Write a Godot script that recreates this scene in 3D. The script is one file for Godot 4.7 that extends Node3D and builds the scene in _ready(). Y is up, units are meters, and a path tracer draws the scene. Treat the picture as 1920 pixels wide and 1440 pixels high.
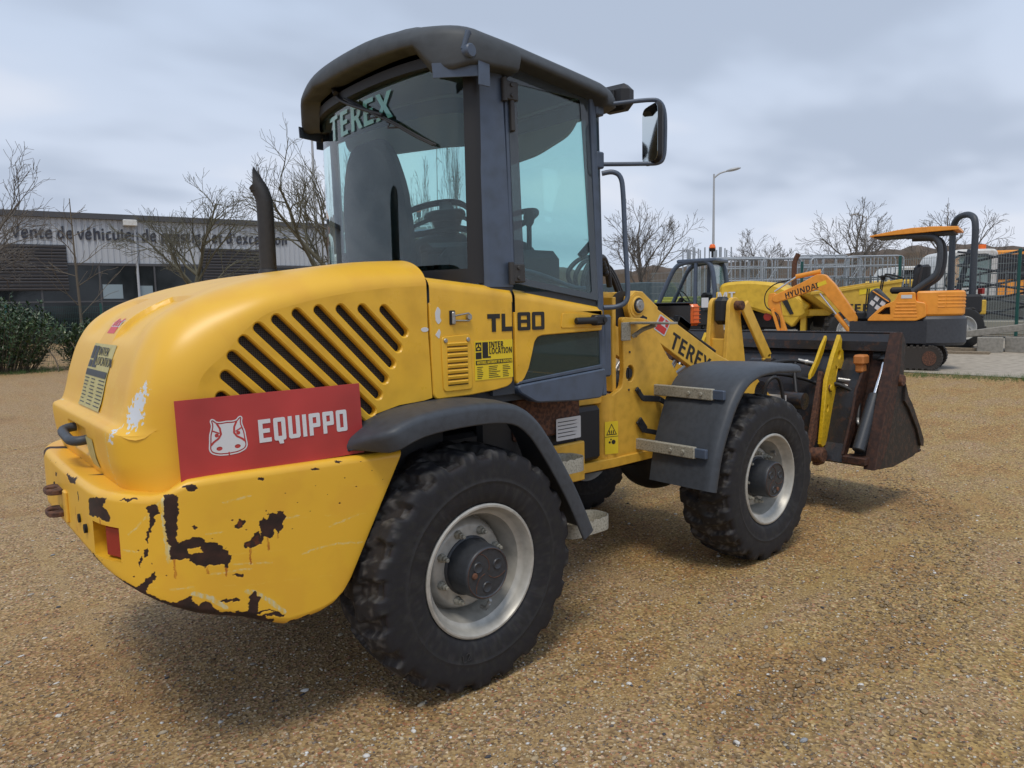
extends Node3D
# A worn yellow wheel loader in a gravel yard. World axes: x = loader forward, y = up, z = loader's right. Metres.

class MB:
	var v := PackedVector3Array()
	var n := PackedVector3Array()
	var u := PackedVector2Array()
	var c := PackedColorArray()
	var ix := PackedInt32Array()
	var xf := Transform3D.IDENTITY
	var flip := false
	var col := Color.WHITE
	var usecol := false
	func at(t: Transform3D) -> MB:
		xf = t
		flip = t.basis.determinant() < 0.0
		return self
	func vert(p: Vector3, nn: Vector3, uv := Vector2.ZERO) -> int:
		v.append(xf * p)
		n.append((xf.basis * nn).normalized())
		u.append(uv)
		c.append(col)
		return v.size() - 1
	func f(a: int, b: int, d: int) -> void:
		ix.append(a)
		if flip:
			ix.append(d)
			ix.append(b)
		else:
			ix.append(b)
			ix.append(d)
	func tri(a: Vector3, b: Vector3, d: Vector3) -> void:
		var nn := (d - a).cross(b - a).normalized()
		f(vert(a, nn), vert(b, nn), vert(d, nn))
	func quad(a: Vector3, b: Vector3, d: Vector3, e: Vector3) -> void:
		var nn := (d - a).cross(b - a).normalized()
		if nn == Vector3.ZERO:
			nn = (e - a).cross(d - a).normalized()
		var i := vert(a, nn, Vector2(0, 0))
		vert(b, nn, Vector2(1, 0))
		vert(d, nn, Vector2(1, 1))
		vert(e, nn, Vector2(0, 1))
		f(i, i + 1, i + 2)
		f(i, i + 2, i + 3)
	# clockwise seen from the side the normal points to, n = (c-a)x(b-a)
	func grid(rows: Array, wrap := false, uvs: Array = [], cols: Array = [], skip: Array = []) -> void:
		var R := rows.size()
		var C: int = rows[0].size()
		var nn := PackedVector3Array()
		nn.resize(R * C)
		var CC := C if wrap else C - 1
		for r in R - 1:
			for i in CC:
				var j := (i + 1) % C
				var a: Vector3 = rows[r][i]
				var b: Vector3 = rows[r][j]
				var d: Vector3 = rows[r + 1][j]
				var e: Vector3 = rows[r + 1][i]
				var k := (d - a).cross(b - e)
				nn[r * C + i] += k
				nn[r * C + j] += k
				nn[(r + 1) * C + j] += k
				nn[(r + 1) * C + i] += k
		var base := v.size()
		for r in R:
			for i in C:
				var uv := Vector2.ZERO
				if uvs.size():
					uv = uvs[r][i]
				if cols.size():
					col = cols[r][i]
				vert(rows[r][i], nn[r * C + i].normalized(), uv)
		for r in R - 1:
			for i in CC:
				var j := (i + 1) % C
				var hole := false
				for k in skip:
					if r >= k[0] and r < k[1] and i >= k[2] and i < k[3]:
						hole = true
				if hole:
					continue
				var a := base + r * C + i
				var b := base + r * C + j
				var d := base + (r + 1) * C + j
				var e := base + (r + 1) * C + i
				f(a, b, d)
				f(a, d, e)
	func box(p: Vector3, s: Vector3, bev := 0.0, bs := Basis.IDENTITY) -> void:
		var h := s / 2.0
		var bb := minf(bev, minf(h.x, minf(h.y, h.z)) * 0.9)
		if bb <= 0.0:
			for ax in 3:
				for sg in [-1.0, 1.0]:
					var A := Vector3.ZERO
					var B := Vector3.ZERO
					var N := Vector3.ZERO
					N[ax] = sg * h[ax]
					A[(ax + 1) % 3] = h[(ax + 1) % 3]
					B[(ax + 2) % 3] = h[(ax + 2) % 3] * sg
					quad(p + bs * (N - A - B), p + bs * (N - A + B), p + bs * (N + A + B), p + bs * (N + A - B))
			return
		var i3 := h - Vector3.ONE * bb
		for ax in 3:
			for sg in [-1.0, 1.0]:
				var A := Vector3.ZERO
				var B := Vector3.ZERO
				var N := Vector3.ZERO
				N[ax] = sg * h[ax]
				A[(ax + 1) % 3] = i3[(ax + 1) % 3]
				B[(ax + 2) % 3] = i3[(ax + 2) % 3] * sg
				quad(p + bs * (N - A - B), p + bs * (N - A + B), p + bs * (N + A + B), p + bs * (N + A - B))
		for ax in 3:
			var a1 := (ax + 1) % 3
			var a2 := (ax + 2) % 3
			for s1 in [-1.0, 1.0]:
				for s2 in [-1.0, 1.0]:
					var L := Vector3.ZERO
					L[ax] = i3[ax] * s1 * s2
					var P := Vector3.ZERO
					P[a1] = s1 * h[a1]
					P[a2] = s2 * i3[a2]
					var Q := Vector3.ZERO
					Q[a1] = s1 * i3[a1]
					Q[a2] = s2 * h[a2]
					quad(p + bs * (P - L), p + bs * (P + L), p + bs * (Q + L), p + bs * (Q - L))
		for sx in [-1.0, 1.0]:
			for sy in [-1.0, 1.0]:
				for sz in [-1.0, 1.0]:
					var X := Vector3(sx * h.x, sy * i3.y, sz * i3.z)
					var Y := Vector3(sx * i3.x, sy * h.y, sz * i3.z)
					var Z := Vector3(sx * i3.x, sy * i3.y, sz * h.z)
					if sx * sy * sz > 0:
						tri(p + bs * X, p + bs * Z, p + bs * Y)
					else:
						tri(p + bs * X, p + bs * Y, p + bs * Z)
	func bar(a: Vector3, b: Vector3, w: float, h: float, bev := 0.0, up := Vector3.UP) -> void:
		var z := (b - a).normalized()
		if absf(z.dot(up)) > 0.98:
			up = Vector3.RIGHT
		var x := up.cross(z).normalized()
		var y := z.cross(x)
		box((a + b) / 2.0, Vector3(w, h, a.distance_to(b)), bev, Basis(x, y, z))
	func tube(path: Array, r: float, sides := 8, closed := false, r2 := -1.0, capped := true) -> void:
		var N := path.size()
		var rows := []
		var prev := Vector3.ZERO
		for i in N:
			var t: Vector3
			if closed:
				t = (path[(i + 1) % N] - path[(i - 1 + N) % N]).normalized()
			else:
				t = (path[mini(i + 1, N - 1)] - path[maxi(i - 1, 0)]).normalized()
			if i == 0:
				prev = Vector3.UP if absf(t.y) < 0.9 else Vector3.RIGHT
			var x := (prev - t * prev.dot(t)).normalized()
			prev = x
			var y := t.cross(x)
			var rr := r if r2 < 0 else lerpf(r, r2, float(i) / (N - 1))
			var row := PackedVector3Array()
			for k in sides:
				var a := TAU * k / sides
				row.append(path[i] + (x * cos(a) + y * sin(a)) * rr)
			rows.append(row)
		if closed:
			rows.append(rows[0])
		grid(rows, true)
		if not closed and capped:
			for e in [0, N - 1]:
				var row: PackedVector3Array = rows[e]
				for k in sides - 2:
					if e == 0:
						tri(row[0], row[k + 1], row[k + 2])
					else:
						tri(row[0], row[k + 2], row[k + 1])
	# profile points: x along the axis, y radius. Axis = local +Z of t.
	func lathe(prof: PackedVector2Array, t: Transform3D, sides := 24, a0 := 0.0, a1 := TAU) -> void:
		var keep := xf
		var kf := flip
		at(keep * t)
		var full := absf(a1 - a0 - TAU) < 0.001
		var i := 0
		while i < prof.size() - 1:
			var seg := PackedVector2Array([prof[i], prof[i + 1]])
			while i + 2 < prof.size() and (prof[i + 1] - prof[i]).normalized().dot((prof[i + 2] - prof[i + 1]).normalized()) > 0.8:
				seg.append(prof[i + 2])
				i += 1
			i += 1
			var rows := []
			for q in seg:
				var row := PackedVector3Array()
				for k in (sides if full else sides + 1):
					var a := a0 + (a1 - a0) * k / sides
					row.append(Vector3(q.y * cos(a), q.y * sin(a), q.x))
				rows.append(row)
			grid(rows, full)
		at(keep)
		flip = kf
	func cyl(a: Vector3, b: Vector3, r: float, sides := 16, r2 := -1.0, bev := 0.0) -> void:
		if r2 < 0:
			r2 = r
		var z := (b - a).normalized()
		var x := (Vector3.UP if absf(z.y) < 0.9 else Vector3.RIGHT).cross(z).normalized()
		var L := a.distance_to(b)
		var pr := PackedVector2Array([Vector2(0, 0.0001), Vector2(0, r), Vector2(L, r2), Vector2(L, 0.0001)])
		if bev > 0:
			pr = PackedVector2Array([Vector2(0, 0.0001), Vector2(0, r - bev), Vector2(bev, r), Vector2(L - bev, r2), Vector2(L, r2 - bev), Vector2(L, 0.0001)])
		lathe(pr, Transform3D(Basis(x, z.cross(x), z), a), sides)
	func ball(p: Vector3, r: Vector3, sides := 16, rings := 8) -> void:
		var rows := []
		for i in rings + 1:
			var th := PI * i / rings
			var row := PackedVector3Array()
			for k in sides:
				var a := TAU * k / sides
				row.append(p + Vector3(r.x * maxf(sin(th), 0.001) * cos(a), r.y * cos(th), r.z * maxf(sin(th), 0.001) * sin(a)))
			rows.append(row)
		grid(rows, true)
	static func inset(poly: PackedVector2Array, d: float) -> PackedVector2Array:
		# moves each edge of a counter-clockwise outline inwards by d
		var out := PackedVector2Array()
		var N := poly.size()
		for i in N:
			var p := poly[i]
			var e1 := (p - poly[(i - 1 + N) % N]).normalized()
			var e2 := (poly[(i + 1) % N] - p).normalized()
			var n1 := Vector2(-e1.y, e1.x)
			var n2 := Vector2(-e2.y, e2.x)
			var m := n1 + n2
			var L := m.length_squared()
			out.append(p + (m * (2.0 * d / L) if L > 0.3 else n1 * d))
		return out
	static func ccw(poly: PackedVector2Array) -> PackedVector2Array:
		var a := 0.0
		for i in poly.size():
			a += poly[i].cross(poly[(i + 1) % poly.size()])
		if a < 0:
			var q := poly.duplicate()
			q.reverse()
			return q
		return poly
	func band(A: PackedVector2Array, za: float, B: PackedVector2Array, zb: float, out: bool) -> void:
		# wall between two outlines of equal length; za is the front (+z) side; out = wall faces away from the inside
		var N := A.size()
		for i in N:
			var j := (i + 1) % N
			var pa := Vector3(A[i].x, A[i].y, za)
			var pb := Vector3(A[j].x, A[j].y, za)
			var qa := Vector3(B[i].x, B[i].y, zb)
			var qb := Vector3(B[j].x, B[j].y, zb)
			var fn := (qb - pa).cross(pb - qa).normalized()
			var na := fn
			var nb := fn
			for s in [0, 1]:
				var i0 := (i - 1 + N) % N if s == 0 else j
				var j0 := i if s == 0 else (j + 1) % N
				var o1 := Vector3(A[i0].x, A[i0].y, za)
				var o2 := Vector3(A[j0].x, A[j0].y, za)
				var o3 := Vector3(B[i0].x, B[i0].y, zb)
				var o4 := Vector3(B[j0].x, B[j0].y, zb)
				var g := (o4 - o1).cross(o2 - o3).normalized()
				if g.dot(fn) > 0.8:
					if s == 0:
						na = (fn + g).normalized()
					else:
						nb = (fn + g).normalized()
			if not out:
				pass
			var a := vert(pa, na, A[i])
			var b := vert(pb, nb, A[j])
			var d := vert(qb, nb, B[j])
			var e := vert(qa, na, B[i])
			f(a, b, d)
			f(a, d, e)
	func cap(outer: PackedVector2Array, holes: Array, z: float, front: bool, dir := Vector2(0, 1)) -> void:
		var pieces := [outer]
		if holes.size():
			var px := Vector2(-dir.y, dir.x)
			var ks := []
			for h in holes:
				var m := Vector2.ZERO
				for q in h:
					m += q
				ks.append((m / h.size()).dot(px))
			ks.sort()
			var cuts := [-1e3]
			for k in ks:
				if k - cuts[-1] > 0.002:
					cuts.append(k)
			cuts.append(1e3)
			pieces = []
			for i in cuts.size() - 1:
				var a: float = cuts[i]
				var b: float = cuts[i + 1]
				var strip := PackedVector2Array([px * a - dir * 50.0, px * b - dir * 50.0, px * b + dir * 50.0, px * a + dir * 50.0])
				var todo: Array = Geometry2D.intersect_polygons(outer, strip)
				for h in holes:
					var nxt := []
					for q in todo:
						nxt.append_array(Geometry2D.clip_polygons(q, h))
					todo = nxt
				pieces.append_array(todo)
		var nn := Vector3(0, 0, 1 if front else -1)
		for q in pieces:
			var t := Geometry2D.triangulate_polygon(q)
			var base := v.size()
			for p in q:
				vert(Vector3(p.x, p.y, z), nn, p)
			for k in range(0, t.size(), 3):
				var a: Vector2 = q[t[k]]
				var b: Vector2 = q[t[k + 1]]
				var d: Vector2 = q[t[k + 2]]
				var cw := (b - a).cross(d - a) < 0
				if cw == front:
					f(base + t[k], base + t[k + 1], base + t[k + 2])
				else:
					f(base + t[k], base + t[k + 2], base + t[k + 1])
	func plate(outer0: PackedVector2Array, z0: float, z1: float, bev := 0.0, holes0: Array = [], dir := Vector2(0, 1), back := true, obev := -1.0) -> void:
		var outer := ccw(outer0)
		var holes := []
		for h in holes0:
			holes.append(ccw(h))
		if bev > 0:
			var ob := bev if obev < 0 else obev
			var oi := inset(outer, ob)
			while ob > 0.0008 and Geometry2D.triangulate_polygon(oi).size() < (oi.size() - 2) * 3:
				ob *= 0.6
				oi = inset(outer, ob)
			bev = minf(bev, ob) if obev < 0 else bev
			var hi := []
			for h in holes:
				hi.append(inset(h, -bev))
			cap(oi, hi, z1, true, dir)
			band(oi, z1, outer, z1 - maxf(ob, 0.0002), true)
			for k in holes.size():
				band2(hi[k], z1, holes[k], z1 - bev)
			if back:
				cap(oi, hi, z0, false, dir)
				band(outer, z0 + bev, oi, z0, true)
				band(outer, z1 - maxf(ob, 0.0002), outer, z0 + bev, true)
			else:
				band(outer, z1 - maxf(ob, 0.0002), outer, z0, true)
			for k in holes.size():
				band2(holes[k], z1 - bev, holes[k], z0)
		else:
			cap(outer, holes, z1, true, dir)
			if back:
				cap(outer, holes, z0, false, dir)
			band(outer, z1, outer, z0, true)
			for h in holes:
				band2(h, z1, h, z0)
	func band2(A: PackedVector2Array, za: float, B: PackedVector2Array, zb: float) -> void:
		var a := A.duplicate()
		var b := B.duplicate()
		a.reverse()
		b.reverse()
		band(a, za, b, zb, false)
	func mesh() -> ArrayMesh:
		var arr := []
		arr.resize(Mesh.ARRAY_MAX)
		arr[Mesh.ARRAY_VERTEX] = v
		arr[Mesh.ARRAY_NORMAL] = n
		arr[Mesh.ARRAY_TEX_UV] = u
		if usecol:
			arr[Mesh.ARRAY_COLOR] = c
		arr[Mesh.ARRAY_INDEX] = ix
		var m := ArrayMesh.new()
		m.add_surface_from_arrays(Mesh.PRIMITIVE_TRIANGLES, arr)
		return m

var M := {}
var T := {}
var taken := {}

func V(x: float, y: float, z: float) -> Vector3:
	return Vector3(x, y, z)

func poly(a: Array) -> PackedVector2Array:
	var p := PackedVector2Array()
	for i in range(0, a.size(), 2):
		p.append(Vector2(a[i], a[i + 1]))
	return p

func rnd_poly(p: PackedVector2Array, r: float, k := 4) -> PackedVector2Array:
	# rounds every corner of an outline by about r
	var out := PackedVector2Array()
	var N := p.size()
	for i in N:
		var a := p[(i - 1 + N) % N]
		var b := p[i]
		var d := p[(i + 1) % N]
		var ra := minf(r, b.distance_to(a) * 0.45)
		var rd := minf(r, b.distance_to(d) * 0.45)
		var s := b + (a - b).normalized() * ra
		var e := b + (d - b).normalized() * rd
		for q in k + 1:
			var t := float(q) / k
			out.append(s.lerp(b, t).lerp(b.lerp(e, t), t))
	return out

func circle(cx: float, cy: float, r: float, k := 20, ry := -1.0) -> PackedVector2Array:
	var p := PackedVector2Array()
	for i in k:
		p.append(Vector2(cx + r * cos(TAU * i / k), cy + (r if ry < 0 else ry) * sin(TAU * i / k)))
	return p

func capsule(a: Vector2, b: Vector2, r: float, k := 7) -> PackedVector2Array:
	var d := (b - a).normalized()
	var t := atan2(d.y, d.x)
	var p := PackedVector2Array()
	for i in k + 1:
		var q := t - PI / 2 + PI * i / k
		p.append(b + Vector2(cos(q), sin(q)) * r)
	for i in k + 1:
		var q := t + PI / 2 + PI * i / k
		p.append(a + Vector2(cos(q), sin(q)) * r)
	return p

func smooth(pts: Array, per := 6) -> Array:
	# Catmull-Rom through points
	var out := []
	var N := pts.size()
	for i in N - 1:
		var p0 = pts[maxi(i - 1, 0)]
		var p1 = pts[i]
		var p2 = pts[i + 1]
		var p3 = pts[mini(i + 2, N - 1)]
		for k in per:
			out.append(p1.cubic_interpolate(p2, p0, p3, float(k) / per))
	out.append(pts[N - 1])
	return out

func numbered(s: String) -> String:
	if not taken.has(s):
		taken[s] = 0
		return s
	taken[s] += 1
	return "%s_%03d" % [s, taken[s]]

func tag(o: Node, label: String, category := "", group := "", kind := "") -> Node:
	if label:
		o.set_meta("label", label)
	if category:
		o.set_meta("category", category)
	if group:
		o.set_meta("group", group)
	if kind:
		o.set_meta("kind", kind)
	return o

func thing(called: String, label: String, category: String, where := Vector3.ZERO, yaw := 0.0, group := "") -> Node3D:
	var o := Node3D.new()
	o.name = numbered(called)
	add_child(o)
	o.position = where
	o.rotation.y = yaw
	tag(o, label, category, group)
	return o

func part(called: String, b: MB, m: Material, parent: Node = self) -> MeshInstance3D:
	var o := MeshInstance3D.new()
	o.mesh = b.mesh()
	o.material_override = m
	o.name = numbered(called) if parent == self else called
	parent.add_child(o, true)
	return o

func dup(o: Node3D, where: Vector3, yaw: float, label := "") -> Node3D:
	var r: Node3D = o.duplicate()
	r.name = numbered(String(o.name).rstrip("_0123456789"))
	add_child(r)
	r.position = where
	r.rotation.y = yaw
	for k in o.get_meta_list():
		r.set_meta(k, o.get_meta(k))
	if label:
		r.set_meta("label", label)
	return r

func lin(r: float, g: float, b: float, a := 1.0) -> Color:
	var k := Color(r, g, b).linear_to_srgb()
	k.a = a
	return k

func noise_tex(freq: float, stops: Array, size := 512, type := FastNoiseLite.TYPE_SIMPLEX_SMOOTH, oct := 4, sd := 1, ret := -1) -> NoiseTexture2D:
	var f := FastNoiseLite.new()
	f.noise_type = type
	f.frequency = freq
	f.fractal_octaves = oct
	f.seed = sd
	if type == FastNoiseLite.TYPE_CELLULAR:
		f.fractal_type = FastNoiseLite.FRACTAL_NONE
		f.cellular_return_type = ret
		f.cellular_jitter = 1.0
	var t := NoiseTexture2D.new()
	t.width = size
	t.height = size
	t.seamless = true
	t.seamless_blend_skirt = 0.08
	t.normalize = true
	if stops.size():
		var g := Gradient.new()
		var off := PackedFloat32Array()
		var cc := PackedColorArray()
		for s in stops:
			off.append(s[0])
			cc.append(s[1])
		g.offsets = off
		g.colors = cc
		t.color_ramp = g
	t.noise = f
	return t

func gr(x: float) -> Color:
	return Color(x, x, x)

func mat(called: String, c: Color, rough: float, metal := 0.0, tex: Texture2D = null, k := 1.0, bump: Texture2D = null, bs := 0.0, rtex: Texture2D = null) -> StandardMaterial3D:
	var m := StandardMaterial3D.new()
	m.resource_name = called
	m.albedo_color = c
	m.roughness = rough
	m.metallic = metal
	if tex or bump or rtex:
		m.uv1_triplanar = true
		m.uv1_scale = Vector3.ONE * k
	if tex:
		m.albedo_texture = tex
	if bump:
		m.heightmap_enabled = true
		m.heightmap_texture = bump
		m.heightmap_scale = bs
	if rtex:
		m.roughness_texture = rtex
		m.roughness_texture_channel = BaseMaterial3D.TEXTURE_CHANNEL_RED
	M[called] = m
	return m

func glass(called: String, c: Color, alpha: float, rough := 0.03) -> StandardMaterial3D:
	var m := StandardMaterial3D.new()
	m.resource_name = called
	m.albedo_color = Color(c, alpha)
	m.roughness = rough
	m.transparency = BaseMaterial3D.TRANSPARENCY_ALPHA
	M[called] = m
	return m

func tinted(called: String, c: Color) -> StandardMaterial3D:
	# a solid tinted pane: needs a mesh with two faces
	var m := StandardMaterial3D.new()
	m.resource_name = called
	m.albedo_color = Color(c, 0.0)
	m.roughness = 0.0
	m.refraction_enabled = true
	m.refraction_scale = 0.05
	M[called] = m
	return m

var fonts := {}
func font(w: int, slant := 0.0, bold := 0.0) -> Font:
	var key := "%d %f %f" % [w, slant, bold]
	if not fonts.has(key):
		var s := SystemFont.new()
		s.font_names = PackedStringArray(["Droid Sans"])
		s.font_weight = w
		var fv := FontVariation.new()
		fv.base_font = s
		fv.variation_embolden = bold
		if slant != 0.0:
			fv.variation_transform = Transform2D(Vector2(1, 0), Vector2(slant, 1), Vector2.ZERO)
		fonts[key] = fv
	return fonts[key]

func text(called: String, s: String, height: float, m: Material, parent: Node3D, t: Transform3D, fo: Font, depth := 0.002, stretch := 1.0, left := true) -> MeshInstance3D:
	var tm := TextMesh.new()
	tm.font = fo
	tm.text = s
	tm.font_size = 64
	tm.pixel_size = height / 46.0
	tm.depth = depth
	tm.curve_step = 2.0
	tm.horizontal_alignment = HORIZONTAL_ALIGNMENT_LEFT if left else HORIZONTAL_ALIGNMENT_CENTER
	var o := MeshInstance3D.new()
	o.mesh = tm
	o.material_override = m
	o.name = called
	parent.add_child(o, true)
	o.transform = t * Transform3D(Basis.from_scale(Vector3(stretch, 1, 1)), Vector3.ZERO)
	return o

func ground_y(x: float, z := 0.0) -> float:
	return 0.28 * smoothstep(4.6, 11.0, x) + 0.2 * smoothstep(11.5, 16.0, x)

func _ready() -> void:
	seed(7)
	# ---- camera
	var cam := Camera3D.new()
	cam.name = "camera"
	add_child(cam)
	cam.fov = 56.07
	cam.near = 0.05
	cam.far = 900.0
	cam.position = V(-1.645, 1.477, 2.980)
	cam.basis = Basis(Vector3.UP, -0.7051) * Basis(Vector3.RIGHT, -0.1065) * Basis(Vector3.BACK, -0.0201)
	# ---- sky, sun, exposure
	var env := Environment.new()
	env.background_mode = Environment.BG_SKY
	env.sky = Sky.new()
	env.sky.sky_material = overcast()
	env.background_energy_multiplier = 0.96
	env.tonemap_mode = Environment.TONE_MAPPER_LINEAR
	env.tonemap_exposure = 1.17
	env.sdfgi_enabled = true
	env.ssao_enabled = true
	env.ssil_enabled = true
	var we := WorldEnvironment.new()
	we.name = "environment"
	we.environment = env
	add_child(we)
	var sun := DirectionalLight3D.new()
	sun.name = "sun"
	add_child(sun)
	sun.light_energy = 0.5
	sun.light_angular_distance = 16.0
	sun.light_color = Color(1.0, 0.965, 0.91)
	sun.shadow_enabled = true
	sun.basis = Basis.looking_at(V(0.35, -1.0, -0.32).normalized(), Vector3.UP)
	materials()
	setting()
	showroom()
	green_fence()
	trees()
	loader()
	sign_board()
	yard_machines()
	yard_clutter()
	ground_clutter()

func overcast() -> PanoramaSkyMaterial:
	var W := 1536
	var H := 768
	var im := Image.create(W, H, false, Image.FORMAT_RGBF)
	var f := FastNoiseLite.new()
	f.noise_type = FastNoiseLite.TYPE_SIMPLEX_SMOOTH
	f.frequency = 0.42
	f.fractal_octaves = 5
	f.fractal_gain = 0.5
	f.seed = 11
	var f2 := FastNoiseLite.new()
	f2.noise_type = FastNoiseLite.TYPE_SIMPLEX_SMOOTH
	f2.frequency = 1.3
	f2.fractal_octaves = 4
	f2.seed = 5
	var low := Color(0.12, 0.095, 0.07)
	for y in H:
		var el := PI / 2 - PI * (y + 0.5) / H
		var sy := sin(el)
		for x in W:
			if sy < -0.03:
				im.set_pixel(x, y, low)
				continue
			var az := TAU * (float(x) / W - 0.5)
			var d := Vector3(sin(az), 0, -cos(az)) * cos(el)
			var k := 1.0 / (maxf(sy, 0.0) + 0.16)
			var q := Vector3(d.x * k * 0.95, d.z * k * 1.25, 0.0)
			var a := f.get_noise_3d(q.x, q.y, 0.0)
			var b := f2.get_noise_3d(q.x * 0.9, q.y * 1.2, 3.0)
			var base := Color(0.592, 0.655, 0.772).lerp(Color(0.475, 0.572, 0.735), smoothstep(0.03, 0.5, sy))
			var w := clampf(0.5 + a * 0.95 + b * 0.3, 0.0, 1.0)
			var dark := Color(0.37, 0.435, 0.55)
			var bright := Color(0.70, 0.735, 0.82)
			var c := base
			c = c.lerp(dark, 0.72 * smoothstep(0.48, 0.9, w) * smoothstep(0.0, 0.12, sy))
			c = c.lerp(bright, 0.75 * smoothstep(0.47, 0.1, w) * smoothstep(0.62, 0.1, sy))
			im.set_pixel(x, y, c)
	var p := PanoramaSkyMaterial.new()
	p.panorama = ImageTexture.create_from_image(im)
	return p

func materials() -> void:
	T.dirt = noise_tex(0.012, [[0.0, Color(0.90, 0.885, 0.85)], [0.42, Color(0.97, 0.965, 0.955)], [0.7, Color(1, 1, 1)]], 512, FastNoiseLite.TYPE_SIMPLEX_SMOOTH, 5, 3)
	T.mottle = noise_tex(0.03, [[0.0, gr(0.80)], [0.5, gr(0.93)], [1.0, gr(1.0)]], 512, FastNoiseLite.TYPE_SIMPLEX_SMOOTH, 5, 9)
	T.bumpy = noise_tex(0.05, [], 512, FastNoiseLite.TYPE_SIMPLEX_SMOOTH, 4, 21)
	T.fine = noise_tex(0.2, [], 512, FastNoiseLite.TYPE_SIMPLEX_SMOOTH, 3, 22)
	T.rough = noise_tex(0.02, [[0.0, gr(0.55)], [1.0, gr(1.0)]], 512, FastNoiseLite.TYPE_SIMPLEX_SMOOTH, 5, 4)
	T.rust = noise_tex(0.03, [[0.0, Color(0.20, 0.14, 0.125)], [0.35, Color(0.30, 0.20, 0.16)], [0.6, Color(0.38, 0.26, 0.20)], [0.8, Color(0.46, 0.30, 0.21)], [1.0, Color(0.27, 0.19, 0.16)]], 512, FastNoiseLite.TYPE_SIMPLEX_SMOOTH, 6, 31)
	# black paint through which rust and bare steel show
	T.bucket = noise_tex(0.014, [[0.0, Color(0.15, 0.15, 0.17)], [0.62, Color(0.165, 0.165, 0.18)], [0.69, Color(0.21, 0.175, 0.165)], [0.77, Color(0.32, 0.22, 0.18)], [0.84, Color(0.20, 0.165, 0.16)], [1.0, Color(0.34, 0.32, 0.31)]], 1024, FastNoiseLite.TYPE_SIMPLEX_SMOOTH, 6, 17)
	T.sidewear = noise_tex(0.011, [[0.0, Color(0.14, 0.13, 0.13)], [0.52, Color(0.17, 0.155, 0.155)], [0.6, Color(0.27, 0.20, 0.175)], [0.68, Color(0.33, 0.24, 0.20)], [0.74, Color(0.22, 0.18, 0.17)], [0.86, Color(0.20, 0.17, 0.16)], [0.93, Color(0.62, 0.52, 0.36)], [1.0, Color(0.3, 0.2, 0.17)]], 1024, FastNoiseLite.TYPE_SIMPLEX_SMOOTH, 6, 8)
	T.galv = noise_tex(0.06, [[0.0, gr(0.45)], [0.3, gr(0.85)], [0.6, gr(0.95)], [1.0, gr(1.0)]], 512, FastNoiseLite.TYPE_SIMPLEX_SMOOTH, 4, 41)
	T.streak = noise_tex(0.02, [[0.0, gr(0.8)], [1.0, gr(1.0)]], 256, FastNoiseLite.TYPE_SIMPLEX_SMOOTH, 3, 55)
	var y := mat("yellow_paint", lin(0.80, 0.455, 0.032), 0.42, 0.0, T.dirt, 0.9, null, 0.0, T.rough)
	y.clearcoat_enabled = true
	y.clearcoat = 0.08
	y.clearcoat_roughness = 0.25
	var y2 := mat("frame_yellow", lin(0.78, 0.44, 0.05), 0.5, 0.0, T.dirt, 1.7, T.bumpy, 0.03)
	y2.metallic_specular = 0.5
	mat("arm_yellow", lin(0.80, 0.47, 0.06), 0.45, 0.0, T.dirt, 1.3)
	mat("fresh_yellow", lin(0.82, 0.52, 0.02), 0.35, 0.0, T.mottle, 2.0)
	mat("yellow_far", lin(0.72, 0.46, 0.035), 0.5, 0.0, T.dirt, 0.8)
	mat("yellow_dumper", lin(0.66, 0.42, 0.05), 0.6, 0.0, T.dirt, 0.9)
	mat("orange_paint", lin(0.85, 0.33, 0.035), 0.45, 0.0, T.dirt, 0.8)
	mat("grey_plastic", lin(0.052, 0.061, 0.075), 0.52, 0.0, T.mottle, 1.4, T.fine, 0.03)
	mat("roof_plastic", lin(0.060, 0.068, 0.076), 0.62, 0.0, T.mottle, 1.0, T.fine, 0.03)
	mat("cab_slate", lin(0.072, 0.098, 0.148), 0.42, 0.0, T.dirt, 1.6)
	mat("exhaust_black", lin(0.028, 0.028, 0.031), 0.6, 0.0, T.mottle, 2.0)
	mat("tyre_print", lin(0.026, 0.026, 0.028), 0.7)
	mat("black", lin(0.014, 0.014, 0.016), 0.55)
	mat("black_gloss", lin(0.012, 0.012, 0.014), 0.25)
	mat("black_deep", lin(0.006, 0.006, 0.006), 0.9)
	mat("hinge_metal", lin(0.045, 0.042, 0.04), 0.55, 0.2, T.rust, 2.0)
	M.hinge_metal.albedo_texture = null
	var rb := mat("rubber", Color(1, 1, 1), 0.72, 0.0, T.mottle, 2.2, T.fine, 0.04)
	rb.vertex_color_use_as_albedo = true
	mat("rim_silver", lin(0.50, 0.485, 0.44), 0.40, 0.2, T.mottle, 1.2)
	mat("rim_white", lin(0.55, 0.55, 0.53), 0.5, 0.0, T.dirt, 1.0)
	mat("steel", lin(0.45, 0.44, 0.42), 0.35, 0.7, T.mottle, 4.0)
	mat("chrome", lin(0.75, 0.76, 0.78), 0.15, 1.0)
	mat("galvanised", lin(0.42, 0.40, 0.33), 0.55, 0.1, T.galv, 2.5)
	mat("galv_rail", lin(0.44, 0.47, 0.50), 0.45, 0.15, T.mottle, 0.9)
	mat("rust", Color(1, 1, 1), 0.85, 0.0, T.rust, 2.2, T.bumpy, 0.06)
	mat("bucket_black", Color(1, 1, 1), 0.42, 0.0, T.bucket, 0.8, T.bumpy, 0.10, T.rough)
	mat("bucket_side", gr(0.80), 0.55, 0.0, T.sidewear, 1.1, T.bumpy, 0.12)
	mat("bucket_rust", lin(0.42, 0.37, 0.37), 0.7, 0.0, T.rust, 1.3, T.bumpy, 0.10)
	mat("hub_grey", lin(0.042, 0.047, 0.056), 0.45, 0.1, T.mottle, 3.0)
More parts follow.
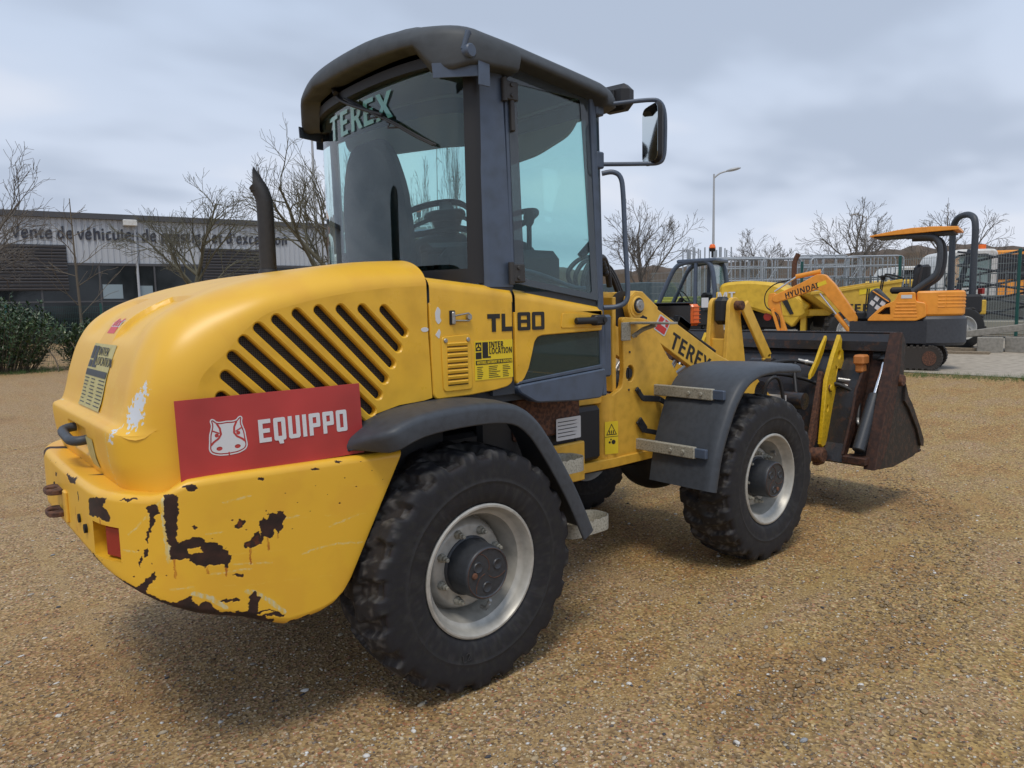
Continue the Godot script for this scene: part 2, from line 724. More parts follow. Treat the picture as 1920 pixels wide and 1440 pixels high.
	mat("orange_lens", lin(0.85, 0.16, 0.02), 0.25)
	mat("marker", lin(0.55, 0.20, 0.05), 0.6, 0.0, T.rust, 3.0)
	M.marker.albedo_texture = T.dirt
	mat("red_lens", lin(0.30, 0.022, 0.015), 0.12)
	mat("red_paint", lin(0.55, 0.03, 0.03), 0.4)
	mat("white_print", lin(0.62, 0.63, 0.65), 0.4)
	mat("white_paint", lin(0.66, 0.66, 0.64), 0.35, 0.0, T.dirt, 0.7)
	mat("sign_red", lin(0.52, 0.05, 0.045), 0.32, 0.0, T.streak, 0.6)
	mat("decal_black", lin(0.012, 0.012, 0.012), 0.4)
	mat("decal_yellow", lin(0.80, 0.58, 0.02), 0.4)
	mat("decal_cream", lin(0.50, 0.44, 0.18), 0.5, 0.0, T.dirt, 3.0)
	mat("decal_red", lin(0.60, 0.035, 0.035), 0.4)
	mat("mirror_glass", lin(0.6, 0.65, 0.66), 0.04, 1.0)
	mat("seat_cloth", lin(0.035, 0.045, 0.055), 0.9, 0.0, T.mottle, 2.0)
	mat("interior", lin(0.045, 0.052, 0.062), 0.7)
	mat("headliner", lin(0.26, 0.28, 0.27), 0.9)
	mat("visor_beige", lin(0.42, 0.41, 0.36), 0.8)
	tinted("cab_glass", lin(0.66, 0.86, 0.84))
	tinted("door_glass", lin(0.62, 0.85, 0.82))
	glass("dark_glass", lin(0.02, 0.05, 0.05), 0.55)
	glass("film", lin(0.20, 0.50, 0.44), 0.62)
	glass("frit", lin(0.06, 0.075, 0.09), 0.72)
	glass("far_glass", lin(0.24, 0.42, 0.40), 0.35)
	mat("green_post", lin(0.008, 0.075, 0.065), 0.5)
	mat("stillage", lin(0.12, 0.13, 0.135), 0.6, 0.1, T.mottle, 2.0)
	mat("cargo_grey", lin(0.16, 0.17, 0.16), 0.8, 0.0, T.galv, 1.0)
	mat("concrete", lin(0.34, 0.32, 0.28), 0.9, 0.0, T.mottle, 0.8, T.bumpy, 0.1)
	mat("wood", lin(0.30, 0.24, 0.17), 0.85, 0.0, T.mottle, 1.2)

func setting() -> void:
	# ---- gravel: one sheet to the horizon, finer near the loader
	var peb := [[0.0, Color(0.36, 0.29, 0.20)], [0.18, Color(0.57, 0.47, 0.33)], [0.34, Color(0.66, 0.565, 0.41)], [0.46, Color(0.50, 0.41, 0.28)], [0.58, Color(0.72, 0.625, 0.47)], [0.68, Color(0.60, 0.50, 0.33)],
		[0.78, Color(0.44, 0.36, 0.28)], [0.88, Color(0.76, 0.68, 0.56)], [0.96, Color(0.60, 0.40, 0.29)], [1.0, Color(0.84, 0.79, 0.70)]]
	var tx := noise_tex(0.115, peb, 2048, FastNoiseLite.TYPE_CELLULAR, 1, 77, FastNoiseLite.RETURN_CELL_VALUE)
	var hb := noise_tex(0.115, [[0.0, gr(1.0)], [0.5, gr(0.8)], [1.0, gr(0.0)]], 2048, FastNoiseLite.TYPE_CELLULAR, 1, 77, FastNoiseLite.RETURN_DISTANCE)
	var g := StandardMaterial3D.new()
	g.resource_name = "gravel"
	g.albedo_texture = tx
	g.albedo_color = lin(1.0, 0.955, 0.87)
	g.roughness = 0.85
	g.vertex_color_use_as_albedo = true
	g.heightmap_enabled = true
	g.heightmap_texture = hb
	g.heightmap_scale = 0.45
	g.uv1_scale = Vector3(1, 1, 1)
	var n1 := FastNoiseLite.new()
	n1.noise_type = FastNoiseLite.TYPE_SIMPLEX_SMOOTH
	n1.frequency = 0.55
	n1.fractal_octaves = 5
	n1.seed = 3
	var n2 := FastNoiseLite.new()
	n2.noise_type = FastNoiseLite.TYPE_SIMPLEX_SMOOTH
	n2.frequency = 2.2
	n2.fractal_octaves = 4
	n2.seed = 8
	# coordinates of the sheet: dense in the middle, growing outwards
	var xs := []
	var zs := []
	var x := -4.0
	while x < 11.0:
		xs.append(x)
		x += 0.045 if x < 5.5 else 0.07
	var s := 0.09
	while x < 420.0:
		xs.append(x)
		s *= 1.16
		x += s
	x = -4.0
	s = 0.1
	while x > -300.0:
		s *= 1.3
		x -= s
		xs.push_front(x)
	var z := 2.9
	while z > -7.0:
		zs.push_front(z)
		z -= 0.045 if z > -3.0 else 0.07
	s = 0.09
	while z > -420.0:
		zs.push_front(z)
		s *= 1.16
		z -= s
	z = 2.9
	s = 0.1
	while z < 300.0:
		s *= 1.4
		z += s
		zs.append(z)
	var b := MB.new()
	b.usecol = true
	var rows := []
	var uvs := []
	var cols := []
	for zz in zs:
		var row := PackedVector3Array()
		var ur := PackedVector2Array()
		var cr := PackedColorArray()
		for xx in xs:
			var a := n1.get_noise_2d(xx, zz)
			var q := n2.get_noise_2d(xx * 0.6 + zz * 0.35, zz * 1.5)
			var near := 1.0 if absf(xx) < 14 and absf(zz) < 14 else 0.0
			row.append(Vector3(xx, ground_y(xx) + near * gravel_h(xx, zz), zz))
			ur.append(Vector2(xx, zz) / 2.3)
			# tone: pale dry grit, darker damp patches, ochre fines
			var t := clampf(0.5 + a * 0.7 + q * 0.45, 0.0, 1.0)
			var c := Color(0.84, 0.77, 0.67).lerp(Color(1.52, 1.48, 1.42), t)
			var ochre := smoothstep(-0.5, 2.5, xx + zz * 0.3)
			c = c * Color(1, 1, 1).lerp(Color(0.97, 0.93, 0.76), ochre)
			c = c * (1.0 - 0.30 * rut(xx, zz) * clampf(0.5 + 2.0 * q, 0.0, 1.0))
			cr.append(c)
		rows.append(row)
		uvs.append(ur)
		cols.append(cr)
	rows.reverse()
	uvs.reverse()
	cols.reverse()
	b.grid(rows, false, uvs, cols)
	tag(part("gravel_ground", b, g), "", "", "", "structure")
	# paved yard where the machines stand
	var cb := MB.new()
	var crows := []
	for xx in [10.85, 11.0, 11.6, 12.4, 13.2, 14.0, 15.0, 16.5, 20.0, 28.0, 40.0, 60.0]:
		var row := PackedVector3Array()
		for k in 41:
			var zz := -34.0 + k * 1.2
			row.append(Vector3(xx + (0.10 * n1.get_noise_2d(zz * 3.0, 1.0) if xx < 10.9 else 0.0), ground_y(xx) + 0.014, zz))
		crows.append(row)
	cb.grid(crows)
	tag(part("concrete_yard", cb, mat("yard_paving", lin(0.43, 0.375, 0.30), 0.85, 0.0, T.mottle, 0.35, T.bumpy, 0.1)), "", "", "", "structure")
	# wooded ridge far behind the yard
	var hb2 := MB.new()
	hb2.usecol = true
	var hr := []
	var hc := []
	for i in 3:
		hr.append(PackedVector3Array())
		hc.append(PackedColorArray())
	var N := 260
	for i in N + 1:
		var t := float(i) / N
		var ang := lerpf(-0.15, 2.3, t)
		var d := V(sin(ang), 0, -cos(ang)) * 190.0
		var h := 13.0 + 3.0 * n1.get_noise_2d(t * 9.0, 4.0) + 1.6 * n1.get_noise_2d(t * 90.0, 9.0)
		if ang < 0.75:
			h *= 0.35 + 0.65 * smoothstep(0.2, 0.75, ang)
		hr[0].append(d * 1.0 + V(0, -2, 0))
		hr[1].append(d * 1.0 + V(0, h * 0.8, 0))
		hr[2].append(d * 1.12 + V(0, h, 0))
		for k in 3:
			hc[k].append(Color(0.105, 0.078, 0.058) * (0.8 + 0.6 * absf(n1.get_noise_2d(t * 160.0, k * 7.0))))
	hb2.grid(hr, false, [], hc)
	var hm := mat("winter_wood", Color(1, 1, 1), 1.0)
	hm.vertex_color_use_as_albedo = true
	tag(part("wooded_hill", hb2, hm), "", "", "", "structure")

# ------------------------------------------------------------------ the wheel loader
func tyre_mesh(R: float, lugs: int, depth: float, sd: int) -> ArrayMesh:
	var b := MB.new()
	b.usecol = true
	var nz := FastNoiseLite.new()
	nz.noise_type = FastNoiseLite.TYPE_SIMPLEX_SMOOTH
	nz.frequency = 7.0
	nz.fractal_octaves = 4
	nz.seed = sd
	# cross-section from the outer bead over the tread to the inner bead: z, r
	var prof := [Vector2(0.130, 0.255), Vector2(0.144, 0.268), Vector2(0.153, 0.285), Vector2(0.158, 0.31), Vector2(0.160, 0.335), Vector2(0.1612, 0.344), Vector2(0.1635, 0.348), Vector2(0.1635, 0.352), Vector2(0.1612, 0.356), Vector2(0.161, 0.366), Vector2(0.161, 0.385), Vector2(0.160, 0.408), Vector2(0.158, 0.425), Vector2(0.156, 0.438), Vector2(0.153, 0.449), Vector2(0.148, 0.458), Vector2(0.138, 0.465)]
	var nt := 22
	for i in nt:
		var t := (i + 1.0) / (nt + 1.0)
		var zz := lerpf(0.138, -0.138, t)
		prof.append(Vector2(zz, 0.465 + 0.012 * (1.0 - pow(zz / 0.138, 2.0))))
	for i in 17:
		var q: Vector2 = prof[16 - i]
		prof.append(Vector2(-q.x, q.y))
	var S := 336
	var rows := []
	var cols := []
	var k := R / 0.477
	for a in S:
		var th := TAU * a / S
		var row := PackedVector3Array()
		var cr := PackedColorArray()
		for q in prof:
			var zz: float = q.x
			var r: float = q.y
			var d := Vector3(cos(th), sin(th), 0)
			# chevron lugs, left and right rows staggered
			var side := 1.0 if zz >= 0 else -1.0
			var az := absf(zz)
			var ph := th * lugs / TAU + (0.5 if side < 0 else 0.0) + az * 2.6
			ph += nz.get_noise_3d(d.x * 0.5, d.y * 0.5, zz * 1.2) * 0.22
			var fr := absf(fposmod(ph, 1.0) - 0.5) * 2.0
			var lug := smoothstep(0.62, 0.52, fr)
			lug = maxf(lug, smoothstep(0.022, 0.006, az) * 0.9)
			var tread := smoothstep(0.435, 0.455, r)
			var wear := nz.get_noise_3d(d.x * 1.6, d.y * 1.6, zz * 3.0)
			var cut := (1.0 - lug) * depth * tread
			if az > 0.12:
				cut *= 0.85
			var rr := r * k - cut + wear * 0.0035 * tread
			var zo := zz - side * (1.0 - lug) * 0.016 * smoothstep(0.425, 0.452, r) * smoothstep(0.12, 0.15, az)
			row.append(Vector3(d.x * rr, d.y * rr, zo))
			var dry := smoothstep(-0.05, 0.35, wear + 0.35 * (lug * (1.0 - lug) * 4.0) - 0.12) * smoothstep(0.425, 0.46, r)
			var c := Color(0.0150, 0.0150, 0.0170)
			if r < 0.43:
				c = c.lerp(Color(0.040, 0.039, 0.040), smoothstep(-0.1, 0.6, nz.get_noise_3d(d.x * 1.2, d.y * 1.2, r * 4.0)) * smoothstep(0.43, 0.33, r) * 0.8)
				c = c.lerp(Color(0.028, 0.028, 0.031), smoothstep(0.012, 0.0, absf(r - 0.352)) * 0.6)
			c = c.lerp(Color(0.030, 0.025, 0.021), (1.0 - lug) * tread * 0.8)
			c = c.lerp(Color(0.165, 0.157, 0.150), dry * 0.5)
			cr.append(c)
		rows.append(row)
		cols.append(cr)
	rows.append(rows[0])
	cols.append(cols[0])
	b.grid(rows, false, [], cols)
	return b.mesh()

func wheel(parent: Node3D, x: float, side: float, tm: ArrayMesh, spin: float) -> void:
	# axle line along z, outer face to side
	var w := Node3D.new()
	w.name = "wheel"
	parent.add_child(w, true)
	w.position = V(x, 0.468, 0.71 * side)
	w.basis = Basis(Vector3.UP, 0.0 if side > 0 else PI) * Basis(Vector3.BACK, spin)
	var o := MeshInstance3D.new()
	o.mesh = tm
	o.material_override = M.rubber
	o.name = "tyre"
	w.add_child(o, true)
	var b := MB.new()
	b.lathe(poly([0.118, 0.250, 0.132, 0.262, 0.145, 0.263, 0.150, 0.257, 0.150, 0.250, 0.140, 0.243, 0.120, 0.236, 0.105, 0.228, 0.098, 0.215, 0.06, 0.207, 0.02, 0.196, -0.02, 0.192, -0.02, 0.188, 0.004, 0.186, 0.020, 0.178, 0.040, 0.168, 0.050, 0.155, 0.052, 0.08, 0.052, 0.001]), Transform3D(), 64)
	b.lathe(poly([-0.02, 0.192, -0.06, 0.20, -0.12, 0.235, -0.14, 0.255]), Transform3D(), 40)
	part("rim", b, M.rim_silver, w)
	b = MB.new()
	b.lathe(poly([0.045, 0.118, 0.056, 0.118, 0.060, 0.110, 0.150, 0.104, 0.166, 0.103, 0.172, 0.099, 0.174, 0.094, 0.170, 0.090, 0.170, 0.001]), Transform3D(), 48)
	for k in 3:
		var a := TAU * k / 3 + 0.3
		b.lathe(poly([0.1702, 0.022, 0.1745, 0.019, 0.172, 0.014, 0.1705, 0.001]), Transform3D(Basis(), V(cos(a) * 0.055, sin(a) * 0.055, 0)), 14)
	part("hub", b, M.hub_grey, w)
	b = MB.new()
	for k in 3:
		var pts := []
		for i in 9:
			var t := i / 8.0
			var a := TAU * k / 3 + 0.3 + PI / 3 + (t - 0.5) * 0.9
			var r := lerpf(0.012, 0.088, t)
			pts.append(V(cos(a) * r, sin(a) * r, 0.1705))
		b.tube(pts, 0.0016, 5)
	var ring := []
	for i in 40:
		ring.append(V(cos(TAU * i / 40) * 0.0955, sin(TAU * i / 40) * 0.0955, 0.1735))
	b.tube(ring, 0.0010, 5, true)
	b.cyl(V(-0.062, 0.012, 0.168), V(-0.062, 0.012, 0.178), 0.013, 10, -1, 0.003)
	part("rusty_cap_seam", b, M.rust, w)
	b = MB.new()
	b.cyl(V(0, 0, 0.05), V(0, 0, 0.066), 0.018, 14, 0.015, 0.003)
	b.cyl(V(0, 0, 0.064), V(0, 0, 0.082), 0.0125, 6, -1, 0.002)
	b.cyl(V(0, 0, 0.08), V(0, 0, 0.096), 0.008, 8, -1, 0.002)
	var bolt := b.mesh()
	for k in 8:
		var m := MeshInstance3D.new()
		m.mesh = bolt
		m.material_override = M.galvanised
		m.name = "wheel_bolt"
		w.add_child(m, true)
		var a := TAU * k / 8 + 0.2
		m.position = V(cos(a) * 0.142, sin(a) * 0.142, 0.0)
	b = MB.new()
	b.tube([V(0.02, -0.185, 0.06), V(0.025, -0.19, 0.085), V(0.03, -0.165, 0.105)], 0.008, 8)
	b.cyl(V(0.03, -0.165, 0.10), V(0.034, -0.148, 0.115), 0.007, 8)
	part("valve", b, M.steel, w)

# the engine hood is a pillow: a side profile whose edge rolls over into flat flanks
const HW := 0.68
func hood_profile() -> Array:
	var c := [Vector2(-1.146, 0.935), Vector2(-1.166, 1.00), Vector2(-1.174, 1.06), Vector2(-1.176, 1.108), Vector2(-1.168, 1.126), Vector2(-1.142, 1.138), Vector2(-1.130, 1.165), Vector2(-1.120, 1.20), Vector2(-1.102, 1.27), Vector2(-1.066, 1.368), Vector2(-1.012, 1.448), Vector2(-0.93, 1.507), Vector2(-0.82, 1.553), Vector2(-0.68, 1.594), Vector2(-0.50, 1.632), Vector2(-0.30, 1.657), Vector2(-0.103, 1.668)]
	return c

func hood_smooth(p: Vector2) -> Vector2:
	# the flank below the ledge runs straight down
	if p.y < 1.507 and p.x < -0.93:
		var t := (p.y - 0.935) / 0.572
		return Vector2(-1.140 + 0.21 * pow(t, 5.2), p.y)
	return p

func hood_part(L: Node3D) -> void:
	var c := smooth(hood_profile(), 14)
	var N := c.size()
	var rows := []
	var us := []
	var zs := []
	var r := 0.20
	# across: angle on the rolled edges, straight in the middle
	for i in 19:
		zs.append([-PI / 2 + PI / 2 * i / 18.0, 0])
	for i in range(1, 150):
		zs.append([0.0, i / 150.0])
	for i in 19:
		zs.append([PI / 2 * i / 18.0, 1])
	var arc := 0.0
	var inner := PackedVector2Array()
	for i in N:
		var p: Vector2 = c[i]
		if i > 0:
			arc += p.distance_to(c[i - 1])
		var row := PackedVector3Array()
		var ur := PackedVector2Array()
		for q in zs:
			var ph: float = absf(q[0])
			var k := smoothstep(0.35, 0.95, ph)
			var p0: Vector2 = c[maxi(i - 1, 0)].lerp(hood_smooth(c[maxi(i - 1, 0)]), k)
			var p1: Vector2 = c[mini(i + 1, N - 1)].lerp(hood_smooth(c[mini(i + 1, N - 1)]), k)
			var pp := p.lerp(hood_smooth(p), k)
			var t := (p1 - p0).normalized()
			var nin := Vector2(t.y, -t.x)
			if i == N - 1:
				nin = Vector2(0, -1)
			if i == 0:
				nin = Vector2(1, 0)
			var zc: float
			if q[0] < 0:
				zc = -(HW - r) + r * sin(q[0])
			elif q[0] > 0:
				zc = (HW - r) + r * sin(q[0])
			else:
				zc = lerpf(-(HW - r), HW - r, q[1])
			# recessed fields either side of the badge spine
			var az := absf(zc)
			var spine := smoothstep(0.100, 0.108, az - 0.045 * smoothstep(1.42, 1.53, pp.y))
			var below := smoothstep(-0.862, -0.872, pp.x)
			var low := smoothstep(1.37, 1.44, pp.y)
			var fade := smoothstep(0.44, 0.30, az)
			var dd := 0.016 * spine * below * low * fade
			# ledge fades towards the corners, handle pocket in the lower panel
			if pp.y < 1.10 and az < 0.17:
				dd += 0.022 * smoothstep(0.165, 0.150, az) * smoothstep(0.985, 1.0, pp.y) * smoothstep(1.092, 1.078, pp.y)
			var rn := lerpf(0.175, 0.105, smoothstep(-1.0, -0.72, pp.x))
			var w := pp + nin * (rn * (1.0 - cos(ph)) + dd)
			row.append(V(w.x, w.y, zc))
			ur.append(Vector2(arc, zc))
			if q[0] == zs[-1][0] and q[1] == 1:
				inner.append(w)
		rows.append(row)
		us.append(ur)
	var b := MB.new()
	b.grid(rows, false, us)
	var hood := part("engine_hood", b, hood_paint(), L)
	# flanks with the slanted cooling slots
	var out := PackedVector2Array()
	for q in inner:
		out.append(q)
	for q in [Vector2(-0.103, 1.40), Vector2(-0.096, 1.25), Vector2(-0.092, 1.135), Vector2(-0.13, 1.128), Vector2(-0.24, 1.122), Vector2(-0.34, 1.10), Vector2(-0.42, 1.055), Vector2(-0.47, 1.0), Vector2(-0.50, 0.94)]:
		out.append(q)
	var sl := [[-0.289, 1.476, -0.207, 1.391], [-0.377, 1.480, -0.236, 1.336], [-0.461, 1.481, -0.266, 1.279], [-0.543, 1.479, -0.298, 1.224], [-0.621, 1.469, -0.327, 1.169], [-0.692, 1.451, -0.356, 1.113], [-0.753, 1.426, -0.389, 1.06], [-0.803, 1.387, -0.446, 1.03], [-0.841, 1.340, -0.53, 1.03], [-0.866, 1.279, -0.62, 1.035], [-0.884, 1.214, -0.71, 1.04]]
	var holes := []
	for s in sl:
		holes.append(capsule(Vector2(s[0], s[1]), Vector2(s[2], s[3]), 0.0165))
	for sg in [1.0, -1.0]:
		b = MB.new()
		b.at(Transform3D(Basis.from_scale(Vector3(1, 1, sg)), Vector3.ZERO))
		b.plate(out, HW - 0.028, HW, 0.005, holes, Vector2(0.70, -0.71), true, 0.0)
		part("hood_flank", b, M.yellow_paint, L)
		b = MB.new()
		b.at(Transform3D(Basis.from_scale(Vector3(1, 1, sg)), Vector3.ZERO))
		b.cap(poly([-0.95, 1.0, -0.17, 1.0, -0.17, 1.51, -0.72, 1.51, -0.95, 1.25]), [], HW - 0.034, true)
		part("grille_mesh", b, mesh_wire(), L)
	# chips and scratches
	b = MB.new()
	# rear handle
	b.tube(smooth([V(-1.16, 1.065, -0.115), V(-1.19, 1.062, -0.11), V(-1.207, 1.055, -0.085), V(-1.209, 1.045, 0.02), V(-1.207, 1.042, 0.075), V(-1.19, 1.042, 0.105), V(-1.16, 1.045, 0.11)], 5), 0.017, 12)
	part("rear_handle", b, M.grey_plastic, hood)
	# stickers lie on the rear face
	rear_sticker(hood)
	b = MB.new()
	sheet_on(b, -1.166, 1.065, 0.16, 0.27, 0.965, 1.066, 0.003)
	part("worn_label", b, M.decal_cream, hood)

func hood_x(y: float) -> float:
	# centre-line x of the hood rear at a height
	var c := hood_profile()
	for i in c.size() - 1:
		if y >= c[i].y and y <= c[i + 1].y:
			return lerpf(c[i].x, c[i + 1].x, (y - c[i].y) / maxf(c[i + 1].y - c[i].y, 0.0001))
	return -1.15

func sheet_on(b: MB, _x: float, _y: float, z0: float, z1: float, y0: float, y1: float, off: float, k := 8) -> void:
	var rows := []
	var us := []
	for i in k + 1:
		var y := lerpf(y1, y0, float(i) / k)
		var row := PackedVector3Array()
		var ur := PackedVector2Array()
		for j in 2:
			row.append(V(hood_x(y) - off, y, z0 if j == 0 else z1))
			ur.append(Vector2(j, float(i) / k))
		rows.append(row)
		us.append(ur)
	b.grid(rows, false, us)

func strip_on(b: MB, z0: float, z1: float, y0: float, y1: float) -> void:
	sheet_on(b, 0, 0, z0, z1, y0, y1, 0.0050, 3)

func rear_sticker(hood: Node3D) -> void:
	var b := MB.new()
	sheet_on(b, 0, 0, -0.142, 0.205, 1.148, 1.372, 0.0035)
	part("hire_label", b, M.decal_cream, hood)
	b = MB.new()
	strip_on(b, -0.132, -0.084, 1.318, 1.364)
	strip_on(b, -0.074, -0.034, 1.288, 1.364)
	strip_on(b, -0.034, -0.002, 1.288, 1.297)
	strip_on(b, -0.132, -0.084, 1.288, 1.312)
	strip_on(b, -0.132, 0.195, 1.258, 1.280)
	var rg := RandomNumberGenerator.new()
	rg.seed = 4
	for i in 8:
		var y := 1.250 - i * 0.0125
		strip_on(b, -0.128, -0.128 + rg.randf_range(0.04, 0.075), y - 0.0032, y)
		strip_on(b, -0.02, -0.02 + rg.randf_range(0.05, 0.085), y - 0.0032, y)
		strip_on(b, 0.10, 0.19, y - 0.0032, y)
	part("hire_label_print", b, M.decal_black, hood)
	# two lines of lettering, tilted with the face
	var t := Basis(Vector3(0, 0, 1), Vector3(0.25, 0.97, 0).normalized(), Vector3(-0.97, 0.25, 0).normalized())
	text("hire_label_name", "INTER", 0.031, M.decal_black, hood, Transform3D(t, V(hood_x(1.346) - 0.0055, 1.346, -0.022)), font(400), 0.001, 1.35)
	text("hire_label_name", "LOCATION", 0.031, M.decal_black, hood, Transform3D(t, V(hood_x(1.312) - 0.0055, 1.312, -0.022)), font(400), 0.001, 1.22)
	b = MB.new()
	sheet_on(b, 0, 0, -0.064, 0.064, 1.405, 1.472, 0.0035)
	part("badge", b, M.white_print, hood)
	b = MB.new()
	sheet_on(b, 0, 0, -0.056, 0.056, 1.410, 1.434, 0.0055, 3)
	for k in 3:
		sheet_on(b, 0, 0, -0.052 + 0.038 * k, -0.026 + 0.038 * k, 1.437, 1.463 - 0.006 * (k % 2), 0.0055, 2)
	part("badge_emblem", b, M.decal_red, hood)

func mesh_wire() -> StandardMaterial3D:
	if M.has("wire"):
		return M.wire
	var im := Image.create(32, 32, false, Image.FORMAT_RGB8)
	im.fill(Color(0.035, 0.035, 0.04))
	im.fill_rect(Rect2i(0, 0, 32, 7), Color(0.30, 0.29, 0.29))
	im.fill_rect(Rect2i(0, 0, 7, 32), Color(0.30, 0.29, 0.29))
	var m := mat("wire", Color(1, 1, 1), 0.6)
	m.albedo_texture = ImageTexture.create_from_image(im)
	m.uv1_scale = Vector3(150, 150, 1)
	return m

func blot(im: Image, pts: PackedVector2Array, c: Color, nz: FastNoiseLite, rag := 5.0, soft := 0.0) -> void:
	# fills an outline (in pixels) with a ragged edge
	var lo := pts[0]
	var hi := pts[0]
	for p in pts:
		lo = lo.min(p)
		hi = hi.max(p)
	var g := rag + 2.0
	for y in range(maxi(0, int(lo.y - g)), mini(im.get_height(), int(hi.y + g) + 1)):
		for x in range(maxi(0, int(lo.x - g)), mini(im.get_width(), int(hi.x + g) + 1)):
			var q := Vector2(x + nz.get_noise_2d(x, y) * rag * 1.6, y + nz.get_noise_2d(x + 400.0, y) * rag * 1.6)
			if Geometry2D.is_point_in_polygon(q, pts):
				var k := c
				if soft == 0.0:
					var s := 0.85 + 0.4 * nz.get_noise_2d(x * 0.5 + 99.0, y * 0.5) if c.r < 0.6 else 1.0
					k = Color(c.r * s, c.g * s, c.b * s)
					im.set_pixel(x, y, k)
				else:
					im.set_pixel(x, y, im.get_pixel(x, y).lerp(c, soft * clampf(0.6 + nz.get_noise_2d(x * 2.0, y * 0.4), 0.0, 1.0)))

func stroke(im: Image, pts: Array, w: float, c: Color, nz: FastNoiseLite, soft := 0.75) -> void:
	for i in pts.size() - 1:
		var a: Vector2 = pts[i]
		var b: Vector2 = pts[i + 1]
		blot(im, capsule(a, b, w, 3), c, nz, 2.0, soft)

func paint_base(w: int, h: int, nz: FastNoiseLite, seed2: int) -> Image:
	var f := FastNoiseLite.new()
	f.seed = seed2
	f.frequency = 0.006
	f.fractal_octaves = 5
	var im := f.get_image(w, h, false, false, true)
	im.convert(Image.FORMAT_RGB8)
	var y0 := Color(0.80, 0.455, 0.032).linear_to_srgb()
	var y1 := Color(0.77, 0.42, 0.032).linear_to_srgb()
	# a ramp over the noise, by a small table
	var tab := []
	for i in 256:
		tab.append(y1.lerp(y0, smoothstep(60.0, 150.0, i)))
	for y in h:
		for x in w:
			im.set_pixel(x, y, tab[im.get_pixel(x, y).r8])
	return im

func hood_paint() -> StandardMaterial3D:
	# u = metres along the profile, v = metres across; texture covers 2.0 m x 1.36 m
	var nz := FastNoiseLite.new()
	nz.frequency = 0.09
	nz.fractal_octaves = 3
	var W := 1024
	var H := 704
	var im := paint_base(W, H, nz, 5)
	var wh := Color(0.80, 0.82, 0.85)
	var px := func(a: float, z: float) -> Vector2: return Vector2(a / 2.0 * W, (z + 0.68) / 1.36 * H)
	# scuffs on the right rear corner, grouped as in a scrape
	blot(im, PackedVector2Array([px.call(0.235, 0.545), px.call(0.27, 0.53), px.call(0.33, 0.565), px.call(0.37, 0.60), px.call(0.36, 0.615), px.call(0.29, 0.60), px.call(0.25, 0.60), px.call(0.225, 0.57)]), wh, nz, 9.0)
	blot(im, PackedVector2Array([px.call(0.15, 0.505), px.call(0.19, 0.52), px.call(0.225, 0.53), px.call(0.20, 0.545), px.call(0.16, 0.53)]), wh, nz, 7.0)
	stroke(im, [px.call(0.05, 0.47), px.call(0.12, 0.475), px.call(0.18, 0.48)], 2.2, wh, nz)
	stroke(im, [px.call(0.01, 0.46), px.call(0.03, 0.465)], 3.0, wh, nz)
	stroke(im, [px.call(0.22, -0.60), px.call(0.222, -0.45)], 2.0, wh, nz)
	for i in 40:
		var a := 0.18 + 0.006 * (i % 9) + 0.25 * fposmod(i * 0.377, 1.0)
		var z := 0.15 + 0.35 * fposmod(i * 0.6180, 1.0)
		stroke(im, [px.call(a, z), px.call(a + 0.04 + 0.05 * fposmod(i * 0.29, 1.0), z + 0.008)], 0.8, Color(0.93, 0.84, 0.55), nz, 0.4)
	for i in 9:
		stroke(im, [px.call(0.90 + 0.02 * i, 0.02 + 0.012 * (i % 4)), px.call(0.93 + 0.022 * i, 0.09 + 0.01 * (i % 3))], 0.9, Color(0.60, 0.42, 0.22), nz, 0.6)
	stroke(im, [px.call(1.79, 0.44), px.call(1.81, 0.455)], 3.5, wh, nz, 0.9)
	stroke(im, [px.call(1.60, 0.30), px.call(1.75, 0.38), px.call(1.86, 0.46)], 1.0, Color(0.90, 0.82, 0.62), nz, 0.5)
	var m := mat("hood_paint", Color(1, 1, 1), 0.40)
	m.albedo_texture = ImageTexture.create_from_image(im)
	m.uv1_scale = Vector3(1.0 / 2.0, 1.0 / 1.36, 1)
	m.uv1_offset = Vector3(0, 0.5, 0)
	m.clearcoat_enabled = true
	m.clearcoat = 0.08
	m.clearcoat_roughness = 0.25
	return m

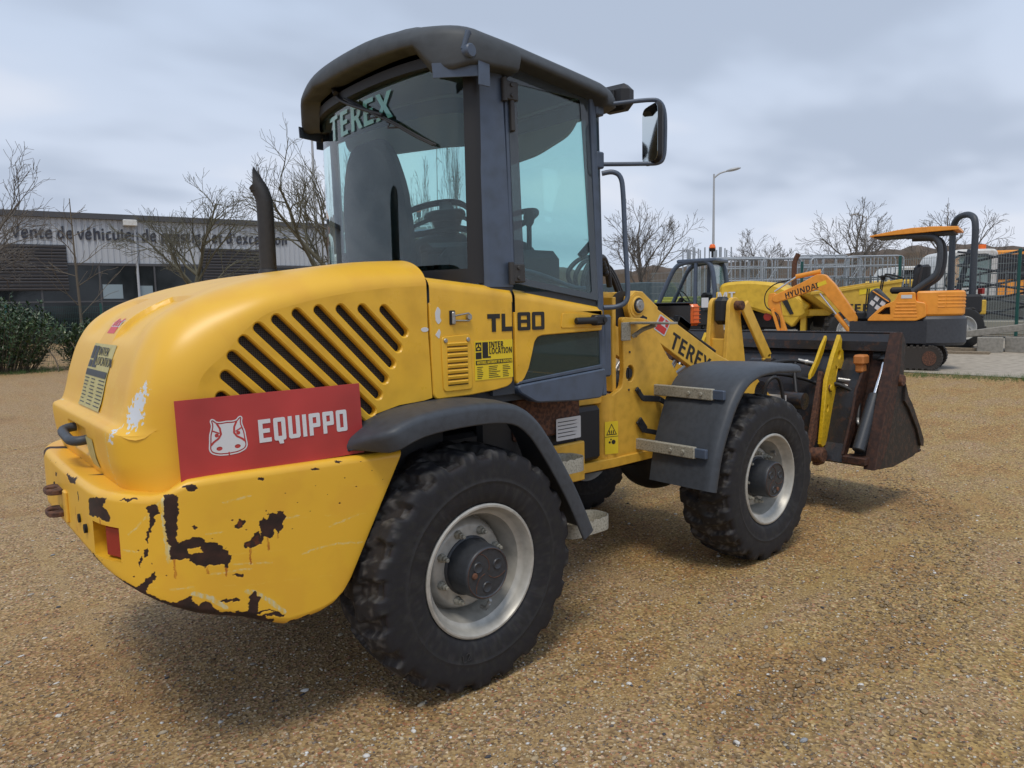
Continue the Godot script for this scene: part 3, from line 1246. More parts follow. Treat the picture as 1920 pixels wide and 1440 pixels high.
func weight_paint() -> StandardMaterial3D:
	# u = metres round the counterweight from the right front edge (0 .. 3.16), v = height 0.40 .. 1.02
	var nz := FastNoiseLite.new()
	nz.frequency = 0.05
	nz.fractal_octaves = 4
	nz.seed = 12
	var W := 2048
	var H := 512
	var im := paint_base(W, H, nz, 15)
	var sx := W / 3.163
	var sy := H / 0.62
	var P := func(a: Array) -> PackedVector2Array:
		var o := PackedVector2Array()
		for i in range(0, a.size(), 2):
			o.append(Vector2(a[i] * sx, (1.02 - a[i + 1]) * sy))
		return o
	var ru := Color(0.215, 0.125, 0.095)
	var wh := Color(0.86, 0.80, 0.62)
	# pale primer that edges some of the bare patches
	for s in [[0.952, 0.776, 0.903, 0.775], [0.928, 0.826, 0.9, 0.847, 0.865, 0.881], [0.403, 0.677, 0.358, 0.686, 0.28, 0.686, 0.177, 0.667], [0.697, 0.811, 0.651, 0.81], [0.622, 0.701, 0.505, 0.676], [0.693, 0.685, 0.57, 0.674], [0.859, 0.878, 0.818, 0.928], [0.452, 0.811, 0.406, 0.811], [0.804, 0.659, 0.745, 0.657], [0.3, 0.75, 0.19, 0.77], [0.64, 0.90, 0.56, 0.905]]:
		var q: PackedVector2Array = P.call(s)
		stroke(im, Array(q), 2.4, wh, nz, 0.65)
	for s in [[0.809, 0.935, 0.809, 0.856, 0.804, 0.745], [1.10, 0.715, 1.045, 0.66, 0.99, 0.645], [0.745, 0.638, 0.70, 0.612, 0.655, 0.57], [0.59, 0.605, 0.545, 0.58, 0.47, 0.50]]:
		stroke(im, Array(P.call(s)), 5.0, Color(0.80, 0.78, 0.66), nz, 0.9)
	# faint rust runs
	for s in [[0.57, 0.75, 0.572, 0.69], [0.51, 0.79, 0.513, 0.72], [0.477, 0.79, 0.478, 0.75], [0.79, 0.75, 0.79, 0.69], [0.70, 0.715, 0.70, 0.69], [0.645, 0.70, 0.646, 0.67], [1.06, 0.86, 1.062, 0.82], [1.35, 0.84, 1.352, 0.76]]:
		stroke(im, Array(P.call(s)), 2.2, Color(0.60, 0.30, 0.08), nz, 0.75)
	for i in 60:
		var x := fposmod(i * 0.6180, 1.0) * 1.9
		var y := 0.5 + 0.46 * fposmod(i * 0.377 + 0.1, 1.0)
		blot(im, circle(x * sx, (1.02 - y) * sy, 0.9 + 1.3 * fposmod(i * 0.71, 1.0), 8), Color(0.42, 0.25, 0.10), nz, 1.5)
	for i in 50:
		var x := fposmod(i * 0.7236, 1.0) * 1.7
		var y := 0.5 + 0.46 * fposmod(i * 0.291 + 0.3, 1.0)
		stroke(im, [Vector2(x * sx, (1.02 - y) * sy), Vector2((x + 0.03 + 0.05 * fposmod(i * 0.17, 1.0)) * sx, (1.02 - y - 0.01) * sy)], 0.7, Color(0.92, 0.80, 0.48), nz, 0.4)
	var rs := [[1.15, 0.906, 1.074, 0.924, 1.012, 0.927, 1.035, 0.903, 1.012, 0.888, 0.994, 0.872, 1.006, 0.858, 1.037, 0.857, 1.072, 0.862, 1.151, 0.853],
		[0.956, 0.930, 0.899, 0.938, 0.885, 0.936, 0.926, 0.925],
		[0.758, 0.966, 0.742, 0.97, 0.715, 0.969, 0.713, 0.955, 0.725, 0.948, 0.743, 0.953, 0.747, 0.961],
		[0.807, 0.946, 0.772, 0.947, 0.772, 0.923, 0.767, 0.899, 0.774, 0.876, 0.772, 0.852, 0.78, 0.829, 0.779, 0.799, 0.752, 0.802, 0.735, 0.811, 0.714, 0.806, 0.698, 0.79, 0.664, 0.776, 0.651, 0.757, 0.637, 0.748, 0.629, 0.721, 0.64, 0.693, 0.657, 0.707, 0.686, 0.712, 0.714, 0.715, 0.74, 0.731, 0.758, 0.749, 0.798, 0.748, 0.802, 0.802, 0.807, 0.856, 0.809, 0.909],
		[0.863, 0.91, 0.842, 0.922, 0.822, 0.911, 0.823, 0.893, 0.836, 0.885, 0.837, 0.867, 0.848, 0.852, 0.857, 0.822, 0.867, 0.8, 0.87, 0.809, 0.858, 0.851, 0.848, 0.875, 0.85, 0.893, 0.857, 0.896],
		[0.877, 0.779, 0.866, 0.79, 0.862, 0.774, 0.875, 0.758], [0.895, 0.757, 0.886, 0.761, 0.886, 0.743, 0.897, 0.727],
		[0.93, 0.656, 0.902, 0.67, 0.874, 0.695, 0.849, 0.715, 0.845, 0.7, 0.876, 0.665, 0.89, 0.622, 0.908, 0.606, 0.946, 0.625, 0.938, 0.643],
		[1.152, 0.714, 1.105, 0.722, 1.085, 0.693, 1.048, 0.662, 1.0, 0.64, 0.946, 0.628, 0.908, 0.616, 0.90, 0.42, 0.995, 0.42, 1.061, 0.42, 1.154, 0.42],
		[0.588, 0.761, 0.563, 0.768, 0.556, 0.785, 0.54, 0.787, 0.535, 0.768, 0.535, 0.819, 0.522, 0.829, 0.51, 0.82, 0.506, 0.838, 0.49, 0.837, 0.481, 0.827, 0.477, 0.839, 0.458, 0.837, 0.449, 0.814, 0.46, 0.796, 0.461, 0.777, 0.478, 0.768, 0.489, 0.787, 0.497, 0.76, 0.523, 0.765, 0.533, 0.749, 0.552, 0.74, 0.577, 0.743, 0.583, 0.738, 0.59, 0.749],
		[0.612, 0.817, 0.602, 0.836, 0.586, 0.836, 0.58, 0.822, 0.588, 0.81, 0.603, 0.808],
		[0.735, 0.842, 0.727, 0.846, 0.721, 0.838, 0.729, 0.833], [0.353, 0.959, 0.34, 0.962, 0.329, 0.953, 0.341, 0.949], [0.532, 0.955, 0.521, 0.96, 0.51, 0.955, 0.52, 0.947], [0.267, 0.968, 0.255, 0.971, 0.243, 0.963, 0.255, 0.960],
		[0.855, 0.606, 0.823, 0.61, 0.808, 0.599, 0.785, 0.622, 0.749, 0.632, 0.748, 0.614, 0.732, 0.596, 0.715, 0.605, 0.699, 0.594, 0.683, 0.568, 0.655, 0.553, 0.619, 0.543, 0.589, 0.54, 0.583, 0.589, 0.564, 0.595, 0.547, 0.569, 0.558, 0.531, 0.514, 0.524, 0.47, 0.491, 0.477, 0.483, 0.509, 0.5, 0.541, 0.506, 0.59, 0.515, 0.578, 0.505, 0.529, 0.492, 0.533, 0.42, 0.598, 0.42, 0.68, 0.42, 0.767, 0.42, 0.82, 0.42, 0.86, 0.42],
		[0.673, 0.59, 0.658, 0.598, 0.608, 0.584, 0.611, 0.578, 0.646, 0.588], [0.63, 0.668, 0.6, 0.664, 0.596, 0.653, 0.618, 0.659], [0.459, 0.461, 0.384, 0.465, 0.381, 0.44, 0.453, 0.43],
		[1.47, 0.935, 1.33, 0.94, 1.32, 0.925, 1.40, 0.915], [1.30, 0.90, 1.285, 0.905, 1.28, 0.88, 1.295, 0.87], [1.205, 0.72, 1.19, 0.735, 1.17, 0.72, 1.19, 0.69], [2.08, 0.94, 2.02, 0.955, 1.99, 0.93, 2.06, 0.90], [1.70, 0.905, 1.66, 0.91, 1.665, 0.895, 1.70, 0.89]]
	for s in rs:
		blot(im, P.call(s), ru, nz, 3.4)
	blot(im, P.call([0.752, 0.778, 0.719, 0.777, 0.711, 0.76, 0.728, 0.758, 0.752, 0.763]), Color(0.80, 0.455, 0.032).linear_to_srgb(), nz, 3.0)
	# the lower rim is scraped bare along the corner
	blot(im, P.call([0.50, 0.480, 0.53, 0.500, 0.60, 0.540, 0.68, 0.562, 0.738, 0.585, 0.807, 0.618, 0.85, 0.635, 0.912, 0.662, 0.963, 0.68, 1.01, 0.692, 1.065, 0.712, 1.12, 0.726, 1.15, 0.735, 1.15, 0.42, 0.50, 0.42]), ru, nz, 4.0)
	blot(im, P.call([0.56, 0.52, 0.52, 0.523, 0.50, 0.512, 0.55, 0.51]), Color(0.80, 0.455, 0.032).linear_to_srgb(), nz, 3.0)
	blot(im, P.call([0.605, 0.832, 0.59, 0.832, 0.59, 0.815, 0.602, 0.813]), Color(0.40, 0.19, 0.09), nz, 3.0)
	blot(im, P.call([0.56, 0.765, 0.545, 0.775, 0.54, 0.745, 0.555, 0.743]), Color(0.36, 0.17, 0.08), nz, 4.0)
	blot(im, P.call([0.58, 0.755, 0.565, 0.76, 0.567, 0.745, 0.58, 0.745]), Color(0.40, 0.19, 0.09), nz, 3.0)
	var m := mat("counterweight_paint", Color(1, 1, 1), 0.45)
	m.albedo_texture = ImageTexture.create_from_image(im)
	m.texture_repeat = false
	m.clearcoat_enabled = true
	m.clearcoat = 0.15
	m.clearcoat_roughness = 0.3
	# bare rust is matt: a mask from the same picture
	var ro := Image.create(W / 2, H / 2, false, Image.FORMAT_L8)
	var bu := Image.create(W / 2, H / 2, false, Image.FORMAT_L8)
	for y in H / 2:
		for x in W / 2:
			var c := im.get_pixel(x * 2, y * 2)
			var bare := c.r < 0.5
			ro.set_pixel(x, y, gr(0.88 if bare else 0.42))
			bu.set_pixel(x, y, gr(0.3 if bare else 0.8))
	m.roughness = 1.0
	m.roughness_texture = ImageTexture.create_from_image(ro)
	m.roughness_texture_channel = BaseMaterial3D.TEXTURE_CHANNEL_RED
	m.heightmap_enabled = true
	m.heightmap_texture = ImageTexture.create_from_image(bu)
	m.heightmap_scale = 0.12
	return m

func counterweight(L: Node3D) -> void:
	# plan of the outer face, right half: x, z, top, bottom x shift, bottom height
	var pl := [[-0.282, 0.76, 0.968, -0.245, 0.520], [-0.286, 0.762, 0.968, -0.268, 0.488], [-0.295, 0.762, 0.969, -0.292, 0.465], [-0.325, 0.762, 0.970, -0.306, 0.452], [-0.41, 0.762, 0.972, -0.275, 0.447], [-0.55, 0.762, 0.976, -0.20, 0.448], [-0.72, 0.762, 0.98, -0.09, 0.475], [-0.86, 0.762, 0.983, -0.02, 0.512], [-0.96, 0.76, 0.984, 0.0, 0.540], [-1.02, 0.752, 0.982, 0.0, 0.562], [-1.055, 0.742, 0.968, 0.0, 0.578], [-1.085, 0.728, 0.950, 0.0, 0.592], [-1.12, 0.702, 0.944, 0.0, 0.610], [-1.155, 0.66, 0.944, 0.0, 0.632], [-1.185, 0.61, 0.944, 0.0, 0.655], [-1.202, 0.57, 0.944, 0.0, 0.670], [-1.217, 0.52, 0.944, 0.0, 0.686], [-1.2265, 0.462, 0.945, 0.0, 0.698], [-1.230, 0.40, 0.945, 0.0, 0.705], [-1.236, 0.20, 0.946, 0.0, 0.715], [-1.238, 0.0, 0.946, 0.0, 0.718]]
	var cA := 14
	var cB := 17
	var all := pl.duplicate()
	for i in range(pl.size() - 2, -1, -1):
		var q: Array = pl[i]
		all.append([q[0], -q[1], q[2], q[3], q[4]])
	var rows := []
	var us := []
	var arc := 0.0
	var N := all.size()
	var total := 3.163
	for i in N:
		var q: Array = all[i]
		if i > 0:
			arc += Vector2(q[0], q[1]).distance_to(Vector2(all[i - 1][0], all[i - 1][1]))
		var p0 := Vector2(all[maxi(i - 1, 0)][0], all[maxi(i - 1, 0)][1])
		var p1 := Vector2(all[mini(i + 1, N - 1)][0], all[mini(i + 1, N - 1)][1])
		var t := (p1 - p0).normalized()
		if i == 0 or i == N - 1:
			t = Vector2(-1, 0) if i == 0 else Vector2(1, 0)
		var nin := Vector2(t.y, -t.x)
		var mid := Vector2(-0.5, 0.0) - Vector2(q[0], q[1])
		if nin.dot(mid) < 0:
			nin = -nin
		var h: float = q[2]
		var lo: float = q[4]
		var row := PackedVector3Array()
		var ur := PackedVector2Array()
		var prof := [[0.13, h - 0.012], [0.045, h - 0.003]]
		for k in 5:
			var a := PI / 2 * k / 4.0
			prof.append([0.024 * (1.0 - sin(a)), h - 0.024 * (1.0 - cos(a))])
		prof.append([0.0, h - 0.06])
		for k in 4:
			prof.append([0.0, maxf(lerpf(0.842, 0.735, k / 3.0), lo + 0.033 + 0.002 * (3 - k))])
		for k in 3:
			prof.append([0.0, lerpf(prof[11][1], lo + 0.031, (k + 1) / 3.0)])
		for k in 5:
			var a := PI / 2 * (k + 1) / 5.0
			prof.append([0.045 * (1.0 - cos(a)), lo + 0.03 * (1.0 - sin(a))])
		prof.append([0.20, lo - 0.002])
		prof.append([0.45, lo + 0.03])
		for z in prof:
			var y: float = z[1]
			var s := clampf((h - y) / (h - lo), 0.0, 1.0)
			var sh: float = q[3] * s
			row.append(V(q[0] + sh + nin.x * z[0], y, q[1] + nin.y * z[0]))
			ur.append(Vector2((arc - sh * (1.0 if i < N / 2 else -1.0)) / total, (1.02 - y) / 0.62))
		rows.append(row)
		us.append(ur)
	var b := MB.new()
	b.grid(rows, false, us, [], [[cA, cB, 8, 11], [N - 1 - cB, N - 1 - cA, 8, 11]])
	# closing sheets at the wheel arches
	for e in [0, N - 1]:
		var row: PackedVector3Array = rows[e]
		var sg := 1.0 if e == 0 else -1.0
		for k in range(1, row.size() - 1):
			var a: Vector3 = row[k]
			var c: Vector3 = row[k + 1]
			b.quad(a, c, V(c.x - 0.01, c.y, minf(absf(c.z), 0.62) * sg), V(a.x - 0.01, a.y, minf(absf(a.z), 0.62) * sg))
	var cw := part("counterweight", b, weight_paint(), L)
	# tail lamps let into the corners
	for sg in [1.0, -1.0]:
		var loop := PackedVector3Array()
		var ca := cA if sg > 0 else N - 1 - cA
		var cb := cB if sg > 0 else N - 1 - cB
		var st := 1 if sg > 0 else -1
		var i := ca
		while i != cb + st:
			loop.append(rows[i][8])
			i += st
		for k in [9, 10]:
			loop.append(rows[cb][k])
		i = cb
		while i != ca - st:
			loop.append(rows[i][11])
			i -= st
		for k in [10, 9]:
			loop.append(rows[ca][k])
		var n := V(-0.93, 0, 0.36 * sg).normalized()
		var deep := PackedVector3Array()
		var ctr := Vector3.ZERO
		for p in loop:
			deep.append(p - n * 0.075)
			ctr += (p - n * 0.075) / loop.size()
		b = MB.new()
		b.grid([loop, deep], true)
		for k in deep.size():
			b.tri(ctr, deep[k], deep[(k + 1) % deep.size()])
		part("lamp_recess", b, M.yellow_paint, cw)
		var tx: Vector3 = V(0.36 * sg, 0, 0.93).normalized() * sg
		var bs := Basis(tx, Vector3.UP, tx.cross(Vector3.UP))
		b = MB.new()
		b.box(ctr + n * 0.038 + tx * 0.024, V(0.085, 0.102, 0.06), 0.008, bs)
		part("tail_lamp", b, M.red_lens, cw)
	# towing jaw
	b = MB.new()
	for y in [0.855, 0.775]:
		var t := Transform3D(Basis(V(1, 0, 0), V(0, 0, -1), V(0, 1, 0)), V(0, y, 0))
		b.at(t)
		b.plate(rnd_poly(poly([-1.235, -0.03, -1.268, -0.03, -1.288, -0.005, -1.288, 0.065, -1.268, 0.10, -1.235, 0.10]), 0.018), -0.009, 0.009, 0.003, [circle(-1.263, 0.032, 0.018, 16)])
	b.at(Transform3D())
	part("tow_jaw", b, M.rust, cw)
	b = MB.new()
	b.box(V(-1.240, 0.815, 0.085), V(0.012, 0.11, 0.05), 0.004)
	part("tow_plate", b, M.frame_yellow, cw)
	for p in [[0.29, 0.815], [0.38, 0.80], [-0.16, 0.845]]:
		b = MB.new()
		b.cyl(V(-1.226, p[1], p[0]), V(-1.239, p[1], p[0]), 0.015, 12)
		part("bolt_hole", b, M.black_deep, cw)

func side_panels(L: Node3D) -> void:
	# yellow panel between hood and door, its top rolled in
	for sg in [1.0, -1.0]:
		var mir := Transform3D(Basis.from_scale(Vector3(1, 1, sg)), Vector3.ZERO)
		var top := func(x: float) -> float: return lerpf(1.598, 1.556, clampf((x + 0.1) / 0.43, 0, 1)) if x < 0.33 else lerpf(1.556, 1.476, (x - 0.33) / 0.54)
		var b := MB.new()
		b.at(mir)
		b.plate(rnd_poly(poly([-0.092, 1.50, -0.086, 1.142, -0.07, 1.126, 0.10, 1.128, 0.22, 1.136, 0.29, 1.146, 0.318, 1.162, 0.324, 1.50]), 0.012), HW - 0.02, HW, 0.004)
		roll(b, -0.092, 0.324, top)
		part("side_panel", b, M.yellow_paint, L)
		# lower door: yellow skin with a window low down
		b = MB.new()
		b.at(mir)
		var dp := poly([0.336, 1.165, 0.345, 1.15, 0.36, 1.152, 0.385, 1.175, 0.41, 1.215, 0.43, 1.275, 0.445, 1.325, 0.462, 1.345, 0.49, 1.352, 0.872, 1.360, 0.872, 1.455, 0.335, 1.455])
		var pocket := rnd_poly(poly([0.60, 1.378, 0.87, 1.374, 0.87, 1.425, 0.66, 1.448, 0.61, 1.446]), 0.012)
		b.plate(rnd_poly(dp, 0.006, 3), HW - 0.02, HW + 0.002, 0.004)
		roll(b, 0.335, 0.874, top, 0.002, 1.455)
		var door := part("door_lower", b, M.yellow_paint, L)
		b = MB.new()
		b.at(mir)
		b.plate(pocket, HW + 0.001, HW + 0.005, 0.003)
		part("handle_pocket", b, M.yellow_paint, door)
		b = MB.new()
		b.at(mir)
		b.cyl(V(0.675, 1.408, HW + 0.025), V(0.80, 1.408, HW + 0.028), 0.016, 14, -1, 0.004)
		b.box(V(0.825, 1.409, HW + 0.02), V(0.075, 0.048, 0.045), 0.01)
		b.cyl(V(0.846, 1.409, HW + 0.04), V(0.846, 1.409, HW + 0.048), 0.012, 12)
		part("door_handle", b, M.black, door)
		b = MB.new()
		b.at(mir)
		b.plate(rnd_poly(poly([0.618, 1.405, 0.640, 1.405, 0.640, 1.440, 0.618, 1.440]), 0.006), HW + 0.002, HW + 0.0045, 0.001)
		part("striker_slot", b, M.black, door)
		# dark glass under the yellow
		b = MB.new()
		b.at(mir)
		b.plate(poly([0.352, 1.157, 0.868, 1.196, 0.868, 1.356, 0.478, 1.350, 0.44, 1.31, 0.41, 1.21]), HW - 0.012, HW - 0.006)
		part("lower_window", b, M.dark_glass, door)
		b = MB.new()
		b.at(mir)
		b.plate(poly([0.34, 1.150, 0.876, 1.183, 0.876, 1.362, 0.867, 1.362, 0.867, 1.20, 0.352, 1.162]), HW - 0.014, HW + 0.003, 0.002)
		part("window_trim", b, M.cab_slate, door)
		# grey sill
		b = MB.new()
		b.at(mir)
		b.plate(rnd_poly(poly([0.336, 1.146, 0.888, 1.181, 0.862, 1.045, 0.70, 1.045, 0.445, 1.062, 0.345, 1.115]), 0.02), HW - 0.05, HW + 0.012, 0.006)
		part("door_sill", b, M.cab_slate, L)
		if sg < 0:
			continue
		# louvred cover
		b = MB.new()
		b.plate(rnd_poly(poly([-0.045, 1.368, 0.098, 1.374, 0.102, 1.152, -0.04, 1.152]), 0.018), HW, HW + 0.005, 0.003)
		for i in 8:
			var y := 1.336 - i * 0.0215
			b.box(V(0.03, y, HW + 0.006), V(0.098, 0.015, 0.008), 0.003, Basis(Vector3.RIGHT, 0.22))
		var cover := part("vent_cover", b, M.yellow_paint, L)
		b = MB.new()
		for i in 8:
			var y := 1.3265 - i * 0.0215
			b.box(V(0.03, y, HW + 0.0055), V(0.098, 0.0030, 0.0015))
		part("vent_gap", b, M.black_deep, cover)
		b = MB.new()
		for x in [-0.026, 0.083]:
			b = MB.new()
			b.cyl(V(x, 1.352, HW + 0.004), V(x, 1.352, HW + 0.010), 0.009, 10, -1, 0.002)
			part("screw", b, M.steel, cover)
		# latch
		b = MB.new()
		b.plate(rnd_poly(poly([-0.002, 1.412, 0.026, 1.412, 0.026, 1.468, -0.002, 1.468]), 0.004), HW + 0.0005, HW + 0.003, 0.001)
		part("latch_plate", b, M.black, L)
		b = MB.new()
		b.tube([V(0.02, 1.447, HW + 0.01), V(0.085, 1.456, HW + 0.012), V(0.097, 1.447, HW + 0.012), V(0.097, 1.435, HW + 0.012), V(0.085, 1.426, HW + 0.012), V(0.02, 1.428, HW + 0.01)], 0.0035, 6)
		b.box(V(0.014, 1.438, HW + 0.008), V(0.016, 0.05, 0.012), 0.004)
		b.tube([V(0.086, 1.441, HW + 0.003), V(0.086, 1.441, HW + 0.018)], 0.010, 10)
		part("latch", b, M.steel, L)
		# model lettering
		b = MB.new()
		block(b, "TL", 0.187, 1.377, 0.066, 0.073, 0.019, HW + 0.001, 0.009)
		part("model_lettering", b, M.decal_black, L)
		b = MB.new()
		block(b, "80", 0.347, 1.377, 0.072, 0.077, 0.0185, HW + 0.003, 0.010)
		part("model_lettering", b, M.decal_black, L)
		hire_plate(L)
		# bare chips
		b = MB.new()
		b.plate(rnd_poly(poly([-0.068, 1.46, -0.055, 1.485, -0.042, 1.47, -0.046, 1.44, -0.038, 1.43, -0.054, 1.415, -0.066, 1.43]), 0.006), HW, HW + 0.0012)
		b.plate(rnd_poly(poly([-0.07, 1.375, -0.05, 1.40, -0.044, 1.385, -0.052, 1.36]), 0.005), HW, HW + 0.0012)
		b.plate(circle(-0.117, 1.398, 0.017, 12, 0.009), HW, HW + 0.0012)
		part("paint_chip", b, M.white_print, L)

func roll(b: MB, x0: float, x1: float, top: Callable, dz := 0.0, y0 := 1.50) -> void:
	# from the flat flank up over a rounded shoulder to the glass
	var rows := []
	for i in 9:
		var x := lerpf(x0 + 0.001, x1 - 0.001, i / 8.0)
		var h: float = top.call(x)
		var row := PackedVector3Array([V(x, y0 - 0.004, HW + dz)])
		var r := 0.045
		for k in 7:
			var a := PI / 2 * k / 6.0
			row.append(V(x, h - r + r * sin(a), HW + dz - r + r * cos(a)))
		row.append(V(x, h + 0.004, HW - 0.10))
		row.append(V(x, h + 0.006, HW - 0.18))
		rows.append(row)
	b.grid(rows)

func block(b: MB, s: String, x: float, y: float, w: float, h: float, t: float, z: float, gap: float) -> void:
	# heavy square lettering, drawn by strokes
	for ch in s:
		var o := rnd_poly(poly([x, y, x + w, y, x + w, y + h, x, y + h]), t * 0.45, 3)
		match ch:
			"T":
				b.plate(poly([x, y + h - t, x + w, y + h - t, x + w, y + h, x, y + h]), z, z + 0.0015)
				b.plate(poly([x + w / 2 - t * 0.55, y, x + w / 2 + t * 0.55, y, x + w / 2 + t * 0.55, y + h - t, x + w / 2 - t * 0.55, y + h - t]), z, z + 0.0015)
			"L":
				b.plate(poly([x, y, x + w * 0.9, y, x + w * 0.9, y + t, x + t, y + t, x + t, y + h, x, y + h]), z, z + 0.0015)
			"8":
				b.plate(o, z, z + 0.0015, 0.0, [poly([x + t, y + t * 0.8, x + w - t, y + t * 0.8, x + w - t, y + h / 2 - t * 0.38, x + t, y + h / 2 - t * 0.38]), poly([x + t, y + h / 2 + t * 0.38, x + w - t, y + h / 2 + t * 0.38, x + w - t, y + h - t * 0.8, x + t, y + h - t * 0.8])])
			"0":
				b.plate(o, z, z + 0.0015, 0.0, [poly([x + t, y + t * 0.8, x + w - t, y + t * 0.8, x + w - t, y + h - t * 0.8, x + t, y + h - t * 0.8])])
			"O", "Q", "P", "E", "U", "I":
				letter(b, ch, x, y, w if ch != "I" else t, h, t, z)
		x += (w if ch != "I" else t) + gap

func letter(b: MB, ch: String, x: float, y: float, w: float, h: float, t: float, z: float) -> void:
	var d := 0.0012
	match ch:
		"O":
			b.plate(rnd_poly(poly([x, y, x + w, y, x + w, y + h, x, y + h]), t * 0.5, 3), z, z + d, 0.0, [poly([x + t, y + t, x + w - t, y + t, x + w - t, y + h - t, x + t, y + h - t])])
		"Q":
			b.plate(rnd_poly(poly([x, y, x + w, y, x + w, y + h, x, y + h]), t * 0.5, 3), z, z + d, 0.0, [poly([x + t, y + t, x + w - t, y + t, x + w - t, y + h - t, x + t, y + h - t])])
			b.plate(poly([x + w * 0.42, y - t * 0.85, x + w * 0.42 + t, y - t * 0.85, x + w * 0.42 + t * 0.9, y + t * 0.2, x + w * 0.42 - t * 0.4, y + t * 0.2]), z, z + d * 1.4)
		"P":
			b.plate(rnd_poly(poly([x, y + h * 0.36, x + w, y + h * 0.36, x + w, y + h, x, y + h]), t * 0.4, 3), z, z + d, 0.0, [poly([x + t, y + h * 0.36 + t, x + w - t, y + h * 0.36 + t, x + w - t, y + h - t, x + t, y + h - t])])
			b.plate(poly([x, y, x + t, y, x + t, y + h * 0.45, x, y + h * 0.45]), z, z + d * 1.2)
		"E":
			b.plate(poly([x, y, x + w, y, x + w, y + t, x + t, y + t, x + t, y + h / 2 - t / 2, x + w * 0.9, y + h / 2 - t / 2, x + w * 0.9, y + h / 2 + t / 2, x + t, y + h / 2 + t / 2, x + t, y + h - t, x + w, y + h - t, x + w, y + h, x, y + h]), z, z + d)
		"U":
			b.plate(poly([x, y + t * 0.4, x + t * 0.4, y, x + w - t * 0.4, y, x + w, y + t * 0.4, x + w, y + h, x + w - t, y + h, x + w - t, y + t, x + t, y + t, x + t, y + h, x, y + h]), z, z + d)
		"I":
			b.plate(poly([x, y, x + t, y, x + t, y + h, x, y + h]), z, z + d)

func hire_plate(L: Node3D) -> void:
	var z := HW + 0.0005
	var b := MB.new()
	b.plate(poly([0.117, 1.184, 0.318, 1.184, 0.318, 1.343, 0.117, 1.343]), z, z + 0.0015)
	var p := part("hire_label", b, M.decal_yellow, L)
	b = MB.new()
	z += 0.0016
	b.plate(poly([0.122, 1.302, 0.152, 1.302, 0.152, 1.337, 0.122, 1.337]), z, z + 0.0006, 0.0, [circle(0.137, 1.3195, 0.0125, 16)])
	for k in 3:
		var a := PI / 2 + TAU * k / 3
		b.plate(capsule(Vector2(0.137, 1.3195), Vector2(0.137 + cos(a) * 0.009, 1.3195 + sin(a) * 0.009), 0.0028, 4), z, z + 0.0008)
	b.plate(poly([0.157, 1.272, 0.200, 1.272, 0.200, 1.279, 0.186, 1.279, 0.186, 1.337, 0.157, 1.337]), z, z + 0.0006)
	b.plate(poly([0.122, 1.270, 0.152, 1.270, 0.152, 1.297, 0.122, 1.297]), z, z + 0.0006)
	b.plate(poly([0.122, 1.246, 0.312, 1.246, 0.312, 1.264, 0.122, 1.264]), z, z + 0.0006)
	var rg := RandomNumberGenerator.new()
	rg.seed = 14
	for i in 7:
		var y := 1.238 - i * 0.0074
		for s in [[0.128, 0.03], [0.188, 0.06], [0.262, 0.046]]:
			var w: float = s[1] * rg.randf_range(0.5, 1.0)
			b.plate(poly([s[0], y - 0.0028, s[0] + w, y - 0.0028, s[0] + w, y, s[0], y]), z, z + 0.0006)
	part("hire_label_print", b, M.decal_black, p)
	text("hire_label_name", "INTER", 0.024, M.decal_black, p, Transform3D(Basis(), V(0.190, 1.325, z + 0.0008)), font(700), 0.001, 0.80)
	text("hire_label_name", "LOCATION", 0.024, M.decal_black, p, Transform3D(Basis(), V(0.190, 1.299, z + 0.0008)), font(700), 0.001, 0.74)
	text("hire_label_trade", "MATERIEL BATIMENT TP & INDUSTRIE", 0.0115, M.decal_yellow, p, Transform3D(Basis(), V(0.127, 1.255, z + 0.0012)), font(700), 0.0008, 0.66)

func loader() -> void:
	var L := thing("wheel_loader", "large yellow and dark grey wheel loader with rust-patched rear bumper standing on the gravel", "wheel loader")
	hood_part(L)
	counterweight(L)
	side_panels(L)
	rear_fenders(L)
	exhaust(L)
	cab(L)
	chassis(L)
	front_frame(L)
	lift_arms(L)
	bucket(L)
	front_fenders(L)
	var tm := tyre_mesh(0.480, 21, 0.024, 5)
	var tm2 := tyre_mesh(0.480, 21, 0.021, 25)
	wheel(L, 0.0, 1, tm, 0.15)
	wheel(L, 0.0, -1, tm2, 1.0)
	text("tyre_marking", "L2", 0.030, M.tyre_print, L, Transform3D(Basis(Vector3.BACK, 0.12), V(-0.125, 0.155, 0.872)), font(400), 0.003)
	wheel(L, 2.093, 1, tm2, 2.2)
	wheel(L, 2.093, -1, tm, 0.4)

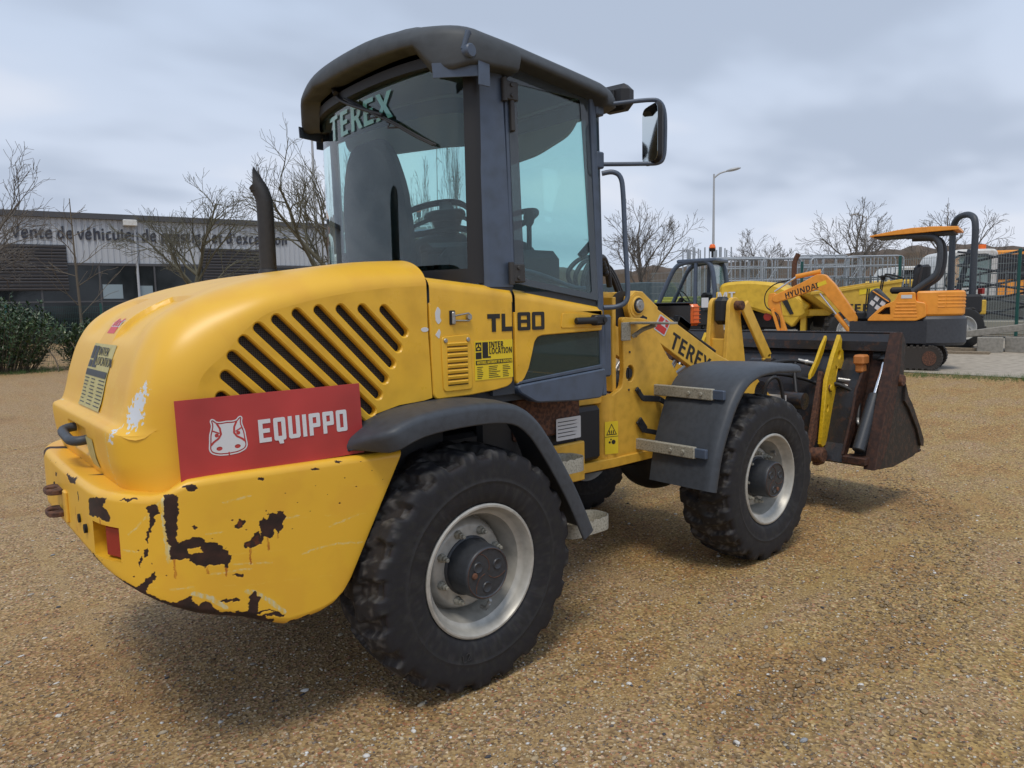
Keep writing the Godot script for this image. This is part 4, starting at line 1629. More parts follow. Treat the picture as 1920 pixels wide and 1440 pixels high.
func rear_fenders(L: Node3D) -> void:
	# centre line of the arch at its outer lip and at the inner wall
	var arch := smooth([Vector2(-0.50, 1.000), Vector2(-0.44, 1.045), Vector2(-0.36, 1.085), Vector2(-0.25, 1.112), Vector2(-0.08, 1.122), Vector2(0.08, 1.116), Vector2(0.19, 1.090), Vector2(0.28, 1.025), Vector2(0.36, 0.925), Vector2(0.44, 0.805), Vector2(0.515, 0.68), Vector2(0.60, 0.512)], 5)
	for sg in [1.0, -1.0]:
		var rows := []
		var N := arch.size()
		for i in N:
			var p: Vector2 = arch[i]
			var t: Vector2 = (arch[mini(i + 1, N - 1)] - arch[maxi(i - 1, 0)]).normalized()
			var n := Vector2(-t.y, t.x)
			var f := float(i) / (N - 1)
			var w := 1.0
			# the arch starts as a point on the flank and widens
			var zo := lerpf(0.70, 0.885, smoothstep(-0.02, 0.16, f))
			var zi := 0.655 if p.x < 0.33 else lerpf(0.655, 0.60, smoothstep(0.33, 0.5, p.x))
			var lip := 0.062 * smoothstep(0.0, 0.12, f) + 0.012
			var row := PackedVector3Array()
			for q in [[zi, 0.004], [lerpf(zi, zo, 0.5), 0.006], [zo - 0.032, 0.0], [zo - 0.016, -0.004], [zo - 0.005, -0.012], [zo, -0.026], [zo + 0.002, -lip], [zo - 0.004, -lip - 0.006], [zo - 0.012, -lip - 0.004], [zo - 0.016, -0.03], [zo - 0.04, -0.016], [zi, -0.014]]:
				row.append(V(p.x + n.x * q[1], p.y + n.y * q[1], q[0] * sg))
			rows.append(row)
		var b := MB.new()
		b.grid(rows, true)
		for e in [0, N - 1]:
			var row: PackedVector3Array = rows[e]
			for k in 5:
				b.quad(row[k], row[k + 1], row[10 - k], row[11 - k])
		part("rear_fender", b, M.grey_plastic, L)

func exhaust(L: Node3D) -> void:
	var b := MB.new()
	var c := smooth([V(-0.353, 1.62, -0.20), V(-0.353, 1.80, -0.20), V(-0.353, 1.93, -0.20), V(-0.356, 1.975, -0.203), V(-0.366, 2.01, -0.212), V(-0.380, 2.04, -0.224)], 5)
	# slant-cut open top
	var rows := []
	var S := 20
	for i in c.size():
		var t: Vector3 = (c[mini(i + 1, c.size() - 1)] - c[maxi(i - 1, 0)]).normalized()
		var x := V(1, 0, 0)
		x = (x - t * t.dot(x)).normalized()
		var y := t.cross(x)
		var row := PackedVector3Array()
		for k in S:
			var a := TAU * k / S
			var d := x * cos(a) + y * sin(a)
			var p: Vector3 = c[i] + d * 0.036
			if i == c.size() - 1:
				p += t * (d.x * 0.76 + d.z * 0.65) * 0.075
			row.append(p)
		rows.append(row)
	var inn := []
	var last: PackedVector3Array = rows[-1]
	var r2 := PackedVector3Array()
	var r3 := PackedVector3Array()
	for k in S:
		r2.append(c[-1] + (last[k] - c[-1]) * 0.90)
		r3.append(c[-4] + (rows[-4][k] - c[-4]) * 0.85)
	b.grid(rows, true)
	b.grid([last, r2], true)
	part("exhaust_pipe", b, M.exhaust_black, L)
	b = MB.new()
	b.grid([r2, r3], true)
	b.cyl(r3[0].lerp(r3[S / 2], 0.5) - V(0, 0.02, 0), r3[0].lerp(r3[S / 2], 0.5) - V(0, 0.018, 0), 0.034, 16)
	part("exhaust_bore", b, M.black_deep, L)
	b = MB.new()
	b.cyl(V(-0.353, 1.64, -0.20), V(-0.353, 1.665, -0.20), 0.048, 20, 0.040)
	part("exhaust_collar", b, M.exhaust_black, L)

func rear_x(z: float, a := 0.166, x0 := 0.2, w := 0.645) -> float:
	return x0 - a * sqrt(maxf(0.0, 1.0 - pow(z / w, 2.0)))

func bent_sheet(b: MB, z0: float, z1: float, y0: float, y1: float, off := 0.0, k := 64) -> void:
	var rows := []
	for j in 2:
		var row := PackedVector3Array()
		for i in k + 1:
			var s := lerpf(-1.0, 1.0, float(i) / k)
			var z := 0.645 * sin(s * PI / 2)
			z = clampf(z, z0, z1)
			var th := asin(clampf(z / 0.645, -1, 1))
			var n := V(-0.166 * cos(th) / (0.166 * 0.166), 0, sin(th) / 0.645).normalized()
			row.append(V(rear_x(z), y1 if j == 0 else y0, z) + n * off)
		rows.append(row)
	b.grid(rows)

func cab(L: Node3D) -> void:
	var b: MB
	# roof: rounded shell, rear edge bowed like the glass
	var plan := []
	for i in 33:
		var th := lerpf(-PI / 2, PI / 2, i / 32.0)
		plan.append(Vector2(0.20 - 0.285 * pow(cos(th), 0.8), 0.715 * sin(th)))
	for q in [Vector2(0.30, 0.725), Vector2(0.345, 0.727), Vector2(0.355, 0.727), Vector2(0.50, 0.727), Vector2(0.65, 0.726), Vector2(0.80, 0.722), Vector2(0.875, 0.718), Vector2(0.885, 0.717), Vector2(0.93, 0.705), Vector2(0.975, 0.68), Vector2(1.0, 0.62), Vector2(1.015, 0.45), Vector2(1.02, 0.2)]:
		plan.append(q)
	var half := plan.size()
	for i in range(half - 1, 32, -1):
		plan.append(Vector2(plan[i].x, -plan[i].y))
	var ctr := Vector2(0.45, 0)
	var rows := []
	var lower := func(p: Vector2) -> float:
		# lower edge: skirt at the back with a raised arch, lifted over the doors
		var y := 2.415
		if p.x < 0.30:
			var az := absf(p.y)
			y = lerpf(2.500, 2.392, smoothstep(0.50, 0.61, az))
			y = lerpf(y, 2.415, smoothstep(0.66, 0.715, az))
			y += 0.015 * smoothstep(0.10, 0.0, absf(p.y + 0.26))
		elif p.x > 0.352 and p.x < 0.878:
			y = lerpf(2.462, 2.405, (p.x - 0.352) / 0.5)
		elif p.x >= 0.878:
			y = 2.375
		return y
	var shoulder := func(p: Vector2) -> float:
		return lerpf(lerpf(2.555, 2.525, smoothstep(0.2, 0.65, absf(p.y))), 2.425, clampf((p.x - 0.0) / 0.95, 0.0, 1.0))
	# inside edge, lower edge, outer wall, shoulder, crown
	for lv in [[0.10, -1.0], [0.03, -1.0], [0.012, -1.0], [0.0, -0.85], [0.0, -0.3], [0.004, 0.0], [0.014, 0.020], [0.035, 0.038], [0.075, 0.058], [0.13, 0.076], [0.21, 0.092], [0.34, 0.104], [0.60, 0.112]]:
		var row := PackedVector3Array()
		for p in plan:
			var d: Vector2 = (ctr - p)
			var k: float = lv[0]
			var u := d.normalized() * minf(k, d.length() * 0.98)
			var lo: float = lower.call(p)
			var hi: float = shoulder.call(p)
			var t: float = lv[1]
			var y: float = hi + t if t >= 0.0 else lerpf(hi, lo, -t)
			if t > 0.05:
				y += 0.010 * smoothstep(0.03, 0.0, absf(absf(p.y + u.y) - 0.42))
			row.append(V(p.x + u.x, y, p.y + u.y))
		rows.append(row)
	b = MB.new()
	b.grid(rows, true)
	var last: PackedVector3Array = rows[-1]
	var mid := V(0.45, rows[-1][0].y * 0.5 + rows[-1][half].y * 0.5 + 0.01, 0)
	for i in last.size():
		b.tri(mid, last[i], last[(i + 1) % last.size()])
	var roof := part("cab_roof", b, M.roof_plastic, L)
	# inner roof frame and headliner
	b = MB.new()
	var inn := PackedVector2Array()
	for p in plan:
		var d: Vector2 = (ctr - p)
		inn.append(p + d.normalized() * 0.04)
	b.at(Transform3D(Basis(V(1, 0, 0), V(0, 0, 1), V(0, -1, 0)), V(0, 2.478, 0)))
	b.plate(MB.inset(MB.ccw(inn), 0.05), 0.0, 0.04)
	part("roof_frame", b, M.black, L)
	b = MB.new()
	b.at(Transform3D(Basis(V(1, 0, 0), V(0, 0, 1), V(0, -1, 0)), V(0, 2.485, 0)))
	b.plate(MB.inset(MB.ccw(inn), 0.12), 0.03, 0.06)
	part("headliner", b, M.headliner, L)
	# side rails above the doors
	for sg in [1.0, -1.0]:
		b = MB.new()
		b.box(V(0.60, 2.445, 0.625 * sg), V(0.62, 0.05, 0.03), 0.006)
		part("door_header", b, M.cab_slate, L)
		# corner post at the back, flat outer face with a rolled edge
		b = MB.new()
		var o := PackedVector2Array([Vector2(0.198, 0.60), Vector2(0.198, 0.632), Vector2(0.208, 0.648), Vector2(0.225, 0.655), Vector2(0.335, 0.658), Vector2(0.347, 0.650), Vector2(0.347, 0.60)])
		var pr := []
		for y in [1.56, 2.47]:
			var row := PackedVector3Array()
			var lean: float = (y - 1.56) / 0.91
			for q in o:
				row.append(V(q.x - 0.022 * lean, y, (q.y + 0.012 - 0.022 * lean) * sg))
			pr.append(row)
		b.grid(pr, true)
		part("rear_post", b, M.cab_slate, L)
		# slim front post
		b = MB.new()
		b.bar(V(0.885, 1.05, 0.672 * sg), V(0.845, 2.46, 0.645 * sg), 0.030, 0.035, 0.007, V(1, 0, 0))
		part("front_post", b, M.cab_slate, L)
		b = MB.new()
		b.bar(V(0.965, 1.2, 0.57 * sg), V(0.93, 2.46, 0.57 * sg), 0.05, 0.06, 0.01, V(1, 0, 0))
		part("windscreen_post", b, M.cab_slate, L)
	# wrap-round rear window
	b = MB.new()
	bent_sheet(b, -0.64, 0.64, 1.57, 2.50)
	bent_sheet(b, -0.64, 0.64, 1.57, 2.50, -0.003)
	var rg := part("rear_window", b, M.cab_glass, L)
	b = MB.new()
	bent_sheet(b, -0.645, 0.645, 1.575, 1.635, 0.004)
	bent_sheet(b, 0.612, 0.645, 1.60, 2.42, 0.004, 60)
	bent_sheet(b, -0.645, -0.62, 1.60, 2.42, 0.004, 60)
	part("window_border", b, M.black, rg)
	# lettering on the rear window follows its bow
	var w := ["T", "E", "R", "E", "X"]
	var z := -0.345
	for i in 5:
		var zz := z + 0.118 * i
		var th := asin(clampf((zz + 0.04) / 0.645, -1, 1))
		var n := V(-6.02 * cos(th), 0, sin(th) / 0.645).normalized()
		var tx := V(-n.z, 0, n.x)
		if tx.z < 0:
			tx = -tx
		text("window_lettering", w[i], 0.112, M.film, rg, Transform3D(Basis(tx, V(0, 1, 0), n), V(rear_x(zz), 2.345, zz) + n * 0.006), font(700), 0.001, 1.28)
	# wiper
	b = MB.new()
	var wp := smooth([V(0.02, 2.515, -0.235), V(-0.005, 2.44, -0.13), V(-0.012, 2.36, 0.06), V(0.01, 2.30, 0.22)], 4)
	b.tube(wp, 0.008, 6)
	b.tube([V(0.025, 2.525, -0.245), V(-0.005, 2.47, -0.16)], 0.013, 8)
	var bl := smooth([V(0.003, 2.43, -0.07), V(0.008, 2.345, 0.10), V(0.022, 2.265, 0.27), V(0.055, 2.18, 0.42), V(0.088, 2.135, 0.50)], 5)
	b.tube(bl, 0.006, 6)
	var bl2 := []
	for p in bl:
		bl2.append(p + V(-0.016, -0.002, 0))
	b.tube(bl2, 0.004, 5)
	for k in [6, 10]:
		b.tube([bl[k] + V(-0.005, 0, 0), bl[k] + V(-0.022, -0.03, 0.006), bl[k + 2] + V(-0.005, 0, 0)], 0.004, 5)
	part("rear_wiper", b, M.black, rg)
	# lamp brackets under the roof corners
	for sg in [1.0, -1.0]:
		b = MB.new()
		b.bar(V(0.01, 2.385, 0.60 * sg), V(0.175, 2.40, 0.70 * sg), 0.006, 0.055, 0.001)
		b.box(V(0.18, 2.405, 0.705 * sg), V(0.055, 0.14, 0.006), 0.001)
		b.cyl(V(0.115, 2.455, 0.655 * sg), V(0.12, 2.455, 0.71 * sg), 0.027, 14, -1, 0.005)
		b.cyl(V(0.10, 2.46, 0.68 * sg), V(0.12, 2.53, 0.69 * sg), 0.012, 8)
		part("lamp_bracket", b, M.cab_slate, L)
		b = MB.new()
		b.cyl(V(0.187, 2.387, 0.690 * sg), V(0.187, 2.387, 0.697 * sg), 0.009, 8)
		part("bracket_bolt", b, M.galvanised, L)
	# door glass with dark border, hinges
	for sg in [1.0, -1.0]:
		var door := Transform3D(Basis(V(1, 0, 0), V(0, 0.9995, -0.031 * sg), V(0, 0.031 * sg, 0.9995) * sg), V(0, 1.50, 0.668 * sg))
		var o := PackedVector2Array([Vector2(0.345, 0.075), Vector2(0.345, 0.965), Vector2(0.83, 0.965), Vector2(0.872, -0.005)])
		var i2 := rnd_poly(PackedVector2Array([Vector2(0.402, 0.095), Vector2(0.395, 0.895), Vector2(0.775, 0.895), Vector2(0.815, 0.03)]), 0.02)
		b = MB.new()
		b.at(door)
		b.plate(o, -0.003, 0.003)
		var dg := part("door_window", b, M.door_glass, L)
		b = MB.new()
		b.at(door)
		b.plate(o, 0.004, 0.006, 0.0, [i2], Vector2(0, 1))
		part("tinted_border", b, M.frit, dg)
		b = MB.new()
		b.at(door)
		b.bar(V(0.342, 0.07, 0.0), V(0.342, 0.93, 0.0), 0.012, 0.02, 0.002, V(1, 0, 0))
		b.bar(V(0.874, -0.01, 0.0), V(0.832, 0.955, 0.0), 0.010, 0.018, 0.002, V(1, 0, 0))
		b.bar(V(0.345, 0.963, 0.0), V(0.83, 0.963, 0.0), 0.018, 0.012, 0.002)
		part("door_edge", b, M.cab_slate, dg)
		if sg > 0:
			b = MB.new()
			for y in [0.855, 0.115]:
				b.at(door)
				b.box(V(0.352, y, 0.018), V(0.075, 0.075, 0.02), 0.004)
				b.cyl(V(0.318, y - 0.045, 0.02), V(0.318, y + 0.045, 0.02), 0.013, 10)
				for dy in [-0.02, 0.022]:
					b.cyl(V(0.352, y + dy, 0.026), V(0.352, y + dy, 0.034), 0.009, 8, -1, 0.002)
			b.box(V(0.36, 0.76, 0.014), V(0.02, 0.13, 0.02), 0.004)
			part("door_hinge", b, M.hinge_metal, dg)
		b = MB.new()
		b.at(door)
		b.tube(smooth([V(0.41, 0.135, -0.03), V(0.55, 0.115, -0.05), V(0.74, 0.065, -0.05), V(0.80, 0.055, -0.02)], 4), 0.011, 8)
		part("door_grab_bar", b, M.cab_slate, dg)
	# left side: mid post and waist rail
	b = MB.new()
	b.bar(V(0.66, 1.55, -0.645), V(0.65, 2.45, -0.635), 0.03, 0.035, 0.004, V(1, 0, 0))
	b.bar(V(0.66, 1.955, -0.645), V(0.90, 1.945, -0.65), 0.03, 0.05, 0.004)
	part("left_window_frame", b, M.cab_slate, L)
	text("window_lettering", "TEREX", 0.06, M.film, L, Transform3D(Basis(), V(0.70, 1.77, -0.640)), font(700), 0.001, 1.2)
	# windscreen, bulkhead, floor
	b = MB.new()
	b.bar(V(0.965, 1.35, 0), V(0.935, 2.46, 0), 0.006, 1.2, 0.0, V(0, 0, 1))
	part("windscreen", b, M.cab_glass, L)
	b = MB.new()
	b.box(V(0.94, 2.40, 0), V(0.06, 0.08, 1.16), 0.01)
	b.box(V(0.97, 1.28, 0), V(0.06, 0.30, 1.26), 0.01)
	part("windscreen_frame", b, M.cab_slate, L)
	b = MB.new()
	b.plate(smoothed_visor(), 0.0, 0.012)
	var vis := part("sun_visor", b, M.visor_beige, L)
	vis.transform = Transform3D(Basis(V(0, 0, -1), V(0.35, 0.94, 0).normalized(), V(-0.94, 0.35, 0).normalized()), V(0.90, 2.29, 0))
	b = MB.new()
	b.box(V(0.42, 1.10, 0), V(1.04, 0.05, 1.26))
	b.box(V(0.13, 1.33, 0), V(0.10, 0.50, 1.24))
	for sg in [1.0, -1.0]:
		b.box(V(0.28, 1.34, 0.655 * sg), V(0.12, 0.46, 0.02))
		b.box(V(0.61, 1.45, 0.655 * sg), V(0.52, 0.18, 0.016))
		b.box(V(0.23, 1.62, 0.56 * sg), V(0.15, 0.18, 0.15), 0.02)
	part("cab_floor", b, M.interior, L)
	# seat
	b = MB.new()
	var st := PackedVector2Array([Vector2(-0.235, 0), Vector2(-0.25, 0.25), Vector2(-0.24, 0.46), Vector2(-0.19, 0.62), Vector2(-0.12, 0.70), Vector2(0.12, 0.70), Vector2(0.19, 0.62), Vector2(0.24, 0.46), Vector2(0.25, 0.25), Vector2(0.235, 0)])
	b.at(Transform3D(Basis(V(0, 0, 1), V(-0.16, 0.987, 0), V(-0.987, -0.16, 0)), V(0.42, 1.56, -0.08)))
	b.plate(rnd_poly(st, 0.06), -0.06, 0.06, 0.03)
	var seat := part("operator_seat", b, M.seat_cloth, L)
	b = MB.new()
	b.box(V(0.62, 1.53, -0.08), V(0.46, 0.13, 0.50), 0.04)
	b.box(V(0.60, 1.34, -0.08), V(0.34, 0.28, 0.36), 0.03)
	part("seat_cushion", b, M.seat_cloth, seat)
	b = MB.new()
	for z2 in [-0.37, 0.21]:
		b.box(V(0.58, 1.74, z2), V(0.34, 0.05, 0.07), 0.02)
		b.bar(V(0.43, 1.56, z2), V(0.45, 1.73, z2), 0.03, 0.06, 0.005)
	part("armrest", b, M.black, seat)
	b = MB.new()
	b.box(V(0.60, 1.55, 0.38), V(0.46, 0.38, 0.20), 0.04)
	b.tube([V(0.70, 1.72, 0.37), V(0.71, 1.86, 0.36)], 0.012, 8)
	b.ball(V(0.71, 1.90, 0.36), V(0.028, 0.045, 0.028), 12, 6)
	part("control_console", b, M.interior, L)
	# steering column, wheel, dash
	b = MB.new()
	b.box(V(0.89, 1.57, 0.02), V(0.16, 0.38, 0.36), 0.06)
	b.ball(V(0.86, 1.70, 0.05), V(0.09, 0.13, 0.19), 18, 10)
	part("dashboard", b, M.interior, L)
	b = MB.new()
	var tilt := Basis(V(0, 0, 1), V(0.90, 0.44, 0), V(-0.44, 0.90, 0))
	var ring := []
	for i in 36:
		ring.append(V(0.80, 1.90, 0.05) + tilt * V(cos(TAU * i / 36) * 0.19, sin(TAU * i / 36) * 0.19, 0))
	b.tube(ring, 0.015, 8, true)
	b.cyl(V(0.80, 1.90, 0.05), V(0.88, 1.70, 0.05), 0.03, 12)
	b.ball(V(0.80, 1.90, 0.05), V(0.05, 0.03, 0.05), 12, 6)
	for k in 3:
		b.tube([V(0.80, 1.90, 0.05), ring[k * 12]], 0.01, 6)
	part("steering_wheel", b, M.black, L)
	# mirrors on tubular arms
	for sg in [1.0, -1.0]:
		b = MB.new()
		var mz: float = 0.635 * sg
		b.tube(smooth([V(0.875, 2.385, mz), V(0.93, 2.39, mz + 0.05 * sg), V(1.06, 2.405, mz + 0.16 * sg), V(1.10, 2.395, mz + 0.20 * sg), V(1.118, 2.34, mz + 0.215 * sg), V(1.12, 2.22, mz + 0.215 * sg), V(1.118, 2.155, mz + 0.21 * sg), V(1.10, 2.125, mz + 0.195 * sg), V(1.04, 2.122, mz + 0.14 * sg), V(0.885, 2.125, mz)], 4), 0.010, 8)
		for y in [2.375, 2.14]:
			b.box(V(0.885, y, mz + 0.012 * sg), V(0.05, 0.075, 0.045), 0.006)
		var ma := part("mirror_arm", b, M.cab_slate, L)
		var t := Transform3D(Basis(Vector3.UP, -0.42 * sg) * Basis(V(0, 0, 1), V(0, 1, 0), V(-1, 0, 0)), V(1.075, 2.255, mz + 0.165 * sg))
		b = MB.new()
		b.at(t)
		b.plate(rnd_poly(poly([-0.085, -0.135, 0.085, -0.135, 0.085, 0.135, -0.085, 0.135]), 0.045, 5), -0.03, 0.0, 0.012)
		b.cyl(V(0, 0, -0.03), V(0, 0, -0.075), 0.02, 10)
		part("mirror_housing", b, M.black, ma)
		b = MB.new()
		b.at(t)
		b.plate(rnd_poly(poly([-0.076, -0.126, 0.076, -0.126, 0.076, 0.126, -0.076, 0.126]), 0.04, 5), 0.0005, 0.0015)
		part("mirror_glass", b, M.mirror_glass, ma)
	# grab rail by the door
	b = MB.new()
	b.tube(smooth([V(0.895, 2.08, 0.665), V(0.93, 2.085, 0.70), V(0.955, 2.06, 0.725), V(0.962, 1.98, 0.735), V(0.968, 1.75, 0.742), V(0.975, 1.55, 0.75), V(0.965, 1.49, 0.745), V(0.935, 1.468, 0.715), V(0.89, 1.465, 0.675)], 4), 0.0115, 8)
	part("grab_rail", b, M.cab_slate, L)
	# front work lamps on the roof
	for sg in [1.0, -1.0]:
		b = MB.new()
		b.at(Transform3D(Basis(Vector3.UP, 0.2 * sg), V(1.075, 2.455, 0.60 * sg)))
		b.box(V(0, 0, 0), V(0.10, 0.12, 0.16), 0.03)
		b.box(V(-0.05, 0.01, 0), V(0.03, 0.04, 0.04), 0.004)
		part("work_lamp", b, M.black, L)
	b = MB.new()
	b.tube([V(1.0, 1.72, 0.42), V(1.06, 1.80, 0.46)], 0.02, 8)
	b.box(V(1.07, 1.82, 0.46), V(0.05, 0.05, 0.05), 0.01)
	part("washer_nozzle", b, M.black, L)

func smoothed_visor() -> PackedVector2Array:
	return rnd_poly(poly([-0.50, 0.12, -0.46, 0.0, -0.25, -0.07, 0.0, -0.09, 0.25, -0.07, 0.46, 0.0, 0.50, 0.12]), 0.05)

func chassis(L: Node3D) -> void:
	# rear frame, axles and the articulation, all below the sheet metal
	var b := MB.new()
	b.box(V(-0.35, 0.74, 0), V(1.45, 0.36, 0.86), 0.02)
	b.box(V(0.62, 0.83, 0.0), V(0.62, 0.42, 0.90), 0.02)
	b.box(V(-0.45, 1.10, 0), V(0.9, 0.5, 1.22))
	part("rear_frame", b, M.black, L)
	b = MB.new()
	for x in [0.0, 2.093]:
		b.cyl(V(x, 0.468, -0.66), V(x, 0.468, 0.66), 0.085, 20)
		b.ball(V(x, 0.468, 0), V(0.21, 0.2, 0.24), 20, 12)
		for sg in [1.0, -1.0]:
			b.cyl(V(x, 0.468, 0.40 * sg), V(x, 0.468, 0.56 * sg), 0.13, 20)
	b.cyl(V(0.2, 0.55, 0.0), V(1.9, 0.50, 0.0), 0.05, 14)
	part("axle", b, M.black, L)
	b = MB.new()
	b.box(V(0.72, 0.95, 0.42), V(0.44, 0.20, 0.10), 0.01)
	part("rusty_bracket", b, M.rust, L)
	b = MB.new()
	b.box(V(0.80, 0.70, 0.475), V(0.30, 0.20, 0.03), 0.006)
	part("side_step_plate", b, M.frame_yellow, L)
	b = MB.new()
	b.at(Transform3D(Basis(), V(0.845, 0.875, 0.478)))
	b.plate(rnd_poly(poly([-0.085, -0.055, 0.085, -0.055, 0.085, 0.055, -0.085, 0.055]), 0.006), 0.0, 0.002)
	var lb := part("type_plate", b, M.white_print, L)
	b = MB.new()
	b.at(Transform3D(Basis(), V(0.845, 0.875, 0.4805)))
	var rg := RandomNumberGenerator.new()
	rg.seed = 5
	for i in 5:
		b.plate(poly([-0.075, 0.035 - i * 0.018, -0.075 + rg.randf_range(0.08, 0.145), 0.035 - i * 0.018, -0.06 + rg.randf_range(0.08, 0.13), 0.039 - i * 0.018, -0.075, 0.039 - i * 0.018]), 0, 0.0008)
	part("type_plate_print", b, M.hub_grey, lb)
	# serrated ring steps
	for s in [[0.70, 0.468, 0.700], [0.62, 0.745, 0.62]]:
		b = MB.new()
		var o := rnd_poly(poly([-0.14, -0.075, 0.14, -0.075, 0.14, 0.075, -0.14, 0.075]), 0.07, 6)
		var top := PackedVector3Array()
		var bot := PackedVector3Array()
		var topi := PackedVector3Array()
		var boti := PackedVector3Array()
		var oi := MB.inset(o, 0.006)
		var per := []
		for i in o.size():
			for k in 6:
				per.append([o[i].lerp(o[(i + 1) % o.size()], k / 6.0), oi[i].lerp(oi[(i + 1) % o.size()], k / 6.0)])
		for i in per.size():
			var y := 0.030 + (0.006 if i % 2 == 0 else 0.0)
			top.append(V(per[i][0].x, y, per[i][0].y))
			bot.append(V(per[i][0].x, -0.03, per[i][0].y))
			topi.append(V(per[i][1].x, y, per[i][1].y))
			boti.append(V(per[i][1].x, -0.03, per[i][1].y))
		b.at(Transform3D(Basis(), V(s[0], s[1], s[2])))
		b.grid([boti, topi, top, bot], true)
		b.box(V(0, 0.0, 0), V(0.012, 0.045, 0.145), 0.002)
		b.bar(V(-0.06, 0.0, -0.08), V(-0.06, 0.20, -0.14), 0.05, 0.012, 0.002, V(1, 0, 0))
		part("step_ring", b, M.galvanised, L)

func front_frame(L: Node3D) -> void:
	var b: MB
	for sg in [1.0, -1.0]:
		# tower plate
		b = MB.new()
		b.at(Transform3D(Basis.from_scale(Vector3(1, 1, sg)), V(0, 0, 0)))
		var o := PackedVector2Array([Vector2(1.385, 1.41), Vector2(1.40, 1.10), Vector2(1.385, 1.02), Vector2(1.30, 0.985), Vector2(1.27, 0.95), Vector2(1.262, 0.63), Vector2(1.30, 0.605), Vector2(2.35, 0.60), Vector2(2.30, 0.80), Vector2(1.95, 0.985), Vector2(1.60, 1.395)])
		b.plate(rnd_poly(o, 0.025, 4), 0.325, 0.36, 0.004, [circle(1.452, 1.095, 0.034, 20, 0.046)])
		var tw := part("tower_plate", b, M.frame_yellow, L)
		# ears that carry the arm pivot
		b = MB.new()
		b.at(Transform3D(Basis.from_scale(Vector3(1, 1, sg)), V(0, 0, 0)))
		b.plate(rnd_poly(PackedVector2Array([Vector2(1.345, 1.40), Vector2(1.34, 1.545), Vector2(1.46, 1.55), Vector2(1.58, 1.545), Vector2(1.63, 1.47), Vector2(1.60, 1.40)]), 0.03), 0.20, 0.225, 0.004)
		part("pivot_ear", b, M.frame_yellow, tw)
		b = MB.new()
		b.at(Transform3D(Basis.from_scale(Vector3(1, 1, sg)), V(0, 0, 0)))
		b.cyl(V(1.452, 1.095, 0.30), V(1.452, 1.095, 0.352), 0.032, 18, -1, 0.004)
		b.box(V(1.452, 1.095, 0.354), V(0.012, 0.05, 0.008), 0.002)
		part("round_plug", b, M.black, tw)
		b = MB.new()
		b.at(Transform3D(Basis.from_scale(Vector3(1, 1, sg)), V(0, 0, 0)))
		for p in [[1.445, 1.215], [1.437, 1.005], [1.50, 1.30], [1.57, 0.79]]:
			b.cyl(V(p[0], p[1], 0.36), V(p[0], p[1], 0.365), 0.006, 8)
		part("plate_bolt", b, M.hub_grey, tw)
	# rear wall of the tower and the rounded column below it
	b = MB.new()
	b.box(V(1.355, 1.26, 0.0), V(0.03, 0.52, 0.66), 0.004)
	b.box(V(1.33, 1.50, 0.19), V(0.16, 0.10, 0.12), 0.01)
	part("tower_wall", b, M.frame_yellow, L)
	b = MB.new()
	b.cyl(V(1.30, 0.62, 0.29), V(1.30, 0.985, 0.29), 0.075, 24)
	b.box(V(1.24, 0.80, 0.16), V(0.08, 0.36, 0.12), 0.01)
	b.box(V(1.34, 0.80, -0.1), V(0.14, 0.36, 0.6), 0.01)
	part("column", b, M.frame_yellow, L)
	# articulation plates
	b = MB.new()
	b.at(Transform3D(Basis(V(1, 0, 0), V(0, 0, 1), V(0, -1, 0)), V(0, 0.62, 0)))
	b.plate(rnd_poly(poly([0.86, -0.26, 1.05, -0.34, 1.30, -0.375, 2.2, -0.36, 2.2, 0.36, 1.30, 0.375, 1.05, 0.36, 0.86, 0.34]), 0.03), -0.02, 0.032, 0.004)
	b.at(Transform3D(Basis(V(1, 0, 0), V(0, 0, 1), V(0, -1, 0)), V(0, 0.965, 0)))
	b.plate(rnd_poly(poly([0.86, -0.22, 1.05, -0.30, 1.38, -0.33, 1.38, 0.34, 1.05, 0.33, 0.86, 0.22]), 0.05), -0.018, 0.018, 0.004)
	b.at(Transform3D())
	b.box(V(0.98, 0.665, 0.27), V(0.16, 0.06, 0.12), 0.008)
	b.cyl(V(1.02, 0.955, 0.08), V(1.02, 1.01, 0.08), 0.11, 24, -1, 0.01)
	part("articulation_plate", b, M.frame_yellow, L)
	b = MB.new()
	b.tube(smooth([V(0.80, 0.88, 0.25), V(1.0, 0.84, 0.30), V(1.15, 0.82, 0.22), V(1.3, 0.86, 0.1)], 5), 0.022, 10)
	b.tube(smooth([V(0.80, 0.80, 0.20), V(0.98, 0.74, 0.28), V(1.12, 0.74, 0.20), V(1.3, 0.78, 0.05)], 5), 0.022, 10)
	b.box(V(1.02, 0.80, 0.05), V(0.2, 0.3, 0.3))
	b.box(V(1.08, 0.80, 0.30), V(0.22, 0.29, 0.17), 0.02)
	part("steering_hose", b, M.black, L)
	# yellow warning label on the column
	b = MB.new()
	var lt := Transform3D(Basis(Vector3.UP, -0.30), V(1.287, 0.755, 0.3655))
	b.at(lt)
	b.plate(rnd_poly(poly([-0.042, -0.09, 0.042, -0.09, 0.042, 0.09, -0.042, 0.09]), 0.005), 0, 0.001)
	var ws := part("warning_label", b, M.decal_yellow, L)
	b = MB.new()
	b.at(lt)
	b.plate(poly([-0.034, 0.015, 0.034, 0.015, 0.0, 0.078]), 0.001, 0.0016, 0.0, [poly([-0.027, 0.020, 0.027, 0.020, 0.0, 0.069])])
	b.plate(poly([-0.042, 0.004, 0.042, 0.004, 0.042, 0.007, -0.042, 0.007]), 0.001, 0.0016)
	for x in [-0.012, 0.0, 0.012]:
		b.plate(capsule(Vector2(x, 0.024), Vector2(x, 0.038), 0.003, 4), 0.001, 0.0016)
	b.plate(circle(0.012, -0.025, 0.013, 10), 0.001, 0.0016)
